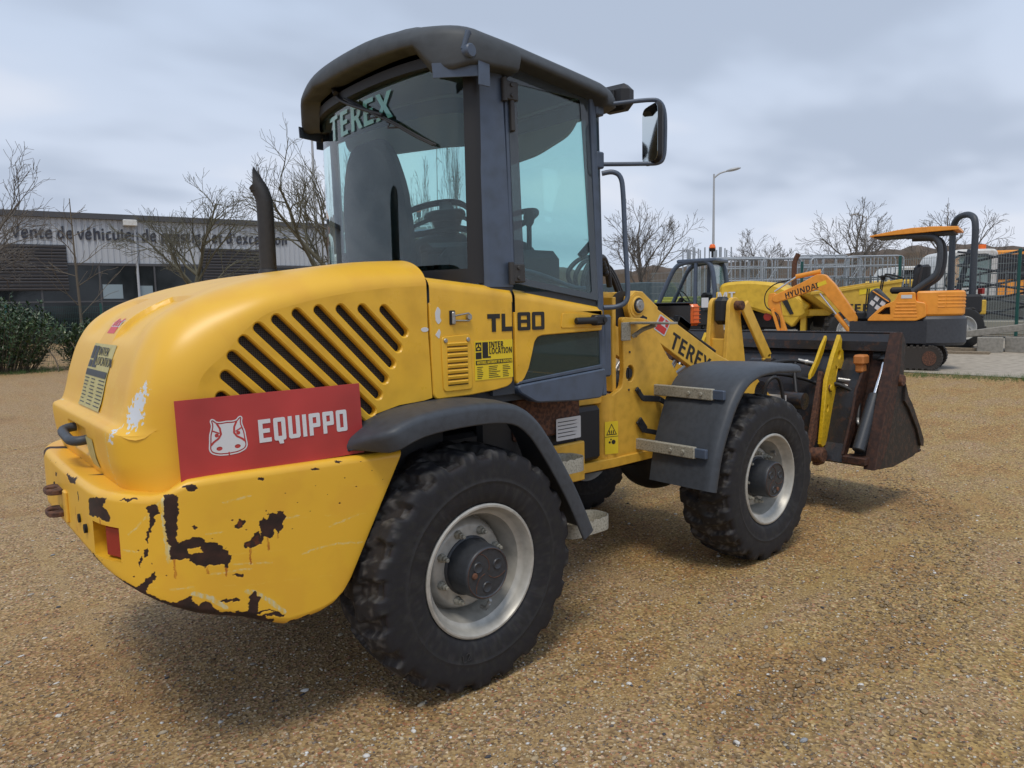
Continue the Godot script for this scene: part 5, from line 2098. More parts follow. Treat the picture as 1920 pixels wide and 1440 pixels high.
	b.plate(circle(-0.012, -0.025, 0.007, 10), 0.001, 0.0016)
	b.plate(circle(-0.004, -0.010, 0.005, 8), 0.001, 0.0016)
	part("warning_pictogram", b, M.decal_black, ws)
	# lamp-guard bracket on the right tower
	b = MB.new()
	b.box(V(1.47, 1.375, 0.49), V(0.075, 0.012, 0.30), 0.002)
	b.box(V(1.41, 1.33, 0.365), V(0.075, 0.10, 0.008), 0.002)
	b.tube([V(1.46, 1.30, 0.37), V(1.49, 1.34, 0.42), V(1.50, 1.365, 0.50)], 0.012, 8)
	part("lamp_mount", b, M.galvanised, L)
	# black wire holders on the plate
	b = MB.new()
	b.bar(V(1.485, 1.01, 0.375), V(1.535, 0.945, 0.385), 0.03, 0.012, 0.003, V(0, 0, 1))
	b.bar(V(1.53, 0.95, 0.385), V(1.66, 0.935, 0.40), 0.035, 0.012, 0.003, V(0, 0, 1))
	b.bar(V(1.66, 0.935, 0.40), V(1.73, 0.90, 0.40), 0.03, 0.012, 0.003, V(0, 0, 1))
	b.bar(V(1.73, 0.90, 0.40), V(1.715, 0.79, 0.40), 0.018, 0.012, 0.003, V(0, 0, 1))
	b.bar(V(1.715, 0.79, 0.40), V(1.665, 0.735, 0.395), 0.022, 0.012, 0.003, V(0, 0, 1))
	b.bar(V(1.665, 0.735, 0.395), V(1.545, 0.765, 0.385), 0.028, 0.012, 0.003, V(0, 0, 1))
	b.bar(V(1.50, 0.83, 0.378), V(1.55, 0.765, 0.385), 0.05, 0.014, 0.004, V(0, 0, 1))
	b.cyl(V(1.505, 0.82, 0.38), V(1.505, 0.82, 0.392), 0.014, 8)
	b.cyl(V(1.495, 0.995, 0.38), V(1.495, 0.995, 0.392), 0.011, 8)
	part("cable_bracket", b, M.black, L)
	# left headlamp box with its orange indicator
	b = MB.new()
	b.at(Transform3D(Basis(Vector3.UP, -0.12), V(2.76, 1.40, -0.45)))
	b.box(V(0, -0.008, 0), V(0.46, 0.165, 0.20), 0.014)
	b.box(V(0, 0.080, 0.0), V(0.46, 0.012, 0.22), 0.004)
	for i in 3:
		b.box(V(0.02, -0.03 - 0.025 * i, 0.101), V(0.25, 0.008, 0.006), 0.002)
	var hl := part("headlamp_box", b, M.black_gloss, L)
	b = MB.new()
	b.at(Transform3D(Basis(Vector3.UP, -0.12), V(2.76, 1.40, -0.45)))
	b.box(V(0.278, -0.012, 0.03), V(0.095, 0.165, 0.15), 0.02)
	for i in 5:
		b.box(V(0.278, -0.07 + 0.03 * i, 0.106), V(0.08, 0.004, 0.004))
	part("indicator", b, M.orange_lens, hl)
	b = MB.new()
	b.bar(V(2.6, 1.32, -0.5), V(2.2, 1.13, -0.55), 0.05, 0.05, 0.006)
	part("lamp_arm", b, M.black, hl)
	# hose loops ahead of the cab
	b = MB.new()
	for k in 3:
		b.tube(smooth([V(1.35 + 0.05 * k, 1.52, 0.10 - 0.06 * k), V(1.33, 1.62 + 0.02 * k, 0.12 - 0.06 * k), V(1.42 + 0.04 * k, 1.72 + 0.02 * k, 0.10 - 0.06 * k), V(1.62 + 0.06 * k, 1.66 + 0.02 * k, 0.06 - 0.05 * k), V(1.78 + 0.08 * k, 1.46, 0.03 - 0.05 * k), V(1.95 + 0.08 * k, 1.34, 0.02 - 0.05 * k)], 6), 0.014, 8)
	b.tube(smooth([V(1.06, 1.50, 0.40), V(1.12, 1.66, 0.38), V(1.25, 1.73, 0.33), V(1.38, 1.70, 0.25), V(1.44, 1.58, 0.22)], 6), 0.017, 8)
	part("hydraulic_hose", b, M.black, L)
	b = MB.new()
	for i in 14:
		var t := i / 13.0
		b.ball(V(lerpf(1.10, 1.36, t), 1.62 + 0.11 * sin(t * PI * 0.9), lerpf(0.385, 0.26, t)), V(0.022, 0.022, 0.022), 8, 5)
	part("hose_spiral", b, M.black, L)

func lift_arms(L: Node3D) -> void:
	var b: MB
	for sg in [1.0, -1.0]:
		b = MB.new()
		b.at(Transform3D(Basis.from_scale(Vector3(1, 1, sg)), V(0, 0, 0)))
		# box-section arm: head plate round the pin, long beam down to the bucket
		var o := PackedVector2Array([Vector2(1.53, 1.46), Vector2(1.54, 1.52), Vector2(1.59, 1.555), Vector2(1.66, 1.55), Vector2(1.73, 1.505), Vector2(1.80, 1.46), Vector2(1.80, 1.445), Vector2(2.42, 1.142), Vector2(2.86, 0.98), Vector2(3.12, 0.78), Vector2(3.30, 0.50), Vector2(3.24, 0.44), Vector2(3.15, 0.44), Vector2(2.98, 0.65), Vector2(2.72, 0.83), Vector2(2.12, 1.085), Vector2(1.62, 1.345), Vector2(1.55, 1.40)])
		b.plate(o, 0.235, 0.28, 0.005)
		var arm := part("lift_arm", b, M.arm_yellow, L)
		b = MB.new()
		b.at(Transform3D(Basis.from_scale(Vector3(1, 1, sg)), V(0, 0, 0)))
		b.cyl(V(1.612, 1.47, 0.24), V(1.612, 1.47, 0.290), 0.055, 22, -1, 0.006)
		b.plate(circle(1.612, 1.47, 0.070, 24), 0.26, 0.283)
		part("pin_collar", b, M.arm_yellow, arm)
		b = MB.new()
		b.at(Transform3D(Basis.from_scale(Vector3(1, 1, sg)), V(0, 0, 0)))
		b.cyl(V(1.612, 1.47, 0.27), V(1.612, 1.47, 0.305), 0.034, 22, -1, 0.005)
		b.cyl(V(1.612, 1.47, 0.30), V(1.612, 1.47, 0.309), 0.010, 8)
		part("pivot_pin", b, M.steel, arm)
		# black grease behind the head
		b = MB.new()
		b.at(Transform3D(Basis.from_scale(Vector3(1, 1, sg)), V(0, 0, 0)))
		b.plate(circle(1.535, 1.45, 0.105, 22), 0.226, 0.236)
		b.plate(circle(1.612, 1.47, 0.044, 22), 0.288, 0.292)
		b.plate(rnd_poly(poly([1.56, 1.44, 1.60, 1.41, 1.69, 1.385, 1.70, 1.40, 1.61, 1.43]), 0.008), 0.279, 0.2815)
		part("grease_patch", b, M.black, arm)
		# lift cylinder
		b = MB.new()
		b.cyl(V(1.62, 0.82, 0.20 * sg), V(2.02, 1.0, 0.20 * sg), 0.05, 16, -1, 0.006)
		var lc := part("lift_cylinder", b, M.black, L)
		b = MB.new()
		b.cyl(V(2.0, 0.99, 0.20 * sg), V(2.35, 1.13, 0.20 * sg), 0.024, 14)
		b.cyl(V(1.965, 1.02, 0.22 * sg), V(2.05, 1.12, 0.22 * sg), 0.014, 10)
		part("lift_rod", b, M.steel, lc)
	# writing along the right arm
	var d := V(0.815, -0.36, 0).normalized()
	d = V(2.42 - 1.80, 1.142 - 1.445, 0).normalized()
	var t := Transform3D(Basis(d, V(-d.y, d.x, 0), V(0, 0, 1)), V(1.925, 1.262, 0.2812))
	text("arm_lettering", "TEREX", 0.098, M.decal_black, L, t, font(700), 0.001, 1.12)
	b = MB.new()
	b.at(Transform3D(Basis(d, V(-d.y, d.x, 0), V(0, 0, 1)), V(1.80, 1.31, 0.281)))
	b.plate(rnd_poly(poly([-0.05, 0.0, 0.065, 0.0, 0.082, 0.105, -0.032, 0.105]), 0.012), 0, 0.001)
	var em := part("arm_emblem", b, M.white_print, L)
	b = MB.new()
	b.at(Transform3D(Basis(d, V(-d.y, d.x, 0), V(0, 0, 1)), V(1.80, 1.31, 0.2822)))
	b.plate(rnd_poly(poly([-0.039, 0.008, 0.056, 0.008, 0.063, 0.05, -0.032, 0.05]), 0.004), 0, 0.0008)
	b.plate(poly([-0.030, 0.06, 0.0, 0.055, 0.02, 0.095, -0.022, 0.097]), 0, 0.0008)
	b.plate(poly([0.028, 0.097, 0.072, 0.097, 0.066, 0.056, 0.045, 0.056]), 0, 0.0008)
	part("arm_emblem_shape", b, M.decal_red, em)
	# tilt lever: two plates, black link between them, slanting strut
	b = MB.new()
	for z in [-0.075, 0.075]:
		b.at(Transform3D(Basis(), V(0, 0, z + 0.0)))
		b.plate(rnd_poly(PackedVector2Array([Vector2(2.80, 1.02), Vector2(2.84, 1.40), Vector2(2.845, 1.48), Vector2(2.885, 1.515), Vector2(2.955, 1.51), Vector2(2.99, 1.455), Vector2(2.985, 1.38), Vector2(3.06, 1.02)]), 0.03), -0.016, 0.016, 0.004)
	var tl := part("tilt_lever", b, M.arm_yellow, L)
	b = MB.new()
	b.at(Transform3D())
	b.box(V(2.86, 1.12, 0.0), V(0.03, 0.20, 0.12), 0.004)
	b.bar(V(2.97, 1.46, 0.125), V(3.30, 1.06, 0.125), 0.10, 0.024, 0.006, V(0, 0, 1))
	b.bar(V(3.27, 1.08, 0.125), V(3.32, 0.96, 0.125), 0.10, 0.024, 0.006, V(0, 0, 1))
	part("tilt_strut", b, M.arm_yellow, tl)
	b = MB.new()
	b.box(V(2.89, 1.42, 0.0), V(0.10, 0.20, 0.105), 0.03)
	part("black_link", b, M.black, tl)
	b = MB.new()
	b.cyl(V(2.925, 1.455, -0.11), V(2.925, 1.455, 0.145), 0.034, 18, -1, 0.006)
	part("lever_pin", b, M.rust, tl)
	# cross tube between the arms, with a paper tag
	b = MB.new()
	b.cyl(V(2.95, 0.84, -0.28), V(2.95, 0.84, 0.28), 0.085, 24)
	b.cyl(V(3.15, 0.78, -0.5), V(3.15, 0.78, 0.5), 0.06, 20)
	b.cyl(V(3.27, 1.0, 0.02), V(3.27, 1.0, 0.19), 0.06, 20)
	part("cross_tube", b, M.bucket_black, L)
	b = MB.new()
	b.at(Transform3D(Basis(V(0, 0, -1), V(0, 1, 0), V(1, 0, 0)) * Basis(Vector3.UP, PI), V(3.082, 0.80, 0.33)))
	b.plate(poly([-0.07, -0.02, 0.07, -0.02, 0.07, 0.02, -0.07, 0.02]), 0, 0.002)
	part("paper_tag", b, M.white_print, L)
	# black pipes on the arm
	b = MB.new()
	for k in 2:
		b.tube([V(2.02, 1.385 - 0.02 * k, 0.20), V(2.50, 1.155 - 0.02 * k, 0.20)], 0.012, 8)
		b.box(V(2.14, 1.355, 0.2), V(0.14, 0.05, 0.05), 0.008, Basis(Vector3.BACK, -0.46))
	part("arm_pipe", b, M.black, L)

func front_fenders(L: Node3D) -> void:
	var c := smooth([Vector2(1.50, 0.50), Vector2(1.545, 0.68), Vector2(1.62, 0.84), Vector2(1.70, 0.965), Vector2(1.80, 1.060), Vector2(1.93, 1.108), Vector2(2.08, 1.122), Vector2(2.24, 1.118), Vector2(2.40, 1.108)], 6)
	var N := c.size()
	for sg in [1.0, -1.0]:
		var rows := []
		for i in N:
			var p: Vector2 = c[i]
			var t: Vector2 = (c[mini(i + 1, N - 1)] - c[maxi(i - 1, 0)]).normalized()
			var n := Vector2(-t.y, t.x)
			var row := PackedVector3Array()
			var zi := lerpf(0.455, 0.42, smoothstep(0.0, 0.5, float(i) / N))
			for q in [[zi, 0.0], [0.60, 0.004], [0.80, 0.0], [0.835, -0.004], [0.853, -0.014], [0.862, -0.034], [0.862, -0.048], [0.852, -0.05], [0.848, -0.03], [0.825, -0.014], [0.60, -0.008], [zi, -0.010]]:
				row.append(V(p.x + n.x * q[1], p.y + n.y * q[1], q[0] * sg))
			rows.append(row)
		var b := MB.new()
		b.grid(rows, true)
		for e in [0, N - 1]:
			var row: PackedVector3Array = rows[e]
			for k in 5:
				b.quad(row[k], row[k + 1], row[10 - k], row[11 - k])
		var ff := part("front_fender", b, M.grey_plastic, L)
		for s in [[0.69, 0.545 + 0.99, 0.70], [0.985, 1.685, 0.985]]:
			b = MB.new()
			var x: float = 1.515 if s[0] < 0.8 else 1.675
			var y: float = s[0]
			b.box(V(x, y, 0.545 * sg), V(0.03, 0.062, 0.41), 0.004)
			var st := part("fender_stay", b, M.galvanised, ff)
			b = MB.new()
			b.box(V(x + 0.006, y, 0.775 * sg), V(0.024, 0.05, 0.08), 0.003)
			part("stay_end", b, M.cab_slate, ff)
			for z in [0.60, 0.68]:
				b = MB.new()
				b.cyl(V(x - 0.014, y, z * sg), V(x - 0.024, y, z * sg), 0.012, 6, -1, 0.002)
				part("stay_bolt", b, M.galvanised, ff)

func bucket(L: Node3D) -> void:
	# back shell swept across the full width
	var W := 0.93
	var prof := [Vector2(3.600, 1.250), Vector2(3.555, 1.185), Vector2(3.548, 1.120), Vector2(3.600, 1.115), Vector2(3.585, 1.08), Vector2(3.52, 0.98), Vector2(3.46, 0.86), Vector2(3.41, 0.73), Vector2(3.37, 0.60), Vector2(3.33, 0.48), Vector2(3.25, 0.365), Vector2(3.30, 0.345), Vector2(3.55, 0.325)]
	var b := MB.new()
	for i in prof.size() - 1:
		var rows := []
		for e in 2:
			var p: Vector2 = prof[i + e]
			var row := PackedVector3Array()
			for k in 9:
				row.append(V(p.x, p.y, lerpf(-1.0, 1.0, k / 8.0) * (W if i < 3 or i > 9 else 0.745)))
			rows.append(row)
		b.grid(rows)
	for sg in [1.0, -1.0]:
		b.quad(V(3.70, 1.10, 0.745 * sg), V(3.70, 1.10, W * sg), V(3.36, 0.345, W * sg), V(3.36, 0.345, 0.745 * sg))
		b.quad(V(3.60, 1.112, 0.745 * sg), V(3.60, 1.112, W * sg), V(3.72, 1.10, W * sg), V(3.72, 1.10, 0.745 * sg))
	b.box(V(3.60, 1.246, 0), V(0.022, 0.012, W * 2), 0.003)
	var sh := part("bucket_shell", b, M.bucket_black, L)
	# inner wall seen from other sides
	b = MB.new()
	b.quad(V(3.62, 1.22, W), V(3.62, 1.22, -W), V(3.50, 0.42, -W), V(3.50, 0.42, W))
	b.quad(V(3.50, 0.42, W), V(3.50, 0.42, -W), V(4.02, 0.36, -W), V(4.02, 0.36, W))
	part("bucket_floor", b, M.bucket_rust, sh)
	b = MB.new()
	b.box(V(4.0, 0.358, 0), V(0.16, 0.022, W * 2), 0.004)
	part("cutting_edge", b, M.bucket_rust, sh)
	for sg in [1.0, -1.0]:
		b = MB.new()
		b.at(Transform3D(Basis.from_scale(Vector3(1, 1, sg)), V(0, 0, 0)))
		var o := PackedVector2Array([Vector2(3.585, 1.258), Vector2(3.64, 1.235), Vector2(3.69, 1.17), Vector2(3.675, 1.02), Vector2(3.665, 0.88), Vector2(3.72, 0.82), Vector2(3.78, 0.73), Vector2(3.95, 0.535), Vector2(4.02, 0.455), Vector2(4.025, 0.385), Vector2(3.90, 0.342), Vector2(3.55, 0.318), Vector2(3.235, 0.345), Vector2(3.28, 0.47), Vector2(3.40, 0.80), Vector2(3.50, 1.05)])
		b.plate(o, W - 0.012, W + 0.016, 0.004)
		var sp := part("bucket_side", b, M.bucket_side, L)
		b = MB.new()
		b.at(Transform3D(Basis.from_scale(Vector3(1, 1, sg)), V(0, 0, 0)))
		# wear strip down the back edge, front arm plate, pivot boss
		b.plate(PackedVector2Array([Vector2(3.575, 1.25), Vector2(3.60, 1.25), Vector2(3.585, 1.0), Vector2(3.52, 0.76), Vector2(3.44, 0.52), Vector2(3.36, 0.40), Vector2(3.30, 0.345), Vector2(3.228, 0.345), Vector2(3.27, 0.47), Vector2(3.39, 0.80), Vector2(3.49, 1.05)]), W - 0.05, W + 0.026, 0.003)
		part("wear_strip", b, M.bucket_rust, sp)
		b = MB.new()
		b.at(Transform3D(Basis.from_scale(Vector3(1, 1, sg)), V(0, 0, 0)))
		b.plate(PackedVector2Array([Vector2(3.665, 0.895), Vector2(3.725, 0.80), Vector2(3.80, 0.735), Vector2(3.965, 0.54), Vector2(4.03, 0.455), Vector2(4.03, 0.40), Vector2(3.98, 0.41), Vector2(3.90, 0.54), Vector2(3.74, 0.71), Vector2(3.66, 0.77)]), W + 0.012, W + 0.034, 0.003)
		part("jaw_rib", b, M.bucket_side, sp)
		b = MB.new()
		b.at(Transform3D(Basis.from_scale(Vector3(1, 1, sg)), V(0, 0, 0)))
		b.cyl(V(3.60, 0.92, W), V(3.60, 0.92, W + 0.045), 0.04, 18, -1, 0.005)
		part("jaw_pivot", b, M.rust, sp)
		# slanting rib inside the side plate
		b = MB.new()
		b.at(Transform3D(Basis.from_scale(Vector3(1, 1, sg)), V(0, 0, 0)))
		b.plate(PackedVector2Array([Vector2(3.66, 1.195), Vector2(3.58, 1.09), Vector2(3.47, 0.965), Vector2(3.385, 0.86), Vector2(3.34, 0.70), Vector2(3.21, 0.43), Vector2(3.25, 0.40), Vector2(3.40, 0.60), Vector2(3.55, 0.90)]), 0.735, 0.752, 0.002)
		part("bucket_rib", b, M.bucket_rust, sp)
		b = MB.new()
		b.at(Transform3D(Basis.from_scale(Vector3(1, 1, sg)), V(0, 0, 0)))
		b.box(V(3.25, 0.40, 0.83), V(0.12, 0.05, 0.16), 0.006)
		part("cylinder_foot", b, M.bucket_rust, sp)
		# jaw cylinder
		b = MB.new()
		b.at(Transform3D(Basis.from_scale(Vector3(1, 1, sg)), V(0, 0, 0)))
		b.cyl(V(3.225, 0.465, 0.845), V(3.455, 0.825, 0.845), 0.041, 20, -1, 0.006)
		b.cyl(V(3.60, 1.04, 0.845), V(3.635, 1.095, 0.845), 0.05, 16)
		b.cyl(V(3.615, 1.08, 0.77), V(3.615, 1.08, 0.92), 0.035, 16)
		var cy := part("jaw_cylinder", b, M.hub_grey, L)
		b = MB.new()
		b.at(Transform3D(Basis.from_scale(Vector3(1, 1, sg)), V(0, 0, 0)))
		b.cyl(V(3.44, 0.80, 0.845), V(3.61, 1.065, 0.845), 0.019, 16)
		part("jaw_rod", b, M.chrome, cy)
		# quick-hitch plates, fresh yellow over rust
		b = MB.new()
		b.at(Transform3D(Basis.from_scale(Vector3(1, 1, sg)), V(0, 0, 0)))
		b.plate(PackedVector2Array([Vector2(3.50, 1.232), Vector2(3.53, 1.20), Vector2(3.525, 1.14), Vector2(3.555, 1.11), Vector2(3.565, 1.04), Vector2(3.53, 0.985), Vector2(3.47, 0.99), Vector2(3.452, 0.90), Vector2(3.49, 0.86), Vector2(3.485, 0.80), Vector2(3.42, 0.66), Vector2(3.38, 0.545), Vector2(3.345, 0.50), Vector2(3.315, 0.455), Vector2(3.28, 0.445), Vector2(3.255, 0.47), Vector2(3.285, 0.70), Vector2(3.315, 0.92), Vector2(3.40, 1.08)]), 0.545, 0.575, 0.004, [circle(3.49, 1.09, 0.022, 14, 0.03), PackedVector2Array([Vector2(3.43, 1.02), Vector2(3.455, 0.95), Vector2(3.475, 1.01), Vector2(3.455, 1.0)]), circle(3.335, 0.72, 0.012, 10, 0.024)], Vector2(0.35, 0.94))
		var hp := part("hitch_plate", b, M.fresh_yellow, L)
		b = MB.new()
		b.at(Transform3D(Basis.from_scale(Vector3(1, 1, sg)), V(0, 0, 0)))
		b.plate(PackedVector2Array([Vector2(3.535, 1.222), Vector2(3.55, 1.205), Vector2(3.50, 1.10), Vector2(3.44, 1.02), Vector2(3.36, 0.94), Vector2(3.31, 0.92), Vector2(3.315, 0.955), Vector2(3.40, 1.05), Vector2(3.47, 1.15)]), 0.435, 0.455, 0.003)
		part("hitch_plate_inner", b, M.fresh_yellow, hp)
		b = MB.new()
		b.at(Transform3D(Basis.from_scale(Vector3(1, 1, sg)), V(0, 0, 0)))
		b.plate(PackedVector2Array([Vector2(3.33, 0.98), Vector2(3.37, 0.96), Vector2(3.33, 0.80), Vector2(3.28, 0.50), Vector2(3.20, 0.40), Vector2(3.16, 0.42), Vector2(3.22, 0.60)]), 0.50, 0.53, 0.003)
		b.cyl(V(3.21, 0.40, 0.48), V(3.21, 0.40, 0.62), 0.05, 16, -1, 0.006)
		b.cyl(V(3.36, 0.86, 0.57), V(3.36, 0.86, 0.585), 0.026, 14)
		b.box(V(3.25, 0.385, 0.56), V(0.10, 0.12, 0.05), 0.008)
		part("hitch_link", b, M.rust, hp)
	b = MB.new()
	b.cyl(V(3.36, 0.862, 0.57), V(3.36, 0.862, 0.592), 0.024, 14, -1, 0.004)
	part("hitch_bolt", b, M.fresh_yellow, L)
	# reflector block and hoses on the shell
	b = MB.new()
	b.box(V(3.50, 1.06, 0.725), V(0.10, 0.07, 0.075), 0.012)
	b.box(V(3.50, 1.0, 0.725), V(0.07, 0.06, 0.055), 0.01)
	part("orange_marker", b, M.marker, L)
	b = MB.new()
	b.tube(smooth([V(3.0, 0.98, 0.16), V(3.18, 1.03, 0.22), V(3.38, 1.04, 0.30), V(3.47, 1.0, 0.42)], 5), 0.015, 8)
	b.tube(smooth([V(3.05, 0.94, 0.16), V(3.25, 0.95, 0.24), V(3.40, 0.91, 0.36), V(3.42, 0.88, 0.46), V(3.44, 0.88, 0.60), V(3.47, 0.80, 0.72), V(3.40, 0.66, 0.76)], 5), 0.015, 8)
	b.tube(smooth([V(3.38, 1.03, 0.30), V(3.30, 0.95, 0.34), V(3.22, 0.80, 0.40), V(3.18, 0.62, 0.42)], 5), 0.013, 8)
	b.tube(smooth([V(2.90, 0.70, 0.30), V(2.93, 0.92, 0.34), V(3.02, 0.93, 0.38), V(3.06, 0.70, 0.40)], 6), 0.013, 8)
	part("bucket_hose", b, M.black, L)
	b = MB.new()
	b.cyl(V(3.40, 1.045, 0.31), V(3.46, 1.02, 0.40), 0.016, 10)
	b.cyl(V(3.43, 1.03, 0.35), V(3.44, 1.03, 0.37), 0.024, 6)
	b.cyl(V(3.47, 0.915, 0.58), V(3.50, 0.905, 0.66), 0.015, 10)
	b.cyl(V(3.45, 0.875, 0.56), V(3.49, 0.865, 0.68), 0.015, 10)
	b.tube(smooth([V(3.40, 0.66, 0.76), V(3.37, 0.63, 0.775), V(3.39, 0.60, 0.79)], 4), 0.012, 8)
	part("hose_fitting", b, M.steel, L)

# ------------------------------------------------------------------ things round the loader
func sign_board() -> void:
	var s := thing("sign_board", "red board with white lettering and a white hippo head leaning on the loader's flank", "sign", V(-0.724, 0.974, 0.722))
	s.basis = Basis(Vector3.RIGHT, -0.055) * Basis(Vector3.BACK, 0.004)
	var b := MB.new()
	b.plate(poly([-0.307, 0.0, 0.307, 0.0, 0.307, 0.246, -0.307, 0.246]), -0.004, 0.0, 0.0006)
	part("board", b, M.sign_red, s)
	b = MB.new()
	var x := -0.062
	for ch in ["E", "Q", "U", "I", "P", "P", "O"]:
		var w := 0.040 if ch != "I" else 0.0135
		letter(b, ch, x, 0.086, w, 0.074, 0.0135, 0.0006)
		x += w + 0.0095
	part("lettering", b, M.white_print, s)
	# hippo head: white outline, red gap, white face
	var c := Vector2(-0.160, 0.118)
	var half := [[0.0, 0.052], [0.018, 0.050], [0.030, 0.052], [0.037, 0.061], [0.046, 0.063], [0.051, 0.055], [0.047, 0.043], [0.050, 0.030], [0.056, 0.012], [0.057, -0.006], [0.059, -0.020], [0.060, -0.034], [0.052, -0.046], [0.030, -0.054], [0.0, -0.056]]
	var full := PackedVector2Array()
	for q in half:
		full.append(c + Vector2(q[0], q[1]))
	for i in range(half.size() - 2, 0, -1):
		full.append(c + Vector2(-half[i][0], half[i][1]))
	full = MB.ccw(rnd_poly(full, 0.008, 3))
	var i1 := MB.inset(full, 0.0035)
	var i2 := MB.inset(full, 0.0075)
	b = MB.new()
	b.plate(full, 0.0004, 0.0012, 0.0, [i1])
	# face with eye sockets, nostrils and the parting of the lip
	var holes := []
	for sg in [1.0, -1.0]:
		holes.append(circle(c.x + 0.028 * sg, c.y - 0.032, 0.0095, 14, 0.0065))
	b.plate(i2, 0.0004, 0.0012, 0.0, holes, Vector2(0, 1))
	part("hippo_head", b, M.white_print, s)
	b = MB.new()
	for sg in [1.0, -1.0]:
		var pts := [Vector2(0.030, 0.046), Vector2(0.022, 0.030), Vector2(0.020, 0.012), Vector2(0.028, 0.0), Vector2(0.044, -0.010), Vector2(0.052, -0.018)]
		for i in pts.size() - 1:
			b.plate(capsule(c + Vector2(pts[i].x * sg, pts[i].y), c + Vector2(pts[i + 1].x * sg, pts[i + 1].y), 0.0031, 4), 0.0008, 0.00135 + 0.0001 * i)
		part("hippo_lines", b, M.sign_red, s)
		b = MB.new()
		b.plate(circle(c.x + 0.033 * sg, c.y + 0.010, 0.0062, 12), 0.0008, 0.0015)
		b.plate(capsule(c + Vector2(0.026 * sg, 0.016), c + Vector2(0.046 * sg, 0.026), 0.002, 4), 0.0008, 0.0018)
		part("hippo_eye", b, M.sign_red, s)
		b = MB.new()
	b.plate(poly([c.x - 0.0022, c.y - 0.056, c.x + 0.0022, c.y - 0.056, c.x + 0.0022, c.y - 0.046, c.x - 0.0022, c.y - 0.046]), 0.0008, 0.0016)
	part("hippo_lip", b, M.sign_red, s)

func showroom() -> void:
	var s := thing("showroom_building", "long low grey showroom with dark lettering, louvred panels and a glazed ground floor", "building", V(-10.7, -0.3, -46.0), -0.1465)
	var ribs := mat("cladding_grey", lin(0.43, 0.455, 0.49), 0.6)
	var dk := mat("louvre_dark", lin(0.085, 0.09, 0.105), 0.5)
	var fas := mat("fascia_grey", lin(0.07, 0.072, 0.08), 0.6)
	var b := MB.new()
	# ribbed cladding
	var row := PackedVector3Array()
	var x := 0.0
	while x < 41.99:
		row.append(V(x, 0, 0))
		row.append(V(x + 0.17, 0, 0))
		row.append(V(x + 0.20, 0, -0.045))
		row.append(V(x + 0.27, 0, -0.045))
		x += 0.30
	var lo := PackedVector3Array()
	var hi := PackedVector3Array()
	for i in row.size() - 1:
		b.quad(row[i] + V(0, 7.2, 0), row[i + 1] + V(0, 7.2, 0), row[i + 1] + V(0, 4.68, 0), row[i] + V(0, 4.68, 0))
	b.box(V(21, 3.7, -9.0), V(42, 7.3, 17.7))
	part("cladding", b, ribs, s)
	b = MB.new()
	b.box(V(21, 7.27, -9.0), V(42.3, 0.30, 18.4))
	part("roof_fascia", b, fas, s)
	# dark glazed band below
	b = MB.new()
	b.box(V(21, 2.34, -0.12), V(41.8, 4.64, 0.2))
	var gl := part("glazing", b, M.dark_far if M.has("dark_far") else mat("dark_far", lin(0.012, 0.016, 0.018), 0.08), s)
	for i in 15:
		b = MB.new()
		b.box(V(1.5 + i * 2.8, 2.34, 0.02), V(0.09, 4.62, 0.09))
		part("mullion", b, fas, gl)
	b = MB.new()
	b.box(V(21, 4.62, 0.02), V(41.8, 0.14, 0.12))
	b.box(V(21, 2.55, 0.015), V(41.8, 0.08, 0.08))
	part("transom", b, fas, gl)
	# pale interior things behind the glass
	mat("pale_pane", lin(0.25, 0.32, 0.36), 0.12)
	for q in [[18.9, 3.1, 1.0, 0.8], [20.6, 3.05, 0.7, 0.75], [25.0, 2.9, 1.4, 0.5]]:
		b = MB.new()
		b.box(V(q[0], q[1], -0.015), V(q[2], q[3], 0.03))
		part("bright_pane", b, M.pale_pane, gl)
	# louvred panels of single blades
	for p in [[10.6, 16.78], [23.72, 27.4], [33.2, 37.0]]:
		b = MB.new()
		b.box(V((p[0] + p[1]) / 2, 4.4, 0.03), V(p[1] - p[0], 2.5, 0.06))
		var lv := part("louvre_panel", b, M.black, s)
		for i in 14:
			b = MB.new()
			b.box(V((p[0] + p[1]) / 2, 3.25 + i * 0.176, 0.12), V(p[1] - p[0], 0.115, 0.05), 0.0, Basis(Vector3.RIGHT, 0.5))
			part("slat", b, dk, lv)
	b = MB.new()
	b.cyl(V(20.22, 0.3, 0.12), V(20.22, 6.6, 0.12), 0.07, 10)
	part("downpipe", b, ribs, s)
	b = MB.new()
	b.box(V(20.0, 6.96, 0.22), V(0.72, 0.34, 0.42), 0.03)
	part("wall_lamp_box", b, M.white_paint, s)
	var ink := mat("letter_ink", lin(0.03, 0.034, 0.05), 0.5)
	text("lettering", "Vente de véhicules de prestige et d'exception", 0.62, ink, s, Transform3D(Basis(), V(14.35, 6.22, 0.03)), font(700, 0.22), 0.05, 0.77)

func green_fence() -> void:
	# welded mesh panels on posts between the yard and the showroom; wires past the limit are one part
	var wire := mat("fence_wire", lin(0.010, 0.055, 0.05), 0.5)
	var a := V(-9.0, 0, -24.5)
	var d := V(0.985, 0, 0.10).normalized()
	var proto: Node3D = null
	for i in 11:
		var at := a + d * 2.5 * i
		at.y = ground_y(at.x)
		var yaw := -atan2(d.z, d.x)
		var lab := "green mesh fence panel in front of the grey showroom"
		if proto == null:
			proto = thing("mesh_fence_panel", lab, "fence", at, yaw, "green mesh panels before the showroom")
			fence_panel(proto, wire, 1.75)
		else:
			dup(proto, at, yaw, lab)

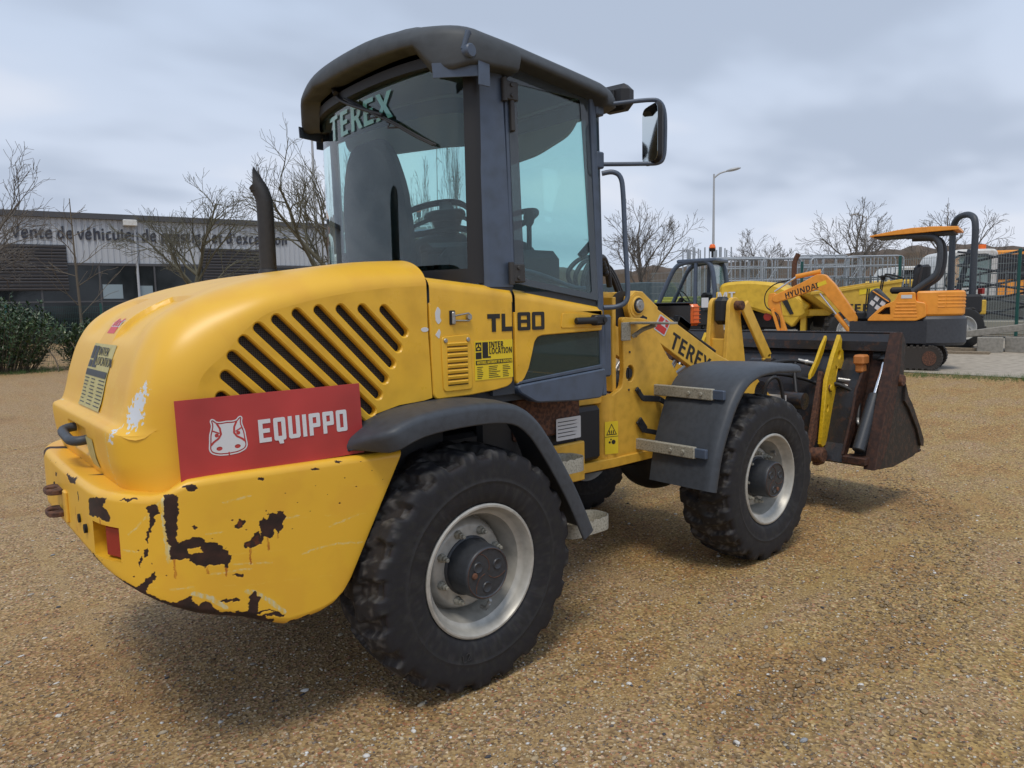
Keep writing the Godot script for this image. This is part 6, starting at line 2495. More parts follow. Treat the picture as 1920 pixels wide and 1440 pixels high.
func fence_panel(o: Node3D, wire: Material, h: float) -> void:
	var b := MB.new()
	b.box(V(0, h / 2 + 0.05, 0), V(0.06, h + 0.1, 0.06), 0.006)
	part("post", b, M.green_post, o)
	b = MB.new()
	for k in 48:
		b.box(V(0.05 + k * 0.05, h / 2 + 0.04, 0), V(0.006, h, 0.006))
	for k in 10:
		b.box(V(1.25, 0.08 + k * (h - 0.08) / 9.0, 0.006), V(2.44, 0.008, 0.008))
	tag(part("wire_mesh", b, wire, o), "", "", "", "stuff")

# a bare tree: tapered trunk, limbs and ever finer twigs
func grow(b: MB, rg: RandomNumberGenerator, p: Vector3, d: Vector3, len: float, r: float, lv: int, spread: float, lift: float, minr: float) -> void:
	var n := 3 if lv > 2 else 4
	var pts := [p]
	var q := p
	var dd := d
	for i in n:
		dd = (dd + V(rg.randf_range(-1, 1), rg.randf_range(-1, 1), rg.randf_range(-1, 1)) * 0.26 + V(0, lift, 0) * 0.12).normalized()
		q = q + dd * len / n
		pts.append(q)
	var r2 := maxf(r * 0.42, minr)
	b.tube(pts, maxf(r, minr), 3 if lv > 1 else 5, false, r2, false)
	if lv >= 4:
		return
	var k := [6, 6, 5, 4][lv] as int
	for i in k:
		var t := lerpf(0.28, 1.0, (i + rg.randf()) / k)
		var f := t * n
		var j := mini(int(f), n - 1)
		var bp: Vector3 = pts[j].lerp(pts[j + 1], f - j)
		var ax: Vector3 = (pts[j + 1] - pts[j]).normalized()
		var side := ax.cross(V(rg.randf_range(-1, 1), rg.randf_range(-1, 1), rg.randf_range(-1, 1))).normalized()
		var nd := (ax * cos(spread) + side * sin(spread)).normalized()
		grow(b, rg, bp, nd, len * lerpf(0.72, 0.42, t) * rg.randf_range(0.75, 1.15), r * lerpf(0.55, 0.34, t), lv + 1, spread * rg.randf_range(0.8, 1.2), lift, minr)

func bare_tree(called: String, label: String, at: Vector3, h: float, width: float, fork: float, limbs: int, sd: int, bark: Material, minr: float, lift := 0.4, grp := "") -> Node3D:
	var rg := RandomNumberGenerator.new()
	rg.seed = sd
	at.y = ground_y(at.x) - 0.02
	var t := thing(called, label, "tree", at, 0.0, grp)
	var b := MB.new()
	var tr := []
	for i in 7:
		tr.append(V(rg.randf_range(-0.05, 0.05) * i * 0.4, fork * 1.25 * i / 6.0, rg.randf_range(-0.05, 0.05) * i * 0.4))
	var r0 := h * 0.022
	b.tube(tr, r0, 9, false, r0 * 0.62, false)
	part("trunk", b, bark, t)
	b = MB.new()
	for i in limbs:
		var a := TAU * (i + rg.randf_range(-0.3, 0.3)) / limbs
		var out := rg.randf_range(0.55, 1.0)
		var d := V(cos(a) * out * width, rg.randf_range(0.55, 1.1), sin(a) * out * width).normalized()
		var p: Vector3 = tr[4 + i % 3]
		grow(b, rg, p, d, (h - fork) * rg.randf_range(0.62, 0.85), r0 * rg.randf_range(0.38, 0.55), 1, 0.62, lift, minr)
	grow(b, rg, tr[6], V(rg.randf_range(-0.2, 0.2), 1, rg.randf_range(-0.2, 0.2)).normalized(), (h - fork * 1.25) * 0.95, r0 * 0.6, 1, 0.6, lift, minr)
	part("crown", b, bark, t)
	return t

func trees() -> void:
	var bark := mat("bark_grey", lin(0.155, 0.135, 0.115), 0.9, 0.0, T.mottle, 2.0)
	var bark2 := mat("bark_mossy", lin(0.135, 0.125, 0.085), 0.9, 0.0, T.mottle, 2.0)
	var bark3 := mat("bark_pale", lin(0.16, 0.13, 0.095), 0.9, 0.0, T.mottle, 2.0)
	bare_tree("bare_tree", "spreading bare tree in front of the showroom lettering", V(8.1, 0, -28.6), 6.2, 0.85, 2.3, 8, 21, bark2, 0.007, 0.30)
	bare_tree("bare_tree", "bare tree cut by the left edge of the photo", V(0.2, 0, -29.6), 6.9, 0.9, 2.3, 8, 33, bark, 0.007, 0.35)
	bare_tree("bare_tree", "tall bare tree right beside the exhaust pipe, seen partly through the cab", V(8.8, 0, -17.9), 6.1, 0.95, 2.0, 9, 47, bark2, 0.005, 0.25)
	bare_tree("bare_tree", "bare tree behind the cab's door mirror and grab rail", V(22.2, 0, -16.5), 4.5, 0.8, 1.6, 8, 59, bark, 0.006, 0.5)
	bare_tree("bare_tree", "low rounded bare tree behind the telehandler, right of the tall street lamp", V(53.5, 0, -30.0), 5.8, 1.0, 2.2, 8, 61, bark, 0.011, 0.35)
	bare_tree("bare_tree", "broad bare tree above the galvanised rails with a far lamp in its crown", V(39.3, 0, -15.4), 5.9, 1.3, 2.4, 8, 73, bark, 0.008, 0.15)
	bare_tree("bare_tree", "bare tree behind the excavator's canopy and boom", V(43.5, 0, -11.9), 5.6, 1.3, 2.3, 7, 87, bark, 0.008, 0.2)
	# sapling with a straight pale stem
	var rg := RandomNumberGenerator.new()
	rg.seed = 5
	var t := thing("sapling", "thin pale sapling standing before the showroom's left louvred panel", "tree", V(3.1, -0.05, -24.75))
	var b := MB.new()
	b.tube(smooth([V(0, 0, 0), V(0.02, 1.5, 0), V(-0.01, 3.0, 0.02), V(-0.02, 4.3, 0), V(-0.03, 5.35, 0)], 3), 0.055, 8, false, 0.012, false)
	part("trunk", b, bark3, t)
	b = MB.new()
	for i in 11:
		var y := 1.5 + i * 0.33
		var a := i * 2.4
		grow(b, rg, V(0, y, 0), V(cos(a), rg.randf_range(0.35, 0.9), sin(a) * 0.6).normalized(), rg.randf_range(1.0, 2.0) * (1.0 - i * 0.045), 0.018, 3, 0.5, 0.3, 0.007)
	part("crown", b, bark3, t)
	# evergreen bushes at the left edge
	for q in [[0.2, -20.6, 1.9, 2.35, "big dark evergreen bush at the left edge of the yard", 3], [2.6, -20.2, 1.0, 1.6, "smaller evergreen bush right of the big one, next to the loader's hood", 4], [-2.6, -20.9, 1.6, 2.1, "evergreen bush mostly cut off by the left edge of the photo", 6]]:
		bush(q[0], q[1], q[2], q[3], q[4], q[5])
	for q in [[1.6, -19.5, 2.2, 0.9], [2.1, -19.3, 1.9, 1.1]]:
		b = MB.new()
		b.tube(smooth([V(0, 0, 0), V(0.15, 0.35, 0.05), V(0.6, 0.75, 0.1), V(1.0, 0.9, 0.1)], 4), 0.02, 5, false, 0.006)
		var st := part("bare_stick", b, bark3)
		st.position = V(q[0], 0, q[1])
		st.rotation.y = q[2]
		tag(st, "dry bare stick poking up in the grass before the %s bush" % ("big dark" if q[2] > 2.0 else "smaller right"), "stick")

func bush(x: float, z: float, w: float, h: float, lab: String, sd: int) -> void:
	var rg := RandomNumberGenerator.new()
	rg.seed = sd
	var t := thing("evergreen_bush", lab, "bush", V(x, ground_y(x) - 0.05, z))
	var b := MB.new()
	b.usecol = true
	var nz := FastNoiseLite.new()
	nz.frequency = 0.9
	nz.seed = sd
	var stems := MB.new()
	# leafy sprays on shoots that rise and lean outwards
	var shoots := int(150 * w)
	for i in shoots:
		var a := rg.randf() * TAU
		var r := sqrt(rg.randf()) * w
		var top := h * (1.0 - 0.42 * pow(r / w, 2.0)) * (0.78 + 0.3 * nz.get_noise_2d(cos(a) * r * 2.0, sin(a) * r * 2.0) + rg.randf_range(-0.08, 0.10))
		var p0 := V(cos(a) * r * 0.55, 0.05, sin(a) * r * 0.45)
		var p1 := V(cos(a) * r, top, sin(a) * r * 0.8)
		var ax := (p1 - p0).normalized()
		stems.tube([p0, p0.lerp(p1, 0.6) + V(0, 0.05, 0), p1], 0.009, 3, false, 0.004, false)
		var nl := int(26 * top / 2.0) + 12
		for k in nl:
			var f := 1.0 - pow(rg.randf(), 1.4) * 0.85
			var c := p0.lerp(p1, f)
			var ang := rg.randf() * TAU
			var u := ax.cross(V(cos(ang), 0.3, sin(ang))).normalized()
			var dir := (u + ax * rg.randf_range(0.2, 1.0)).normalized()
			var sd2 := dir.cross(V(rg.randf_range(-0.4, 0.4), 1, rg.randf_range(-0.4, 0.4))).normalized()
			var L := rg.randf_range(0.09, 0.15)
			var W := L * 0.19
			var nn := dir.cross(sd2)
			var g := rg.randf()
			b.col = Color(0.030, 0.062, 0.022).lerp(Color(0.075, 0.125, 0.045), g * g)
			if rg.randf() < 0.05:
				b.col = Color(0.14, 0.17, 0.06)
			var m := c + dir * L * 0.5
			b.tri(c, m + sd2 * W + nn * 0.008, c + dir * L - nn * 0.012)
			b.tri(c, c + dir * L - nn * 0.012, m - sd2 * W + nn * 0.008)
	var lm: StandardMaterial3D = M.laurel if M.has("laurel") else mat("laurel", Color(1, 1, 1), 0.38)
	lm.vertex_color_use_as_albedo = true
	part("foliage", b, lm, t)
	part("stem", stems, M.bark_pale, t)

# ------------------------------------------------------------------ machines standing in the yard behind
func far_wheel(parent: Node3D, at: Vector3, r: float, w: float, rim: Material, out: float) -> void:
	var n := Node3D.new()
	n.name = "wheel"
	parent.add_child(n, true)
	n.position = at
	n.rotation.y = 0.0 if out > 0 else PI
	var b := MB.new()
	b.usecol = true
	b.col = Color(0.022, 0.021, 0.020)
	b.lathe(poly([-w / 2, r * 0.55, -w / 2, r * 0.88, -w * 0.4, r * 0.95, w * 0.4, r * 0.95, w / 2, r * 0.88, w * 0.52, r * 0.72, w / 2, r * 0.56]), Transform3D(), 28)
	for k in 22:
		var a := TAU * k / 22
		b.col = Color(0.05, 0.046, 0.042)
		b.box(V(cos(a) * r * 0.965, sin(a) * r * 0.965, w * 0.22 * (1 if k % 2 == 0 else -1)), V(r * 0.09, r * 0.15, w * 0.5), 0.01, Basis(V(0, 0, 1), a))
	part("tyre", b, M.rubber, n)
	b = MB.new()
	b.lathe(poly([w * 0.46, r * 0.56, w * 0.50, r * 0.57, w * 0.50, r * 0.53, w * 0.30, r * 0.48, w * 0.22, r * 0.30, w * 0.34, r * 0.22, w * 0.36, 0.001]), Transform3D(), 26)
	for k in 6:
		var a := TAU * k / 6
		b.cyl(V(cos(a) * r * 0.36, sin(a) * r * 0.36, w * 0.22), V(cos(a) * r * 0.36, sin(a) * r * 0.36, w * 0.30), 0.02, 6)
	part("rim", b, rim, n)

func yard_machines() -> void:
	telehandler()
	excavator()
	dumper()

func telehandler() -> void:
	var t := thing("telehandler", "yellow telehandler with dark blue cab and orange beacon behind the loader's bucket", "telehandler", V(13.38, ground_y(13.38), -6.55), 1.84)
	var s := -1.0
	var b := MB.new()
	b.at(Transform3D(Basis.from_scale(Vector3(1, 1, -1)), Vector3.ZERO))
	b.box(V(0.2, 0.72, 0.0), V(3.3, 0.42, 0.9), 0.05)
	b.box(V(1.0, 0.72, 0.55), V(1.1, 0.5, 0.7), 0.05)
	part("chassis", b, M.black, t)
	for x in [0.0, 1.95]:
		for sd in [1.0, -1.0]:
			far_wheel(t, V(x, 0.46, 0.78 * sd), 0.46, 0.34, M.rim_white, sd)
	# open-shaped cab frame on the camera side
	var near := -0.98
	var far := -0.08
	var side := [Vector2(1.62, 0.82), Vector2(1.50, 1.12), Vector2(1.22, 1.72), Vector2(1.08, 1.94), Vector2(0.92, 2.03), Vector2(0.60, 2.07), Vector2(0.36, 2.05), Vector2(0.24, 1.92), Vector2(0.18, 1.60), Vector2(0.16, 1.25), Vector2(0.22, 0.95)]
	for z in [near, far]:
		b = MB.new()
		var p := []
		for q in side:
			p.append(V(q.x, q.y, z))
		b.tube(smooth(p, 5), 0.055, 8)
		b.tube([V(0.62, 0.82, z), V(0.60, 2.03, z)], 0.045, 8)
		part("cab_frame", b, M.cab_slate, t)
	b = MB.new()
	b.plate(rnd_poly(poly([0.14, -1.04, 1.06, -1.04, 1.06, -0.03, 0.14, -0.03]), 0.10), -0.02, 0.06, 0.02)
	var rf := part("cab_roof", b, M.cab_slate, t)
	rf.transform = Transform3D(Basis(V(1, 0, 0), V(0, 0, 1), V(0, -1, 0)), V(0, 2.10, 0)) 
	b = MB.new()
	b.quad(V(0.20, 1.25, near), V(0.26, 1.95, near), V(0.26, 1.95, far), V(0.20, 1.25, far))
	part("rear_window", b, M.far_glass, t)
	b = MB.new()
	b.quad(V(1.55, 1.0, near), V(1.12, 1.9, near), V(1.12, 1.9, far), V(1.55, 1.0, far))
	b.cap(poly([0.24, 1.2, 0.26, 1.95, 1.0, 1.95, 1.5, 1.05, 1.5, 0.95, 0.3, 0.95]), [], far, true)
	part("side_window", b, M.far_glass, t)
	b = MB.new()
	b.plate(poly([0.10, 0.62, 1.75, 0.62, 1.60, 0.90, 0.20, 0.98]), -0.97, -0.90, 0.02)
	b.box(V(0.18, 1.02, -0.5), V(0.10, 0.46, 0.92), 0.02)
	b.box(V(0.50, 1.05, -0.52), V(0.16, 0.62, 0.44), 0.05)
	b.box(V(0.70, 0.92, -0.52), V(0.44, 0.14, 0.44), 0.05)
	b.bar(V(1.32, 0.9, -0.5), V(1.10, 1.25, -0.5), 0.12, 0.10, 0.02)
	part("cab_interior", b, M.black, t)
	b = MB.new()
	var ring := []
	for i in 24:
		ring.append(V(1.05 + cos(TAU * i / 24) * 0.10, 1.28 + cos(TAU * i / 24) * 0.14, -0.5 + sin(TAU * i / 24) * 0.18))
	b.tube(ring, 0.014, 6, true)
	part("steering_wheel", b, M.black, t)
	# engine bonnet on the camera side, boom behind
	b = MB.new()
	b.plate(rnd_poly(PackedVector2Array([Vector2(0.06, 0.98), Vector2(0.06, 1.50), Vector2(-0.10, 1.57), Vector2(-0.60, 1.59), Vector2(-1.10, 1.53), Vector2(-1.50, 1.36), Vector2(-1.76, 1.10), Vector2(-1.86, 0.86), Vector2(-1.70, 0.74), Vector2(-1.25, 0.76), Vector2(-0.60, 0.98)]), 0.14, 6), -1.02, 0.05, 0.11)
	b.box(V(-0.02, 1.22, -0.80), V(0.30, 0.28, 0.46), 0.03)
	b.bar(V(-1.4, 0.66, -0.9), V(-1.75, 1.12, -0.9), 0.22, 0.3, 0.03)
	part("engine_bonnet", b, M.yellow_far, t)
	text("lettering", "MT", 0.16, M.white_print, t, Transform3D(Basis(V(-1, 0, 0), V(0, 1, 0), V(0, 0, -1)), V(0.10, 1.27, -1.035)), font(700), 0.006, 1.3)
	b = MB.new()
	b.plate(poly([-1.30, 1.15, -1.42, 1.15, -1.55, 0.86, -1.48, 0.84]), -1.04, -1.02)
	part("bonnet_vent", b, M.black, t)
	b = MB.new()
	b.box(V(0.1, 1.05, 0.30), V(4.0, 0.34, 0.30), 0.03)
	b.box(V(1.2, 1.16, 0.32), V(1.6, 0.26, 0.22), 0.03)
	part("boom", b, mat("lime_yellow", lin(0.45, 0.46, 0.04), 0.5, 0.0, T.dirt, 0.6), t)
	b = MB.new()
	for q in [[-1.72, 0.30], [-2.30, 0.30]]:
		b.box(V(q[0], 0.62, -0.86), V(0.12, 0.42, 0.12), 0.01)
	b.box(V(-2.0, 0.88, -0.86), V(0.75, 0.14, 0.14), 0.02)
	part("rear_guard", b, M.yellow_far, t)
	b = MB.new()
	b.tube(smooth([V(0.42, 0.98, -0.98), V(0.28, 1.0, -0.98), V(-0.10, 1.0, -0.98), V(-0.42, 0.94, -0.98), V(-0.58, 0.80, -0.98)], 4), 0.05, 8)
	b.box(V(0.0, 0.985, -0.80), V(0.72, 0.05, 0.36), 0.02)
	part("mudguard", b, M.grey_plastic, t)
	b = MB.new()
	b.cyl(V(-1.0, 0.80, -0.92), V(-1.0, 0.80, -0.98), 0.085, 16)
	part("tail_lamp", b, M.red_lens, t)
	b = MB.new()
	b.cyl(V(0.30, 2.15, -0.75), V(0.30, 2.30, -0.75), 0.025, 8)
	b.cyl(V(0.30, 2.28, -0.75), V(0.30, 2.34, -0.75), 0.06, 14, 0.075)
	part("beacon_base", b, M.black, t)
	b = MB.new()
	b.cyl(V(0.30, 2.34, -0.75), V(0.30, 2.44, -0.75), 0.075, 16, 0.06, 0.02)
	part("beacon", b, M.orange_lens, t)
	b = MB.new()
	b.plate(poly([0.28, 1.02, 0.44, 1.02, 0.44, 1.24, 0.28, 1.24]), -1.045, -1.04)
	part("cab_sticker", b, M.white_print, t)
	b = MB.new()
	b.tube(smooth([V(-1.40, 1.2, -0.3), V(-1.38, 1.9, -0.3), V(-1.46, 2.15, -0.3)], 4), 0.055, 8)
	part("exhaust_stack", b, M.rust, t)

func excavator() -> void:
	var t := thing("mini_excavator", "orange mini excavator with open canopy and folded boom behind the bucket's right end", "excavator", V(11.55, 0.295, -2.15), 1.80)
	t.scale = V(0.80, 0.95, 0.70)
	var b: MB
	# crawler tracks: belt with cleats round two wheels
	for z in [-0.50, 0.50]:
		b = MB.new()
		var belt := capsule(Vector2(-0.62, 0.215), Vector2(0.70, 0.215), 0.20, 12)
		b.at(Transform3D(Basis(), V(0, 0, z)))
		b.plate(belt, -0.14, 0.14, 0.02)
		var L := belt.size()
		for i in L:
			var n := 1 if belt[i].distance_to(belt[(i + 1) % L]) < 0.2 else 12
			for k in n:
				var p := belt[i].lerp(belt[(i + 1) % L], float(k) / n)
				var d := (belt[(i + 1) % L] - belt[i]).normalized()
				b.box(V(p.x, p.y, 0), V(0.05, 0.05, 0.29), 0.006, Basis(V(0, 0, 1), atan2(d.y, d.x)))
		var tr := part("crawler_track", b, mat("track_rubber", lin(0.05, 0.042, 0.036), 0.9, 0.0, T.mottle, 3.0) if not M.has("track_rubber") else M.track_rubber, t)
		b = MB.new()
		b.at(Transform3D(Basis(), V(0, 0, z)))
		for x in [-0.62, 0.70]:
			b.cyl(V(x, 0.215, -0.15), V(x, 0.215, 0.15), 0.13, 20)
		b.box(V(0.04, 0.22, 0), V(1.1, 0.16, 0.26), 0.02)
		part("track_frame", b, M.rust, tr)
	b = MB.new()
	b.box(V(0.05, 0.36, 0), V(0.9, 0.16, 0.7), 0.03)
	b.cyl(V(0, 0.40, 0), V(0, 0.50, 0), 0.30, 24)
	part("undercarriage", b, M.black, t)
	# slewing deck and counterweight, its tail rounded in plan
	b = MB.new()
	var deck := PackedVector2Array([Vector2(0.92, -0.60), Vector2(0.92, 0.60), Vector2(-0.55, 0.64)])
	for i in 9:
		var a := PI / 2 + 0.35 + (PI - 0.7) * i / 8.0
		deck.append(Vector2(cos(a) * 1.18, sin(a) * 0.68))
	deck.append(Vector2(-0.55, -0.64))
	b.at(Transform3D(Basis(V(1, 0, 0), V(0, 0, -1), V(0, 1, 0)), V(0, 0, 0)))
	b.plate(deck, 0.47, 0.86, 0.04)
	part("slew_deck", b, mat("deck_black", lin(0.030, 0.034, 0.044), 0.45, 0.0, T.mottle, 1.0), t)
	b = MB.new()
	var tail := PackedVector2Array()
	for i in 13:
		var a := PI / 2 + 0.42 + (PI - 0.84) * i / 12.0
		tail.append(Vector2(cos(a) * 1.21, sin(a) * 0.69))
	for i in 13:
		var a := PI / 2 + 0.42 + (PI - 0.84) * (12 - i) / 12.0
		tail.append(Vector2(cos(a) * 0.9, sin(a) * 0.5))
	b.at(Transform3D(Basis(V(1, 0, 0), V(0, 0, -1), V(0, 1, 0)), V(0, 0, 0)))
	b.plate(tail, 0.43, 0.94, 0.05)
	part("counterweight", b, mat("weight_grey", lin(0.055, 0.06, 0.072), 0.5, 0.0, T.mottle, 1.0), t)
	# orange covers: side skin with louvres, rounded tail bonnet
	b = MB.new()
	b.plate(rnd_poly(PackedVector2Array([Vector2(0.56, 0.865), Vector2(0.54, 0.91), Vector2(0.30, 1.12), Vector2(0.05, 1.22), Vector2(-0.02, 1.36), Vector2(-0.32, 1.36), Vector2(-0.34, 1.20), Vector2(-0.52, 1.17), Vector2(-0.54, 0.94), Vector2(-0.36, 0.865)]), 0.04), -0.66, -0.50, 0.03, [PackedVector2Array([Vector2(0.28, 0.99), Vector2(0.34, 1.0), Vector2(0.22, 1.09), Vector2(0.14, 1.10), Vector2(0.13, 0.99)])])
	var sk := part("side_cover", b, M.orange_paint, t)
	for i in 5:
		b = MB.new()
		b.box(V(-0.16, 0.94 + i * 0.058, -0.662), V(0.44 - 0.02 * i, 0.022, 0.02), 0.006)
		part("louvre", b, M.orange_paint, sk)
	b = MB.new()
	b.box(V(0.22, 1.03, -0.55), V(0.24, 0.14, 0.06))
	part("cover_recess", b, M.black_deep, sk)
	b = MB.new()
	b.at(Transform3D(Basis(V(1, 0, 0), V(0, 1, 0), V(0, 0, 1)), V(0, 0, 0)))
	b.box(V(-0.17, 1.285, -0.665), V(0.20, 0.06, 0.006))
	part("cover_sticker", b, M.white_print, sk)
	b = MB.new()
	var hood := PackedVector2Array()
	for i in 13:
		var a := PI / 2 + 0.45 + (PI - 0.9) * i / 12.0
		hood.append(Vector2(cos(a) * 1.17, sin(a) * 0.67))
	hood.append(Vector2(-0.34, -0.62))
	hood.append(Vector2(-0.34, 0.62))
	b.at(Transform3D(Basis(V(1, 0, 0), V(0, 0, -1), V(0, 1, 0)), V(0, 0, 0)))
	b.plate(rnd_poly(hood, 0.06), 0.945, 1.375, 0.09)
	var bo := part("tail_bonnet", b, M.orange_paint, t)
	b = MB.new()
	for i in 4:
		var a := PI / 2 + 0.42
		for k in 5:
			var g := PI + 0.15 + k * 0.17
			b.box(V(cos(g) * 1.165, 1.10 + i * 0.06, sin(g) * 0.665), V(0.02, 0.024, 0.15), 0.006, Basis(Vector3.UP, -atan2(sin(g) / 0.665, cos(g) / 1.165)))
	part("louvre", b, M.orange_paint, bo)
	b = MB.new()
	b.box(V(0.3, 0.95, 0.25), V(1.2, 0.16, 0.6), 0.03)
	part("floor_plate", b, M.black, t)
	# canopy on two bent posts
	for z in [-0.46, 0.46]:
		b = MB.new()
		b.tube(smooth([V(-0.25, 1.36, z), V(-0.45, 1.50, z), V(-0.66, 1.66, z), V(-0.72, 1.95, z), V(-0.68, 2.20, z), V(-0.52, 2.31, z), V(-0.1, 2.335, z)], 4), 0.055, 8)
		part("canopy_post", b, M.grey_plastic, t)
	b = MB.new()
	var cp := PackedVector2Array([Vector2(0.58, 2.375), Vector2(0.10, 2.44), Vector2(-0.20, 2.465), Vector2(-0.60, 2.465), Vector2(-1.02, 2.44), Vector2(-1.04, 2.385), Vector2(-0.5, 2.375), Vector2(0.0, 2.365), Vector2(0.57, 2.355)])
	b.plate(cp, -0.58, 0.58, 0.02)
	part("canopy", b, M.orange_paint, t)
	b = MB.new()
	b.box(V(-0.22, 2.352, 0), V(1.45, 0.02, 1.06), 0.004, Basis(V(0, 0, 1), -0.01))
	part("canopy_lining", b, M.black, t)
	# seat, levers, console
	b = MB.new()
	b.at(Transform3D(Basis(V(0, 0, 1), V(-0.18, 0.98, 0), V(-0.98, -0.18, 0)), V(-0.24, 1.40, 0.0)))
	b.plate(rnd_poly(poly([-0.23, 0, 0.23, 0, 0.21, 0.34, 0.12, 0.46, -0.12, 0.46, -0.21, 0.34]), 0.07), -0.05, 0.05, 0.025)
	b.at(Transform3D())
	b.box(V(-0.02, 1.40, 0), V(0.46, 0.12, 0.46), 0.04)
	part("seat", b, M.black, t)
	b = MB.new()
	b.plate(rnd_poly(poly([0.62, 0.88, 0.42, 0.90, 0.16, 1.22, 0.42, 1.46, 0.56, 1.40]), 0.05), -0.46, -0.22, 0.03)
	var con := part("console", b, M.grey_plastic, t)
	b = MB.new()
	b.bar(V(0.50, 1.40, -0.465), V(0.18, 1.20, -0.465), 0.02, 0.07, 0.005, V(0, 0, 1))
	part("console_stripe", b, M.orange_paint, con)
	b = MB.new()
	for q in [[0.50, 1.18], [0.40, 1.10], [0.30, 1.17], [0.42, 1.26]]:
		b.box(V(q[0], q[1], -0.465), V(0.09, 0.08, 0.01), 0.002, Basis(V(0, 0, 1), 0.6))
	part("console_labels", b, M.white_print, con)
	b = MB.new()
	for z in [-0.12, 0.12]:
		b.tube([V(0.42, 1.35, z), V(0.38, 1.62, z)], 0.014, 6)
		b.ball(V(0.38, 1.64, z), V(0.035, 0.05, 0.035), 8, 5)
		b.tube([V(0.70, 0.95, z), V(0.66, 1.45, z)], 0.014, 6)
	b.box(V(0.36, 1.66, 0), V(0.20, 0.02, 0.34), 0.006)
	part("lever", b, M.black, t)
	# boom: kinked box beam, dipper, cylinders
	b = MB.new()
	b.plate(rnd_poly(PackedVector2Array([Vector2(0.86, 0.78), Vector2(0.98, 0.80), Vector2(1.60, 1.42), Vector2(1.72, 1.46), Vector2(2.62, 1.22), Vector2(2.72, 1.26), Vector2(2.70, 1.36), Vector2(2.05, 1.60), Vector2(1.72, 1.75), Vector2(1.55, 1.74), Vector2(1.35, 1.56), Vector2(0.84, 0.92)]), 0.04), -0.10, 0.10, 0.012)
	var boom := part("boom", b, M.orange_paint, t)
	text("lettering", "HYUNDAI", 0.11, M.decal_black, boom, Transform3D(Basis(V(-0.967, 0.254, 0), V(0.254, 0.967, 0), V(0, 0, -1)), V(2.42, 1.34, -0.103)), font(700, 0.15), 0.002, 1.1)
	b = MB.new()
	b.plate(PackedVector2Array([Vector2(1.50, 1.56), Vector2(1.70, 1.50), Vector2(1.74, 1.57), Vector2(1.53, 1.63)]), -0.1035, -0.101)
	part("boom_sticker", b, M.decal_yellow, boom)
	b = MB.new()
	b.plate(rnd_poly(PackedVector2Array([Vector2(2.66, 1.42), Vector2(2.80, 1.40), Vector2(2.82, 1.20), Vector2(2.48, 0.50), Vector2(2.36, 0.38), Vector2(2.28, 0.42), Vector2(2.50, 0.98), Vector2(2.56, 1.28)]), 0.03), -0.07, 0.07, 0.01)
	b.bar(V(2.70, 1.10, -0.09), V(2.52, 0.62, -0.09), 0.09, 0.07, 0.01)
	part("dipper_arm", b, M.orange_paint, boom)
	b = MB.new()
	b.cyl(V(1.66, 1.80, 0), V(2.20, 1.72, 0), 0.045, 12)
	part("boom_cylinder", b, M.orange_paint, boom)
	b = MB.new()
	b.cyl(V(0.98, 0.62, -0.02), V(1.30, 0.98, -0.02), 0.05, 12)
	part("boom_cylinder", b, M.orange_paint, boom)
	b = MB.new()
	b.cyl(V(2.18, 1.722, 0), V(2.68, 1.44, 0), 0.02, 10)
	part("cylinder_rod", b, M.chrome, boom)
	b = MB.new()
	b.cyl(V(1.28, 0.96, -0.02), V(1.66, 1.38, -0.02), 0.022, 10)
	part("cylinder_rod", b, M.chrome, boom)
	b = MB.new()
	for k in 2:
		b.tube(smooth([V(2.30, 1.66, -0.11), V(2.66, 1.58, -0.12), V(2.86, 1.40, -0.12), V(2.84, 1.15, -0.12), V(2.60 - 0.04 * k, 0.98, -0.12), V(2.50, 0.72, -0.12)], 5), 0.012, 6)
	part("boom_hose", b, M.black, boom)
	b = MB.new()
	var bk := PackedVector2Array([Vector2(2.30, 0.46), Vector2(2.44, 0.40), Vector2(2.52, 0.22), Vector2(2.44, 0.06), Vector2(2.26, 0.0), Vector2(2.08, 0.10), Vector2(2.12, 0.14), Vector2(2.28, 0.08), Vector2(2.40, 0.16), Vector2(2.42, 0.26), Vector2(2.34, 0.36)])
	b.plate(bk, -0.25, 0.25, 0.006)
	part("digging_bucket", b, M.black, t)

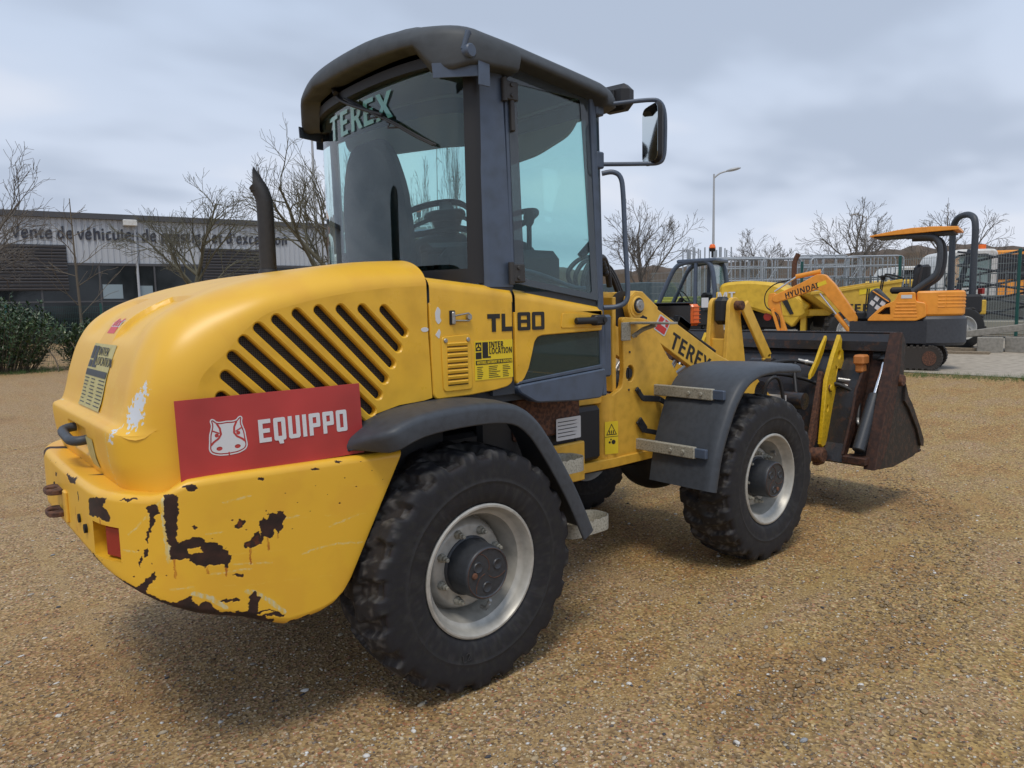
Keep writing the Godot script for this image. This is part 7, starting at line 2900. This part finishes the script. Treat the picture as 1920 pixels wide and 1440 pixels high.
func dumper() -> void:
	var t := thing("site_dumper", "yellow site dumper with tall roll bar standing behind the orange mini excavator", "dumper", V(14.52, ground_y(14.5), -3.61), 2.40)
	var b := MB.new()
	for x in [1.15, -1.15]:
		for sd in [1.0, -1.0]:
			far_wheel(t, V(x, 0.44, 0.72 * sd), 0.44, 0.32, M.rim_white, sd)
	b.box(V(-0.1, 0.62, 0), V(3.0, 0.28, 0.8), 0.03)
	b.box(V(-1.15, 0.92, 0), V(1.1, 0.40, 1.1), 0.05)
	part("chassis", b, M.black, t)
	# skip: open trough with a raked front
	b = MB.new()
	var o := [Vector2(1.92, 1.20), Vector2(1.55, 1.22), Vector2(0.10, 1.42), Vector2(0.14, 1.05), Vector2(0.42, 0.78), Vector2(1.25, 0.66)]
	for z in [-0.82, 0.82]:
		b.plate(PackedVector2Array(o), z - 0.02, z + 0.02, 0.004)
	for i in o.size():
		if i == 0 or i == 1:
			continue
		var p: Vector2 = o[i]
		var q: Vector2 = o[(i + 1) % o.size()]
		b.quad(V(p.x, p.y, -0.82), V(p.x, p.y, 0.82), V(q.x, q.y, 0.82), V(q.x, q.y, -0.82))
	b.bar(V(0.10, 1.42, -0.84), V(1.55, 1.22, -0.84), 0.05, 0.06, 0.006)
	b.bar(V(1.55, 1.22, -0.84), V(1.92, 1.20, -0.84), 0.05, 0.06, 0.006)
	var sk := part("skip", b, M.yellow_dumper, t)
	text("lettering", "TEREX", 0.17, M.decal_black, sk, Transform3D(Basis(V(-1, 0, 0), V(0, 1, 0), V(0, 0, -1)), V(1.22, 0.88, -0.845)), font(700), 0.004, 1.25)
	b = MB.new()
	b.plate(poly([0.55, 1.20, 0.95, 1.15, 0.95, 1.30, 0.55, 1.34]), -0.848, -0.842)
	part("skip_sticker", b, M.decal_yellow, sk)
	b = MB.new()
	b.box(V(-0.45, 1.12, 0), V(0.5, 0.16, 0.5), 0.04)
	b.box(V(-0.72, 1.46, 0), V(0.14, 0.60, 0.52), 0.05)
	b.bar(V(-0.02, 0.9, 0), V(-0.12, 1.45, 0), 0.10, 0.10, 0.02)
	var st := part("driver_seat", b, M.black, t)
	b = MB.new()
	var ring := []
	for i in 22:
		ring.append(V(-0.14 + cos(TAU * i / 22) * 0.17, 1.52 + cos(TAU * i / 22) * 0.06, sin(TAU * i / 22) * 0.19))
	b.tube(ring, 0.018, 6, true)
	part("steering_wheel", b, M.black, t)
	b = MB.new()
	b.tube(smooth([V(-1.55, 0.8, -0.40), V(-1.55, 1.8, -0.40), V(-1.55, 2.50, -0.40), V(-1.55, 2.72, -0.28), V(-1.55, 2.78, 0.0), V(-1.55, 2.72, 0.28), V(-1.55, 2.50, 0.40), V(-1.55, 1.8, 0.40), V(-1.55, 0.8, 0.40)], 5), 0.065, 8)
	part("roll_bar", b, M.grey_plastic, t)
	b = MB.new()
	for z in [-0.45, 0.45]:
		b.box(V(-1.70, 1.18, z), V(0.06, 0.12, 0.16), 0.01)
	part("tail_lamp", b, M.red_lens, t)
	b = MB.new()
	b.box(V(-1.72, 0.85, 0.0), V(0.16, 0.30, 1.0), 0.02)
	part("rear_bumper", b, M.yellow_dumper, t)

# ------------------------------------------------------------------ fences, rails, lamps and odds and ends of the yard
func rail_frame(t: Node3D, w: float, h: float) -> void:
	var b := MB.new()
	var r := 0.16
	var p := []
	for q in rnd_poly(poly([-w / 2, 0.0, w / 2, 0.0, w / 2, h, -w / 2, h]), r, 4):
		p.append(V(q.x, q.y, 0))
	b.tube(p, 0.028, 6, true)
	part("frame", b, M.galv_rail, t)
	for k in 3:
		b = MB.new()
		var x := -w / 2 + w * (k + 1) / 4.0
		b.tube([V(x, 0.02, 0), V(x, h - 0.02, 0)], 0.018, 5, false, -1, false)
		part("upright", b, M.galv_rail, t)
	for k in 2:
		b = MB.new()
		b.tube([V(-w / 2, h * (0.36 + 0.36 * k), 0), V(w / 2, h * (0.36 + 0.36 * k), 0)], 0.022, 5, false, -1, false)
		part("mid_rail", b, M.galv_rail, t)
	b = MB.new()
	b.tube([V(-w * 0.5, 0.05, 0.02), V(-w * 0.25, h * 0.72, 0.02)], 0.018, 5, false, -1, false)
	part("brace", b, M.galv_rail, t)

func lamp_post(label: String, at: Vector3, h: float, arm: float, yaw: float) -> void:
	at.y = ground_y(at.x)
	var t := thing("street_lamp", label, "street lamp", at, yaw)
	var b := MB.new()
	var grey: StandardMaterial3D = M.lamp_grey if M.has("lamp_grey") else mat("lamp_grey", lin(0.42, 0.43, 0.44), 0.5, 0.2)
	b.tube([V(0, 0, 0), V(0, h * 0.5, 0), V(0, h, 0)], h * 0.012, 10, false, h * 0.006)
	part("pole", b, grey, t)
	b = MB.new()
	b.tube(smooth([V(0, h - 0.25, 0), V(arm * 0.3, h + 0.02, 0), V(arm * 0.75, h + 0.16, 0)], 4), 0.05, 8)
	part("arm", b, grey, t)
	b = MB.new()
	b.at(Transform3D(Basis(V(0, 0, 1), 0.18), V(arm, h + 0.22, 0)))
	b.ball(V(0, 0, 0), V(0.46, 0.10, 0.18), 14, 8)
	part("lantern", b, grey, t)

func yard_clutter() -> void:
	lamp_post("tall grey street lamp rising to the right of the loader's mirror", V(37.6, 0, -23.5), 8.9, 1.15, -0.86)
	lamp_post("small far street lamp seen through the broad bare tree", V(75.6, 0, -30.8), 9.6, -1.2, -0.86)
	lamp_post("thin pale lamp pole behind the tree beside the exhaust pipe", V(17.4, 0, -36.6), 11.0, 1.0, -0.86)
	# galvanised rails stacked upright in rows
	var lab := "galvanised rail frame standing among the stacked rails behind the telehandler"
	var proto: Node3D = null
	var a := V(19.6, 0, -10.9)
	var d := V(24.6, 0, -7.5) - a
	var dn := d.normalized()
	var yaw := -atan2(dn.z, dn.x)
	var back := V(dn.z, 0, -dn.x)
	var rg := RandomNumberGenerator.new()
	rg.seed = 9
	for tier in 2:
		for i in 4:
			for k in 4:
				var at := a + dn * (0.75 + i * 1.55 + rg.randf_range(-0.25, 0.25)) + back * (k * 0.32 + rg.randf_range(-0.05, 0.05))
				at.y = ground_y(at.x) + 0.18 + tier * 1.18 + rg.randf_range(-0.05, 0.06)
				var yw := yaw + rg.randf_range(-0.10, 0.10)
				if proto == null:
					proto = thing("rail_frame", lab, "rail frame", at, yw, "galvanised rails behind the telehandler")
					rail_frame(proto, 1.9, 1.12)
				else:
					dup(proto, at, yw, lab)
	# posts of two stillages reaching above the telehandler's cab
	for q in [[21.1, -13.2, "left"], [21.9, -12.6, "right"]]:
		var t := thing("tube_stillage", "%s bundle of upright steel tubes showing above the telehandler's cab, beside its beacon" % q[2], "steel tubes", V(q[0], ground_y(q[0]), q[1]), yaw)
		var b := MB.new()
		b.box(V(0, 0.1, 0), V(1.0, 0.2, 0.9), 0.01)
		part("base", b, M.galv_rail, t)
		for k in 7:
			b = MB.new()
			b.cyl(V(-0.42 + k * 0.14, 0.1, 0.1 * sin(k * 2.1)), V(-0.42 + k * 0.14, 3.05 - 0.05 * (k % 3), 0.1 * sin(k * 2.1)), 0.026 if k != 2 and k != 3 else 0.055, 8)
			part("tube", b, M.galv_rail, t)
	# green posts with welded mesh along the yard
	var wire := mat("pale_wire", lin(0.22, 0.25, 0.25), 0.5)
	var f0 := V(17.26, 0, -1.95)
	var f1 := V(16.72, 0, -11.69)
	var fd := (f1 - f0) / 4.0
	var fy := -atan2(fd.z, fd.x)
	var names := ["green mesh fence panel from the leaning post at the right edge to the excavator", "green mesh fence panel behind the excavator's canopy and seat", "green mesh fence panel between the dumper's skip and the telehandler", "green mesh fence panel behind the telehandler's cab"]
	for i in 4:
		var at := f0 + fd * i
		at.y = ground_y(at.x)
		var t := thing("mesh_fence_panel", names[i], "fence", at, fy)
		fence_panel(t, wire, 1.95)
	var t := thing("mesh_fence_panel", "green mesh fence panel cut by the right edge of the photo", "fence", V(17.5, ground_y(17.5), 0.55), fy)
	fence_panel(t, wire, 1.95)
	# white cab truck
	t = thing("white_truck", "white truck cab with green tinted window behind the excavator's roll bar", "truck", V(23.0, ground_y(23.0), -5.1), 2.3)
	var b := MB.new()
	var body := rnd_poly(PackedVector2Array([Vector2(-0.75, 0.5), Vector2(0.85, 0.5), Vector2(0.88, 1.3), Vector2(0.62, 2.25), Vector2(0.4, 2.4), Vector2(-0.75, 2.4)]), 0.18)
	body.reverse()
	b.plate(body, -0.95, 0.95, 0.06, [rnd_poly(PackedVector2Array([Vector2(-0.5, 1.35), Vector2(0.66, 1.35), Vector2(0.46, 2.1), Vector2(0.3, 2.2), Vector2(-0.5, 2.2)]), 0.12)], Vector2(0, 1))
	part("cab_body", b, M.white_paint, t)
	b = MB.new()
	b.box(V(0, 1.75, 0.0), V(1.2, 0.85, 1.8))
	part("window", b, M.far_glass, t)
	b = MB.new()
	b.box(V(-1.7, 0.75, 0), V(1.8, 0.5, 1.8), 0.03)
	part("load_bed", b, M.hub_grey, t)
	for q in [[0.4, 0.9], [0.4, -0.9], [-1.9, 0.9], [-1.9, -0.9]]:
		far_wheel(t, V(q[0], 0.42, q[1]), 0.42, 0.26, M.rim_white, signf(q[1]))
	b = MB.new()
	b.cyl(V(-0.5, 2.4, -0.5), V(-0.5, 2.55, -0.5), 0.10, 12)
	part("beacon", b, M.orange_lens, t)
	# orange loader with dark windows further back
	t = thing("orange_machine", "orange and black machine with dark windows at the right edge, behind the mesh fence", "construction machine", V(28.4, ground_y(28), -5.6), 2.35)
	b = MB.new()
	b.plate(rnd_poly(PackedVector2Array([Vector2(-1.6, 0.6), Vector2(1.5, 0.6), Vector2(1.5, 1.5), Vector2(0.9, 2.6), Vector2(-0.9, 2.6), Vector2(-1.3, 1.7), Vector2(-1.6, 1.6)]), 0.12), -0.9, 0.9, 0.05)
	part("body", b, M.orange_paint, t)
	b = MB.new()
	b.plate(rnd_poly(PackedVector2Array([Vector2(-0.9, 1.6), Vector2(1.2, 1.6), Vector2(0.8, 2.45), Vector2(-0.75, 2.45)]), 0.08), -0.93, 0.93, 0.01)
	part("window", b, M.black_gloss, t)
	for q in [[1.0, 0.9], [1.0, -0.9], [-1.0, 0.9], [-1.0, -0.9]]:
		far_wheel(t, V(q[0], 0.5, q[1]), 0.5, 0.4, M.rim_white, signf(q[1]))
	# vans and boxes glimpsed between
	for q in [[30.4, -9.2, 2.3, "white_paint", "white van behind the dumper's skip and the rails"], [31.5, -3.6, 2.1, "white_paint", "white van behind the scissor frames at the right edge"], [27.0, -8.3, 1.7, "yellow_far", "low yellow plant box behind the excavator's seat"]]:
		t = thing("parked_van" if q[3] == "white_paint" else "plant_box", q[4], "van" if q[3] == "white_paint" else "machine", V(q[0], ground_y(q[0]), q[1]), 2.43)
		b = MB.new()
		var o := rnd_poly(PackedVector2Array([Vector2(-2.2, 0.35), Vector2(2.3, 0.35), Vector2(2.35, 0.95), Vector2(1.5, 1.25), Vector2(0.9, q[2]), Vector2(-2.1, q[2])]), 0.15)
		b.plate(o, -0.9, 0.9, 0.06)
		part("body", b, M[q[3]], t)
		b = MB.new()
		b.plate(PackedVector2Array([Vector2(0.1, 1.2), Vector2(1.35, 1.2), Vector2(0.85, q[2] - 0.15), Vector2(0.1, q[2] - 0.15)]), -0.915, 0.915)
		part("window", b, M.black_gloss, t)
		for w in [[1.5, 0.8], [1.5, -0.8], [-1.4, 0.8], [-1.4, -0.8]]:
			far_wheel(t, V(w[0], 0.34, w[1]), 0.34, 0.22, M.rim_white, signf(w[1]))
	# folded scissor frames
	t = thing("scissor_frame", "black folded scissor frame leaning behind the fence, right of the excavator", "steel frame", V(18.9, ground_y(18.9), -2.9), fy)
	b = MB.new()
	for k in 5:
		var y := 0.45 + k * 0.34
		b = MB.new()
		b.bar(V(-0.8, y, 0.0), V(0.8, y + 0.34, 0.0), 0.05, 0.10, 0.006, V(0, 0, 1))
		part("scissor_arm", b, M.hub_grey, t)
		b = MB.new()
		b.bar(V(-0.8, y + 0.34, 0.06), V(0.8, y, 0.06), 0.05, 0.10, 0.006, V(0, 0, 1))
		part("scissor_arm", b, M.hub_grey, t)
	b = MB.new()
	b.box(V(0, 0.26, 0), V(1.9, 0.34, 0.7), 0.02)
	part("base_box", b, M.galvanised, t)
	b = MB.new()
	b.bar(V(1.0, 0.2, 0.1), V(0.55, 2.2, 0.1), 0.08, 0.12, 0.01, V(1, 0, 0))
	b.bar(V(-0.75, 0.2, 0.1), V(-0.95, 2.0, 0.1), 0.06, 0.08, 0.01, V(1, 0, 0))
	part("side_post", b, M.grey_plastic, t)
	for k in 5:
		b = MB.new()
		b.bar(V(0, 0, 0), V(0.28, 2.0, 0.02), 0.05, 0.05, 0.006, V(0, 0, 1))
		var o := part("leaning_bar", b, M.hub_grey)
		var bx := 17.9 + 0.12 * k
		o.position = V(bx, ground_y(bx), -1.75 + 0.42 * k)
		tag(o, ["dark steel bar leaning on the right fence, nearest the scissor frame", "dark leaning steel bar, second from the scissor frame", "middle one of five dark steel bars leaning on the right fence", "dark leaning steel bar, second from the photo's right edge", "dark steel bar leaning on the fence nearest the right edge"][k], "steel bar", "bars leaning on the right fence")
	# blue-grey container left of the telehandler
	t = thing("site_container", "blue-grey container with a green post before it, left of the telehandler's cab", "container", V(17.6, ground_y(17.6), -14.2), fy)
	b = MB.new()
	b.box(V(0, 0.85, 0), V(4.6, 1.7, 2.2), 0.03)
	var blue := mat("blue_grey", lin(0.075, 0.11, 0.125), 0.6, 0.0, T.mottle, 0.5)
	part("box", b, blue, t)
	b = MB.new()
	for k in 18:
		b.box(V(-2.2 + k * 0.26, 0.9, 1.11), V(0.13, 1.5, 0.03), 0.006)
	part("rib", b, blue, t)
	# red machine part in the corner
	t = thing("red_tipper", "red tipper body reaching in at the right edge above the green post", "tipper", V(23.0, ground_y(22.6), -1.35), fy)
	b = MB.new()
	b.plate(PackedVector2Array([Vector2(-1.5, 1.7), Vector2(1.1, 1.5), Vector2(1.5, 2.6), Vector2(1.2, 2.65), Vector2(0.9, 2.3), Vector2(-1.5, 2.3)]), -0.8, 0.8, 0.03)
	part("body", b, M.red_paint, t)
	b = MB.new()
	b.box(V(-0.2, 1.2, 0), V(2.4, 1.0, 1.2), 0.05)
	part("chassis", b, M.black, t)
	for q in [[0.7, 0.7], [0.7, -0.7], [-0.9, 0.7], [-0.9, -0.7]]:
		far_wheel(t, V(q[0], 0.5, q[1]), 0.5, 0.35, M.rim_white, signf(q[1]))
	# wire-sided steel stillages crowd the ground behind the fence
	var cages := [[18.6, -4.6, "dark steel stillage behind the excavator's roll bar, nearest the fence"], [20.4, -3.1, "dark steel stillage between the white truck cab and the scissor frame"], [19.4, -6.4, "dark steel stillage behind the excavator's seat"], [21.6, -6.9, "dark steel stillage just right of the galvanised rails"]]
	for q in cages:
		t = thing("steel_stillage", q[2], "stillage", V(q[0], ground_y(q[0]), q[1]), fy + 0.1)
		for k in 9:
			b = MB.new()
			b.box(V(-0.8 + k * 0.2, 0.85, 0.5), V(0.035, 1.7, 0.035))
			part("upright", b, M.stillage, t)
		for k in 5:
			b = MB.new()
			b.box(V(0, 0.15 + k * 0.37, 0.52), V(1.7, 0.03, 0.03))
			part("crossbar", b, M.stillage, t)
		b = MB.new()
		b.box(V(0, 0.6, 0.0), V(1.5, 0.9, 0.8), 0.02)
		part("load", b, M.cargo_grey, t)
	# concrete blocks and planks in front of the fence
	var bl := [[14.4, -1.62, 0.42, 0.30, 0.36, 0.3, "grey concrete block, left one of two under the tilted slab"], [14.55, -1.10, 0.52, 0.30, 0.36, -0.1, "grey concrete block, right one of two under the tilted slab"], [15.0, -0.45, 0.5, 0.26, 0.4, 0.5, "grey concrete block nearest the right edge of the photo"]]
	for q in bl:
		b = MB.new()
		b.box(V(0, q[3] / 2, 0), V(q[4], q[3], q[2]), 0.012)
		var o := part("concrete_block", b, M.concrete)
		o.position = V(q[0], ground_y(q[0]) - 0.005, q[1])
		o.rotation.y = q[5]
		tag(o, q[6], "concrete block", "concrete blocks by the fence")
	b = MB.new()
	b.box(V(0, 0, 0), V(0.42, 0.13, 1.35), 0.01)
	var sl := part("concrete_slab", b, M.concrete)
	sl.position = V(14.62, ground_y(14.6) + 0.42, -1.45)
	sl.basis = Basis(Vector3.UP, 0.1) * Basis(Vector3.RIGHT, -0.15)
	tag(sl, "grey concrete slab lying tilted on the two blocks by the fence", "concrete slab")
	for q in [[13.9, -2.55, 2.1, 0.12, "long pale plank lying on the ground behind the excavator"], [14.5, -2.9, 2.4, -0.05, "second pale plank, lying nearer the fence than the long one"]]:
		b = MB.new()
		b.box(V(0, 0.035, 0), V(0.16, 0.06, q[2]), 0.006)
		var o := part("plank", b, M.wood)
		o.position = V(q[0], ground_y(q[0]), q[1])
		o.rotation.y = q[3]
		tag(o, q[4], "plank")

func ground_clutter() -> void:
	var rg := RandomNumberGenerator.new()
	rg.seed = 99
	# loose stones, thickest near the camera
	var hues := [Color(0.36, 0.275, 0.17), Color(0.46, 0.37, 0.24), Color(0.27, 0.20, 0.12), Color(0.55, 0.48, 0.36), Color(0.40, 0.31, 0.17), Color(0.20, 0.16, 0.13), Color(0.55, 0.51, 0.44), Color(0.30, 0.165, 0.10), Color(0.38, 0.29, 0.17), Color(0.12, 0.10, 0.09)]
	for v in 3:
		var b := MB.new()
		b.usecol = true
		var rows := []
		for i in 4:
			var th := PI * i / 3.0
			var row := PackedVector3Array()
			for k in 6:
				var a := TAU * k / 6.0 + i * 0.4
				var r := maxf(sin(th), 0.05) * rg.randf_range(0.75, 1.15)
				row.append(V(r * cos(a), cos(th) * 0.6, r * sin(a) * 0.8))
			rows.append(row)
		b.grid(rows, true)
		var n := 26000
		var mm := MultiMesh.new()
		mm.transform_format = MultiMesh.TRANSFORM_3D
		mm.use_colors = true
		mm.mesh = b.mesh()
		mm.instance_count = n
		for i in n:
			var dist := 1.1 * pow(9.0, pow(rg.randf(), 1.25))
			var ang := 0.705 + rg.randf_range(-0.72, 0.72)
			var x := -1.645 + sin(ang) * dist
			var z := 2.98 - cos(ang) * dist
			var s := 0.0020 + 0.0062 * pow(rg.randf(), 3.2)
			if rg.randf() < 0.006:
				s *= 2.0
			var bs := Basis(Vector3.UP, rg.randf() * TAU) * Basis(Vector3.RIGHT, rg.randf_range(-0.5, 0.5))
			mm.set_instance_transform(i, Transform3D(bs.scaled(Vector3(s * rg.randf_range(0.8, 1.5), s * rg.randf_range(0.6, 1.0), s)), V(x, ground_y(x) + gravel_h(x, z) + s * 0.12, z)))
			var c: Color = hues[rg.randi() % hues.size()]
			if rg.randf() < 0.012:
				c = Color(0.62, 0.62, 0.60)
			mm.set_instance_color(i, c * rg.randf_range(0.75, 1.15))
		var o := MultiMeshInstance3D.new()
		o.multimesh = mm
		o.name = numbered("loose_stones")
		var sm: StandardMaterial3D = M.stone if M.has("stone") else mat("stone", Color(1, 1, 1), 0.75)
		sm.vertex_color_use_as_albedo = true
		o.material_override = sm
		add_child(o)
		tag(o, ["fine loose stones scattered over the gravel, pale and brown", "flat loose stone chips scattered over the gravel", "angular loose grit scattered over the gravel"][v], "loose stones", "", "stuff")
	# crumbs of damp soil along the tracks, and a few bigger stones, chips and scraps
	var cm := MultiMesh.new()
	cm.transform_format = MultiMesh.TRANSFORM_3D
	cm.use_colors = true
	var cbm := MB.new()
	cbm.usecol = true
	var crow := []
	for i in 5:
		var th := PI * i / 4.0
		var row := PackedVector3Array()
		for k in 7:
			var a := TAU * k / 7.0 + i * 0.5
			var r := maxf(sin(th), 0.05) * rg.randf_range(0.7, 1.2)
			row.append(V(r * cos(a), cos(th) * 0.45, r * sin(a) * 0.7))
		crow.append(row)
	cbm.grid(crow, true)
	cm.mesh = cbm.mesh()
	cm.instance_count = 5200
	for i in 5200:
		var x: float
		var z: float
		var s: float
		var c: Color
		if i < 4000:
			var tr: Array = tracks[0 if i < 2600 else (1 if i < 3400 else 2)]
			var j := rg.randi() % (tr.size() - 1)
			var q: Vector2 = tr[j].lerp(tr[j + 1], rg.randf())
			x = q.x + rg.randfn() * 0.16
			z = q.y + rg.randfn() * 0.16
			s = 0.004 + 0.013 * pow(rg.randf(), 3.0)
			c = Color(0.17, 0.115, 0.06).lerp(Color(0.30, 0.22, 0.125), rg.randf())
		else:
			var dist := 1.2 * pow(8.0, rg.randf())
			var ang := 0.705 + rg.randf_range(-0.72, 0.72)
			x = -1.645 + sin(ang) * dist
			z = 2.98 - cos(ang) * dist
			s = 0.006 + 0.010 * pow(rg.randf(), 3.0)
			c = [Color(0.42, 0.36, 0.27), Color(0.34, 0.30, 0.25), Color(0.36, 0.17, 0.09), Color(0.05, 0.05, 0.06), Color(0.62, 0.60, 0.56), Color(0.46, 0.35, 0.20), Color(0.28, 0.29, 0.30)][rg.randi() % 7]
		cm.set_instance_transform(i, Transform3D((Basis(Vector3.UP, rg.randf() * TAU) * Basis(Vector3.RIGHT, rg.randf_range(-0.4, 0.4))).scaled(Vector3(s * rg.randf_range(0.8, 1.7), s * rg.randf_range(0.5, 1.0), s)), V(x, ground_y(x) + gravel_h(x, z) + s * 0.15, z)))
		cm.set_instance_color(i, c)
	var co := MultiMeshInstance3D.new()
	co.multimesh = cm
	co.name = numbered("soil_crumbs")
	co.material_override = M.stone
	add_child(co)
	tag(co, "dark soil crumbs and bigger stones along the tyre tracks", "soil crumbs", "", "stuff")
	# grass tufts: the strip at the yard's edge and the verge under the bushes
	var gb := MB.new()
	for k in 7:
		var a := k * 0.9
		var l := 0.7 + 0.3 * fposmod(k * 0.618, 1.0)
		var d := V(cos(a), 0, sin(a))
		gb.tri(d * 0.06 + V(-0.012, 0, 0.0), d * 0.42 + V(0, l, 0), d * 0.06 + V(0.014, 0, 0.01))
	gb.usecol = true
	var tuft := gb.mesh()
	var spots := [["strip of short green grass along the yard's edge at the right", 1500], ["grass verge below the evergreen bushes at the left", 2600]]
	for g in 2:
		var n: int = spots[g][1]
		var mm := MultiMesh.new()
		mm.transform_format = MultiMesh.TRANSFORM_3D
		mm.use_colors = true
		mm.mesh = tuft
		mm.instance_count = n
		for i in n:
			var p: Vector3
			var s: float
			if g == 0:
				var t := pow(rg.randf(), 0.9)
				p = V(lerpf(10.2, 10.9, t) + rg.randfn() * 0.16, 0, lerpf(-3.2, 1.6, t) + rg.randf_range(-0.2, 0.2))
				s = rg.randf_range(0.04, 0.10)
			else:
				p = V(rg.randf_range(-7.0, 6.0), 0, -19.2 - absf(rg.randfn()) * 1.5)
				s = rg.randf_range(0.06, 0.16)
			p.y = ground_y(p.x)
			mm.set_instance_transform(i, Transform3D(Basis(Vector3.UP, rg.randf() * TAU).scaled(V(s, s * rg.randf_range(0.7, 1.3), s)), p))
			mm.set_instance_color(i, Color(0.05, 0.12, 0.025).lerp(Color(0.12, 0.17, 0.045), rg.randf()))
		var o := MultiMeshInstance3D.new()
		o.multimesh = mm
		o.name = numbered("grass")
		var gm: StandardMaterial3D = M.grass if M.has("grass") else mat("grass", Color(1, 1, 1), 0.7)
		gm.vertex_color_use_as_albedo = true
		o.material_override = gm
		add_child(o)
		tag(o, spots[g][0], "grass", "", "stuff")

var g1: FastNoiseLite
var g2: FastNoiseLite
func gravel_h(x: float, z: float) -> float:
	if g1 == null:
		g1 = FastNoiseLite.new()
		g1.noise_type = FastNoiseLite.TYPE_SIMPLEX_SMOOTH
		g1.frequency = 0.55
		g1.fractal_octaves = 5
		g1.seed = 3
		g2 = FastNoiseLite.new()
		g2.noise_type = FastNoiseLite.TYPE_SIMPLEX_SMOOTH
		g2.frequency = 2.2
		g2.fractal_octaves = 4
		g2.seed = 8
	return g1.get_noise_2d(x, z) * 0.012 + g2.get_noise_2d(x * 0.6 + z * 0.35, z * 1.5) * 0.007 + rut(x, z) * (0.010 * g2.get_noise_2d(x * 3.2, z * 3.2) - 0.004)

# tyre tracks that a machine pressed into the damp grit
var tracks := [[Vector2(4.9, 0.35), Vector2(3.5, 1.25), Vector2(2.35, 1.62), Vector2(1.5, 1.75), Vector2(0.5, 1.65)], [Vector2(5.6, -1.2), Vector2(4.4, -0.2), Vector2(3.3, 0.55), Vector2(2.3, 0.75)], [Vector2(-3.4, -3.6), Vector2(-2.2, -2.2), Vector2(-1.7, -0.6), Vector2(-1.9, 0.8)]]
func rut(x: float, z: float) -> float:
	if absf(x) > 7.0 or absf(z) > 5.0:
		return 0.0
	var p := Vector2(x, z)
	var best := 9.0
	for t in tracks:
		for i in t.size() - 1:
			best = minf(best, p.distance_to(Geometry2D.get_closest_point_to_segment(p, t[i], t[i + 1])))
	return smoothstep(0.30, 0.12, best)
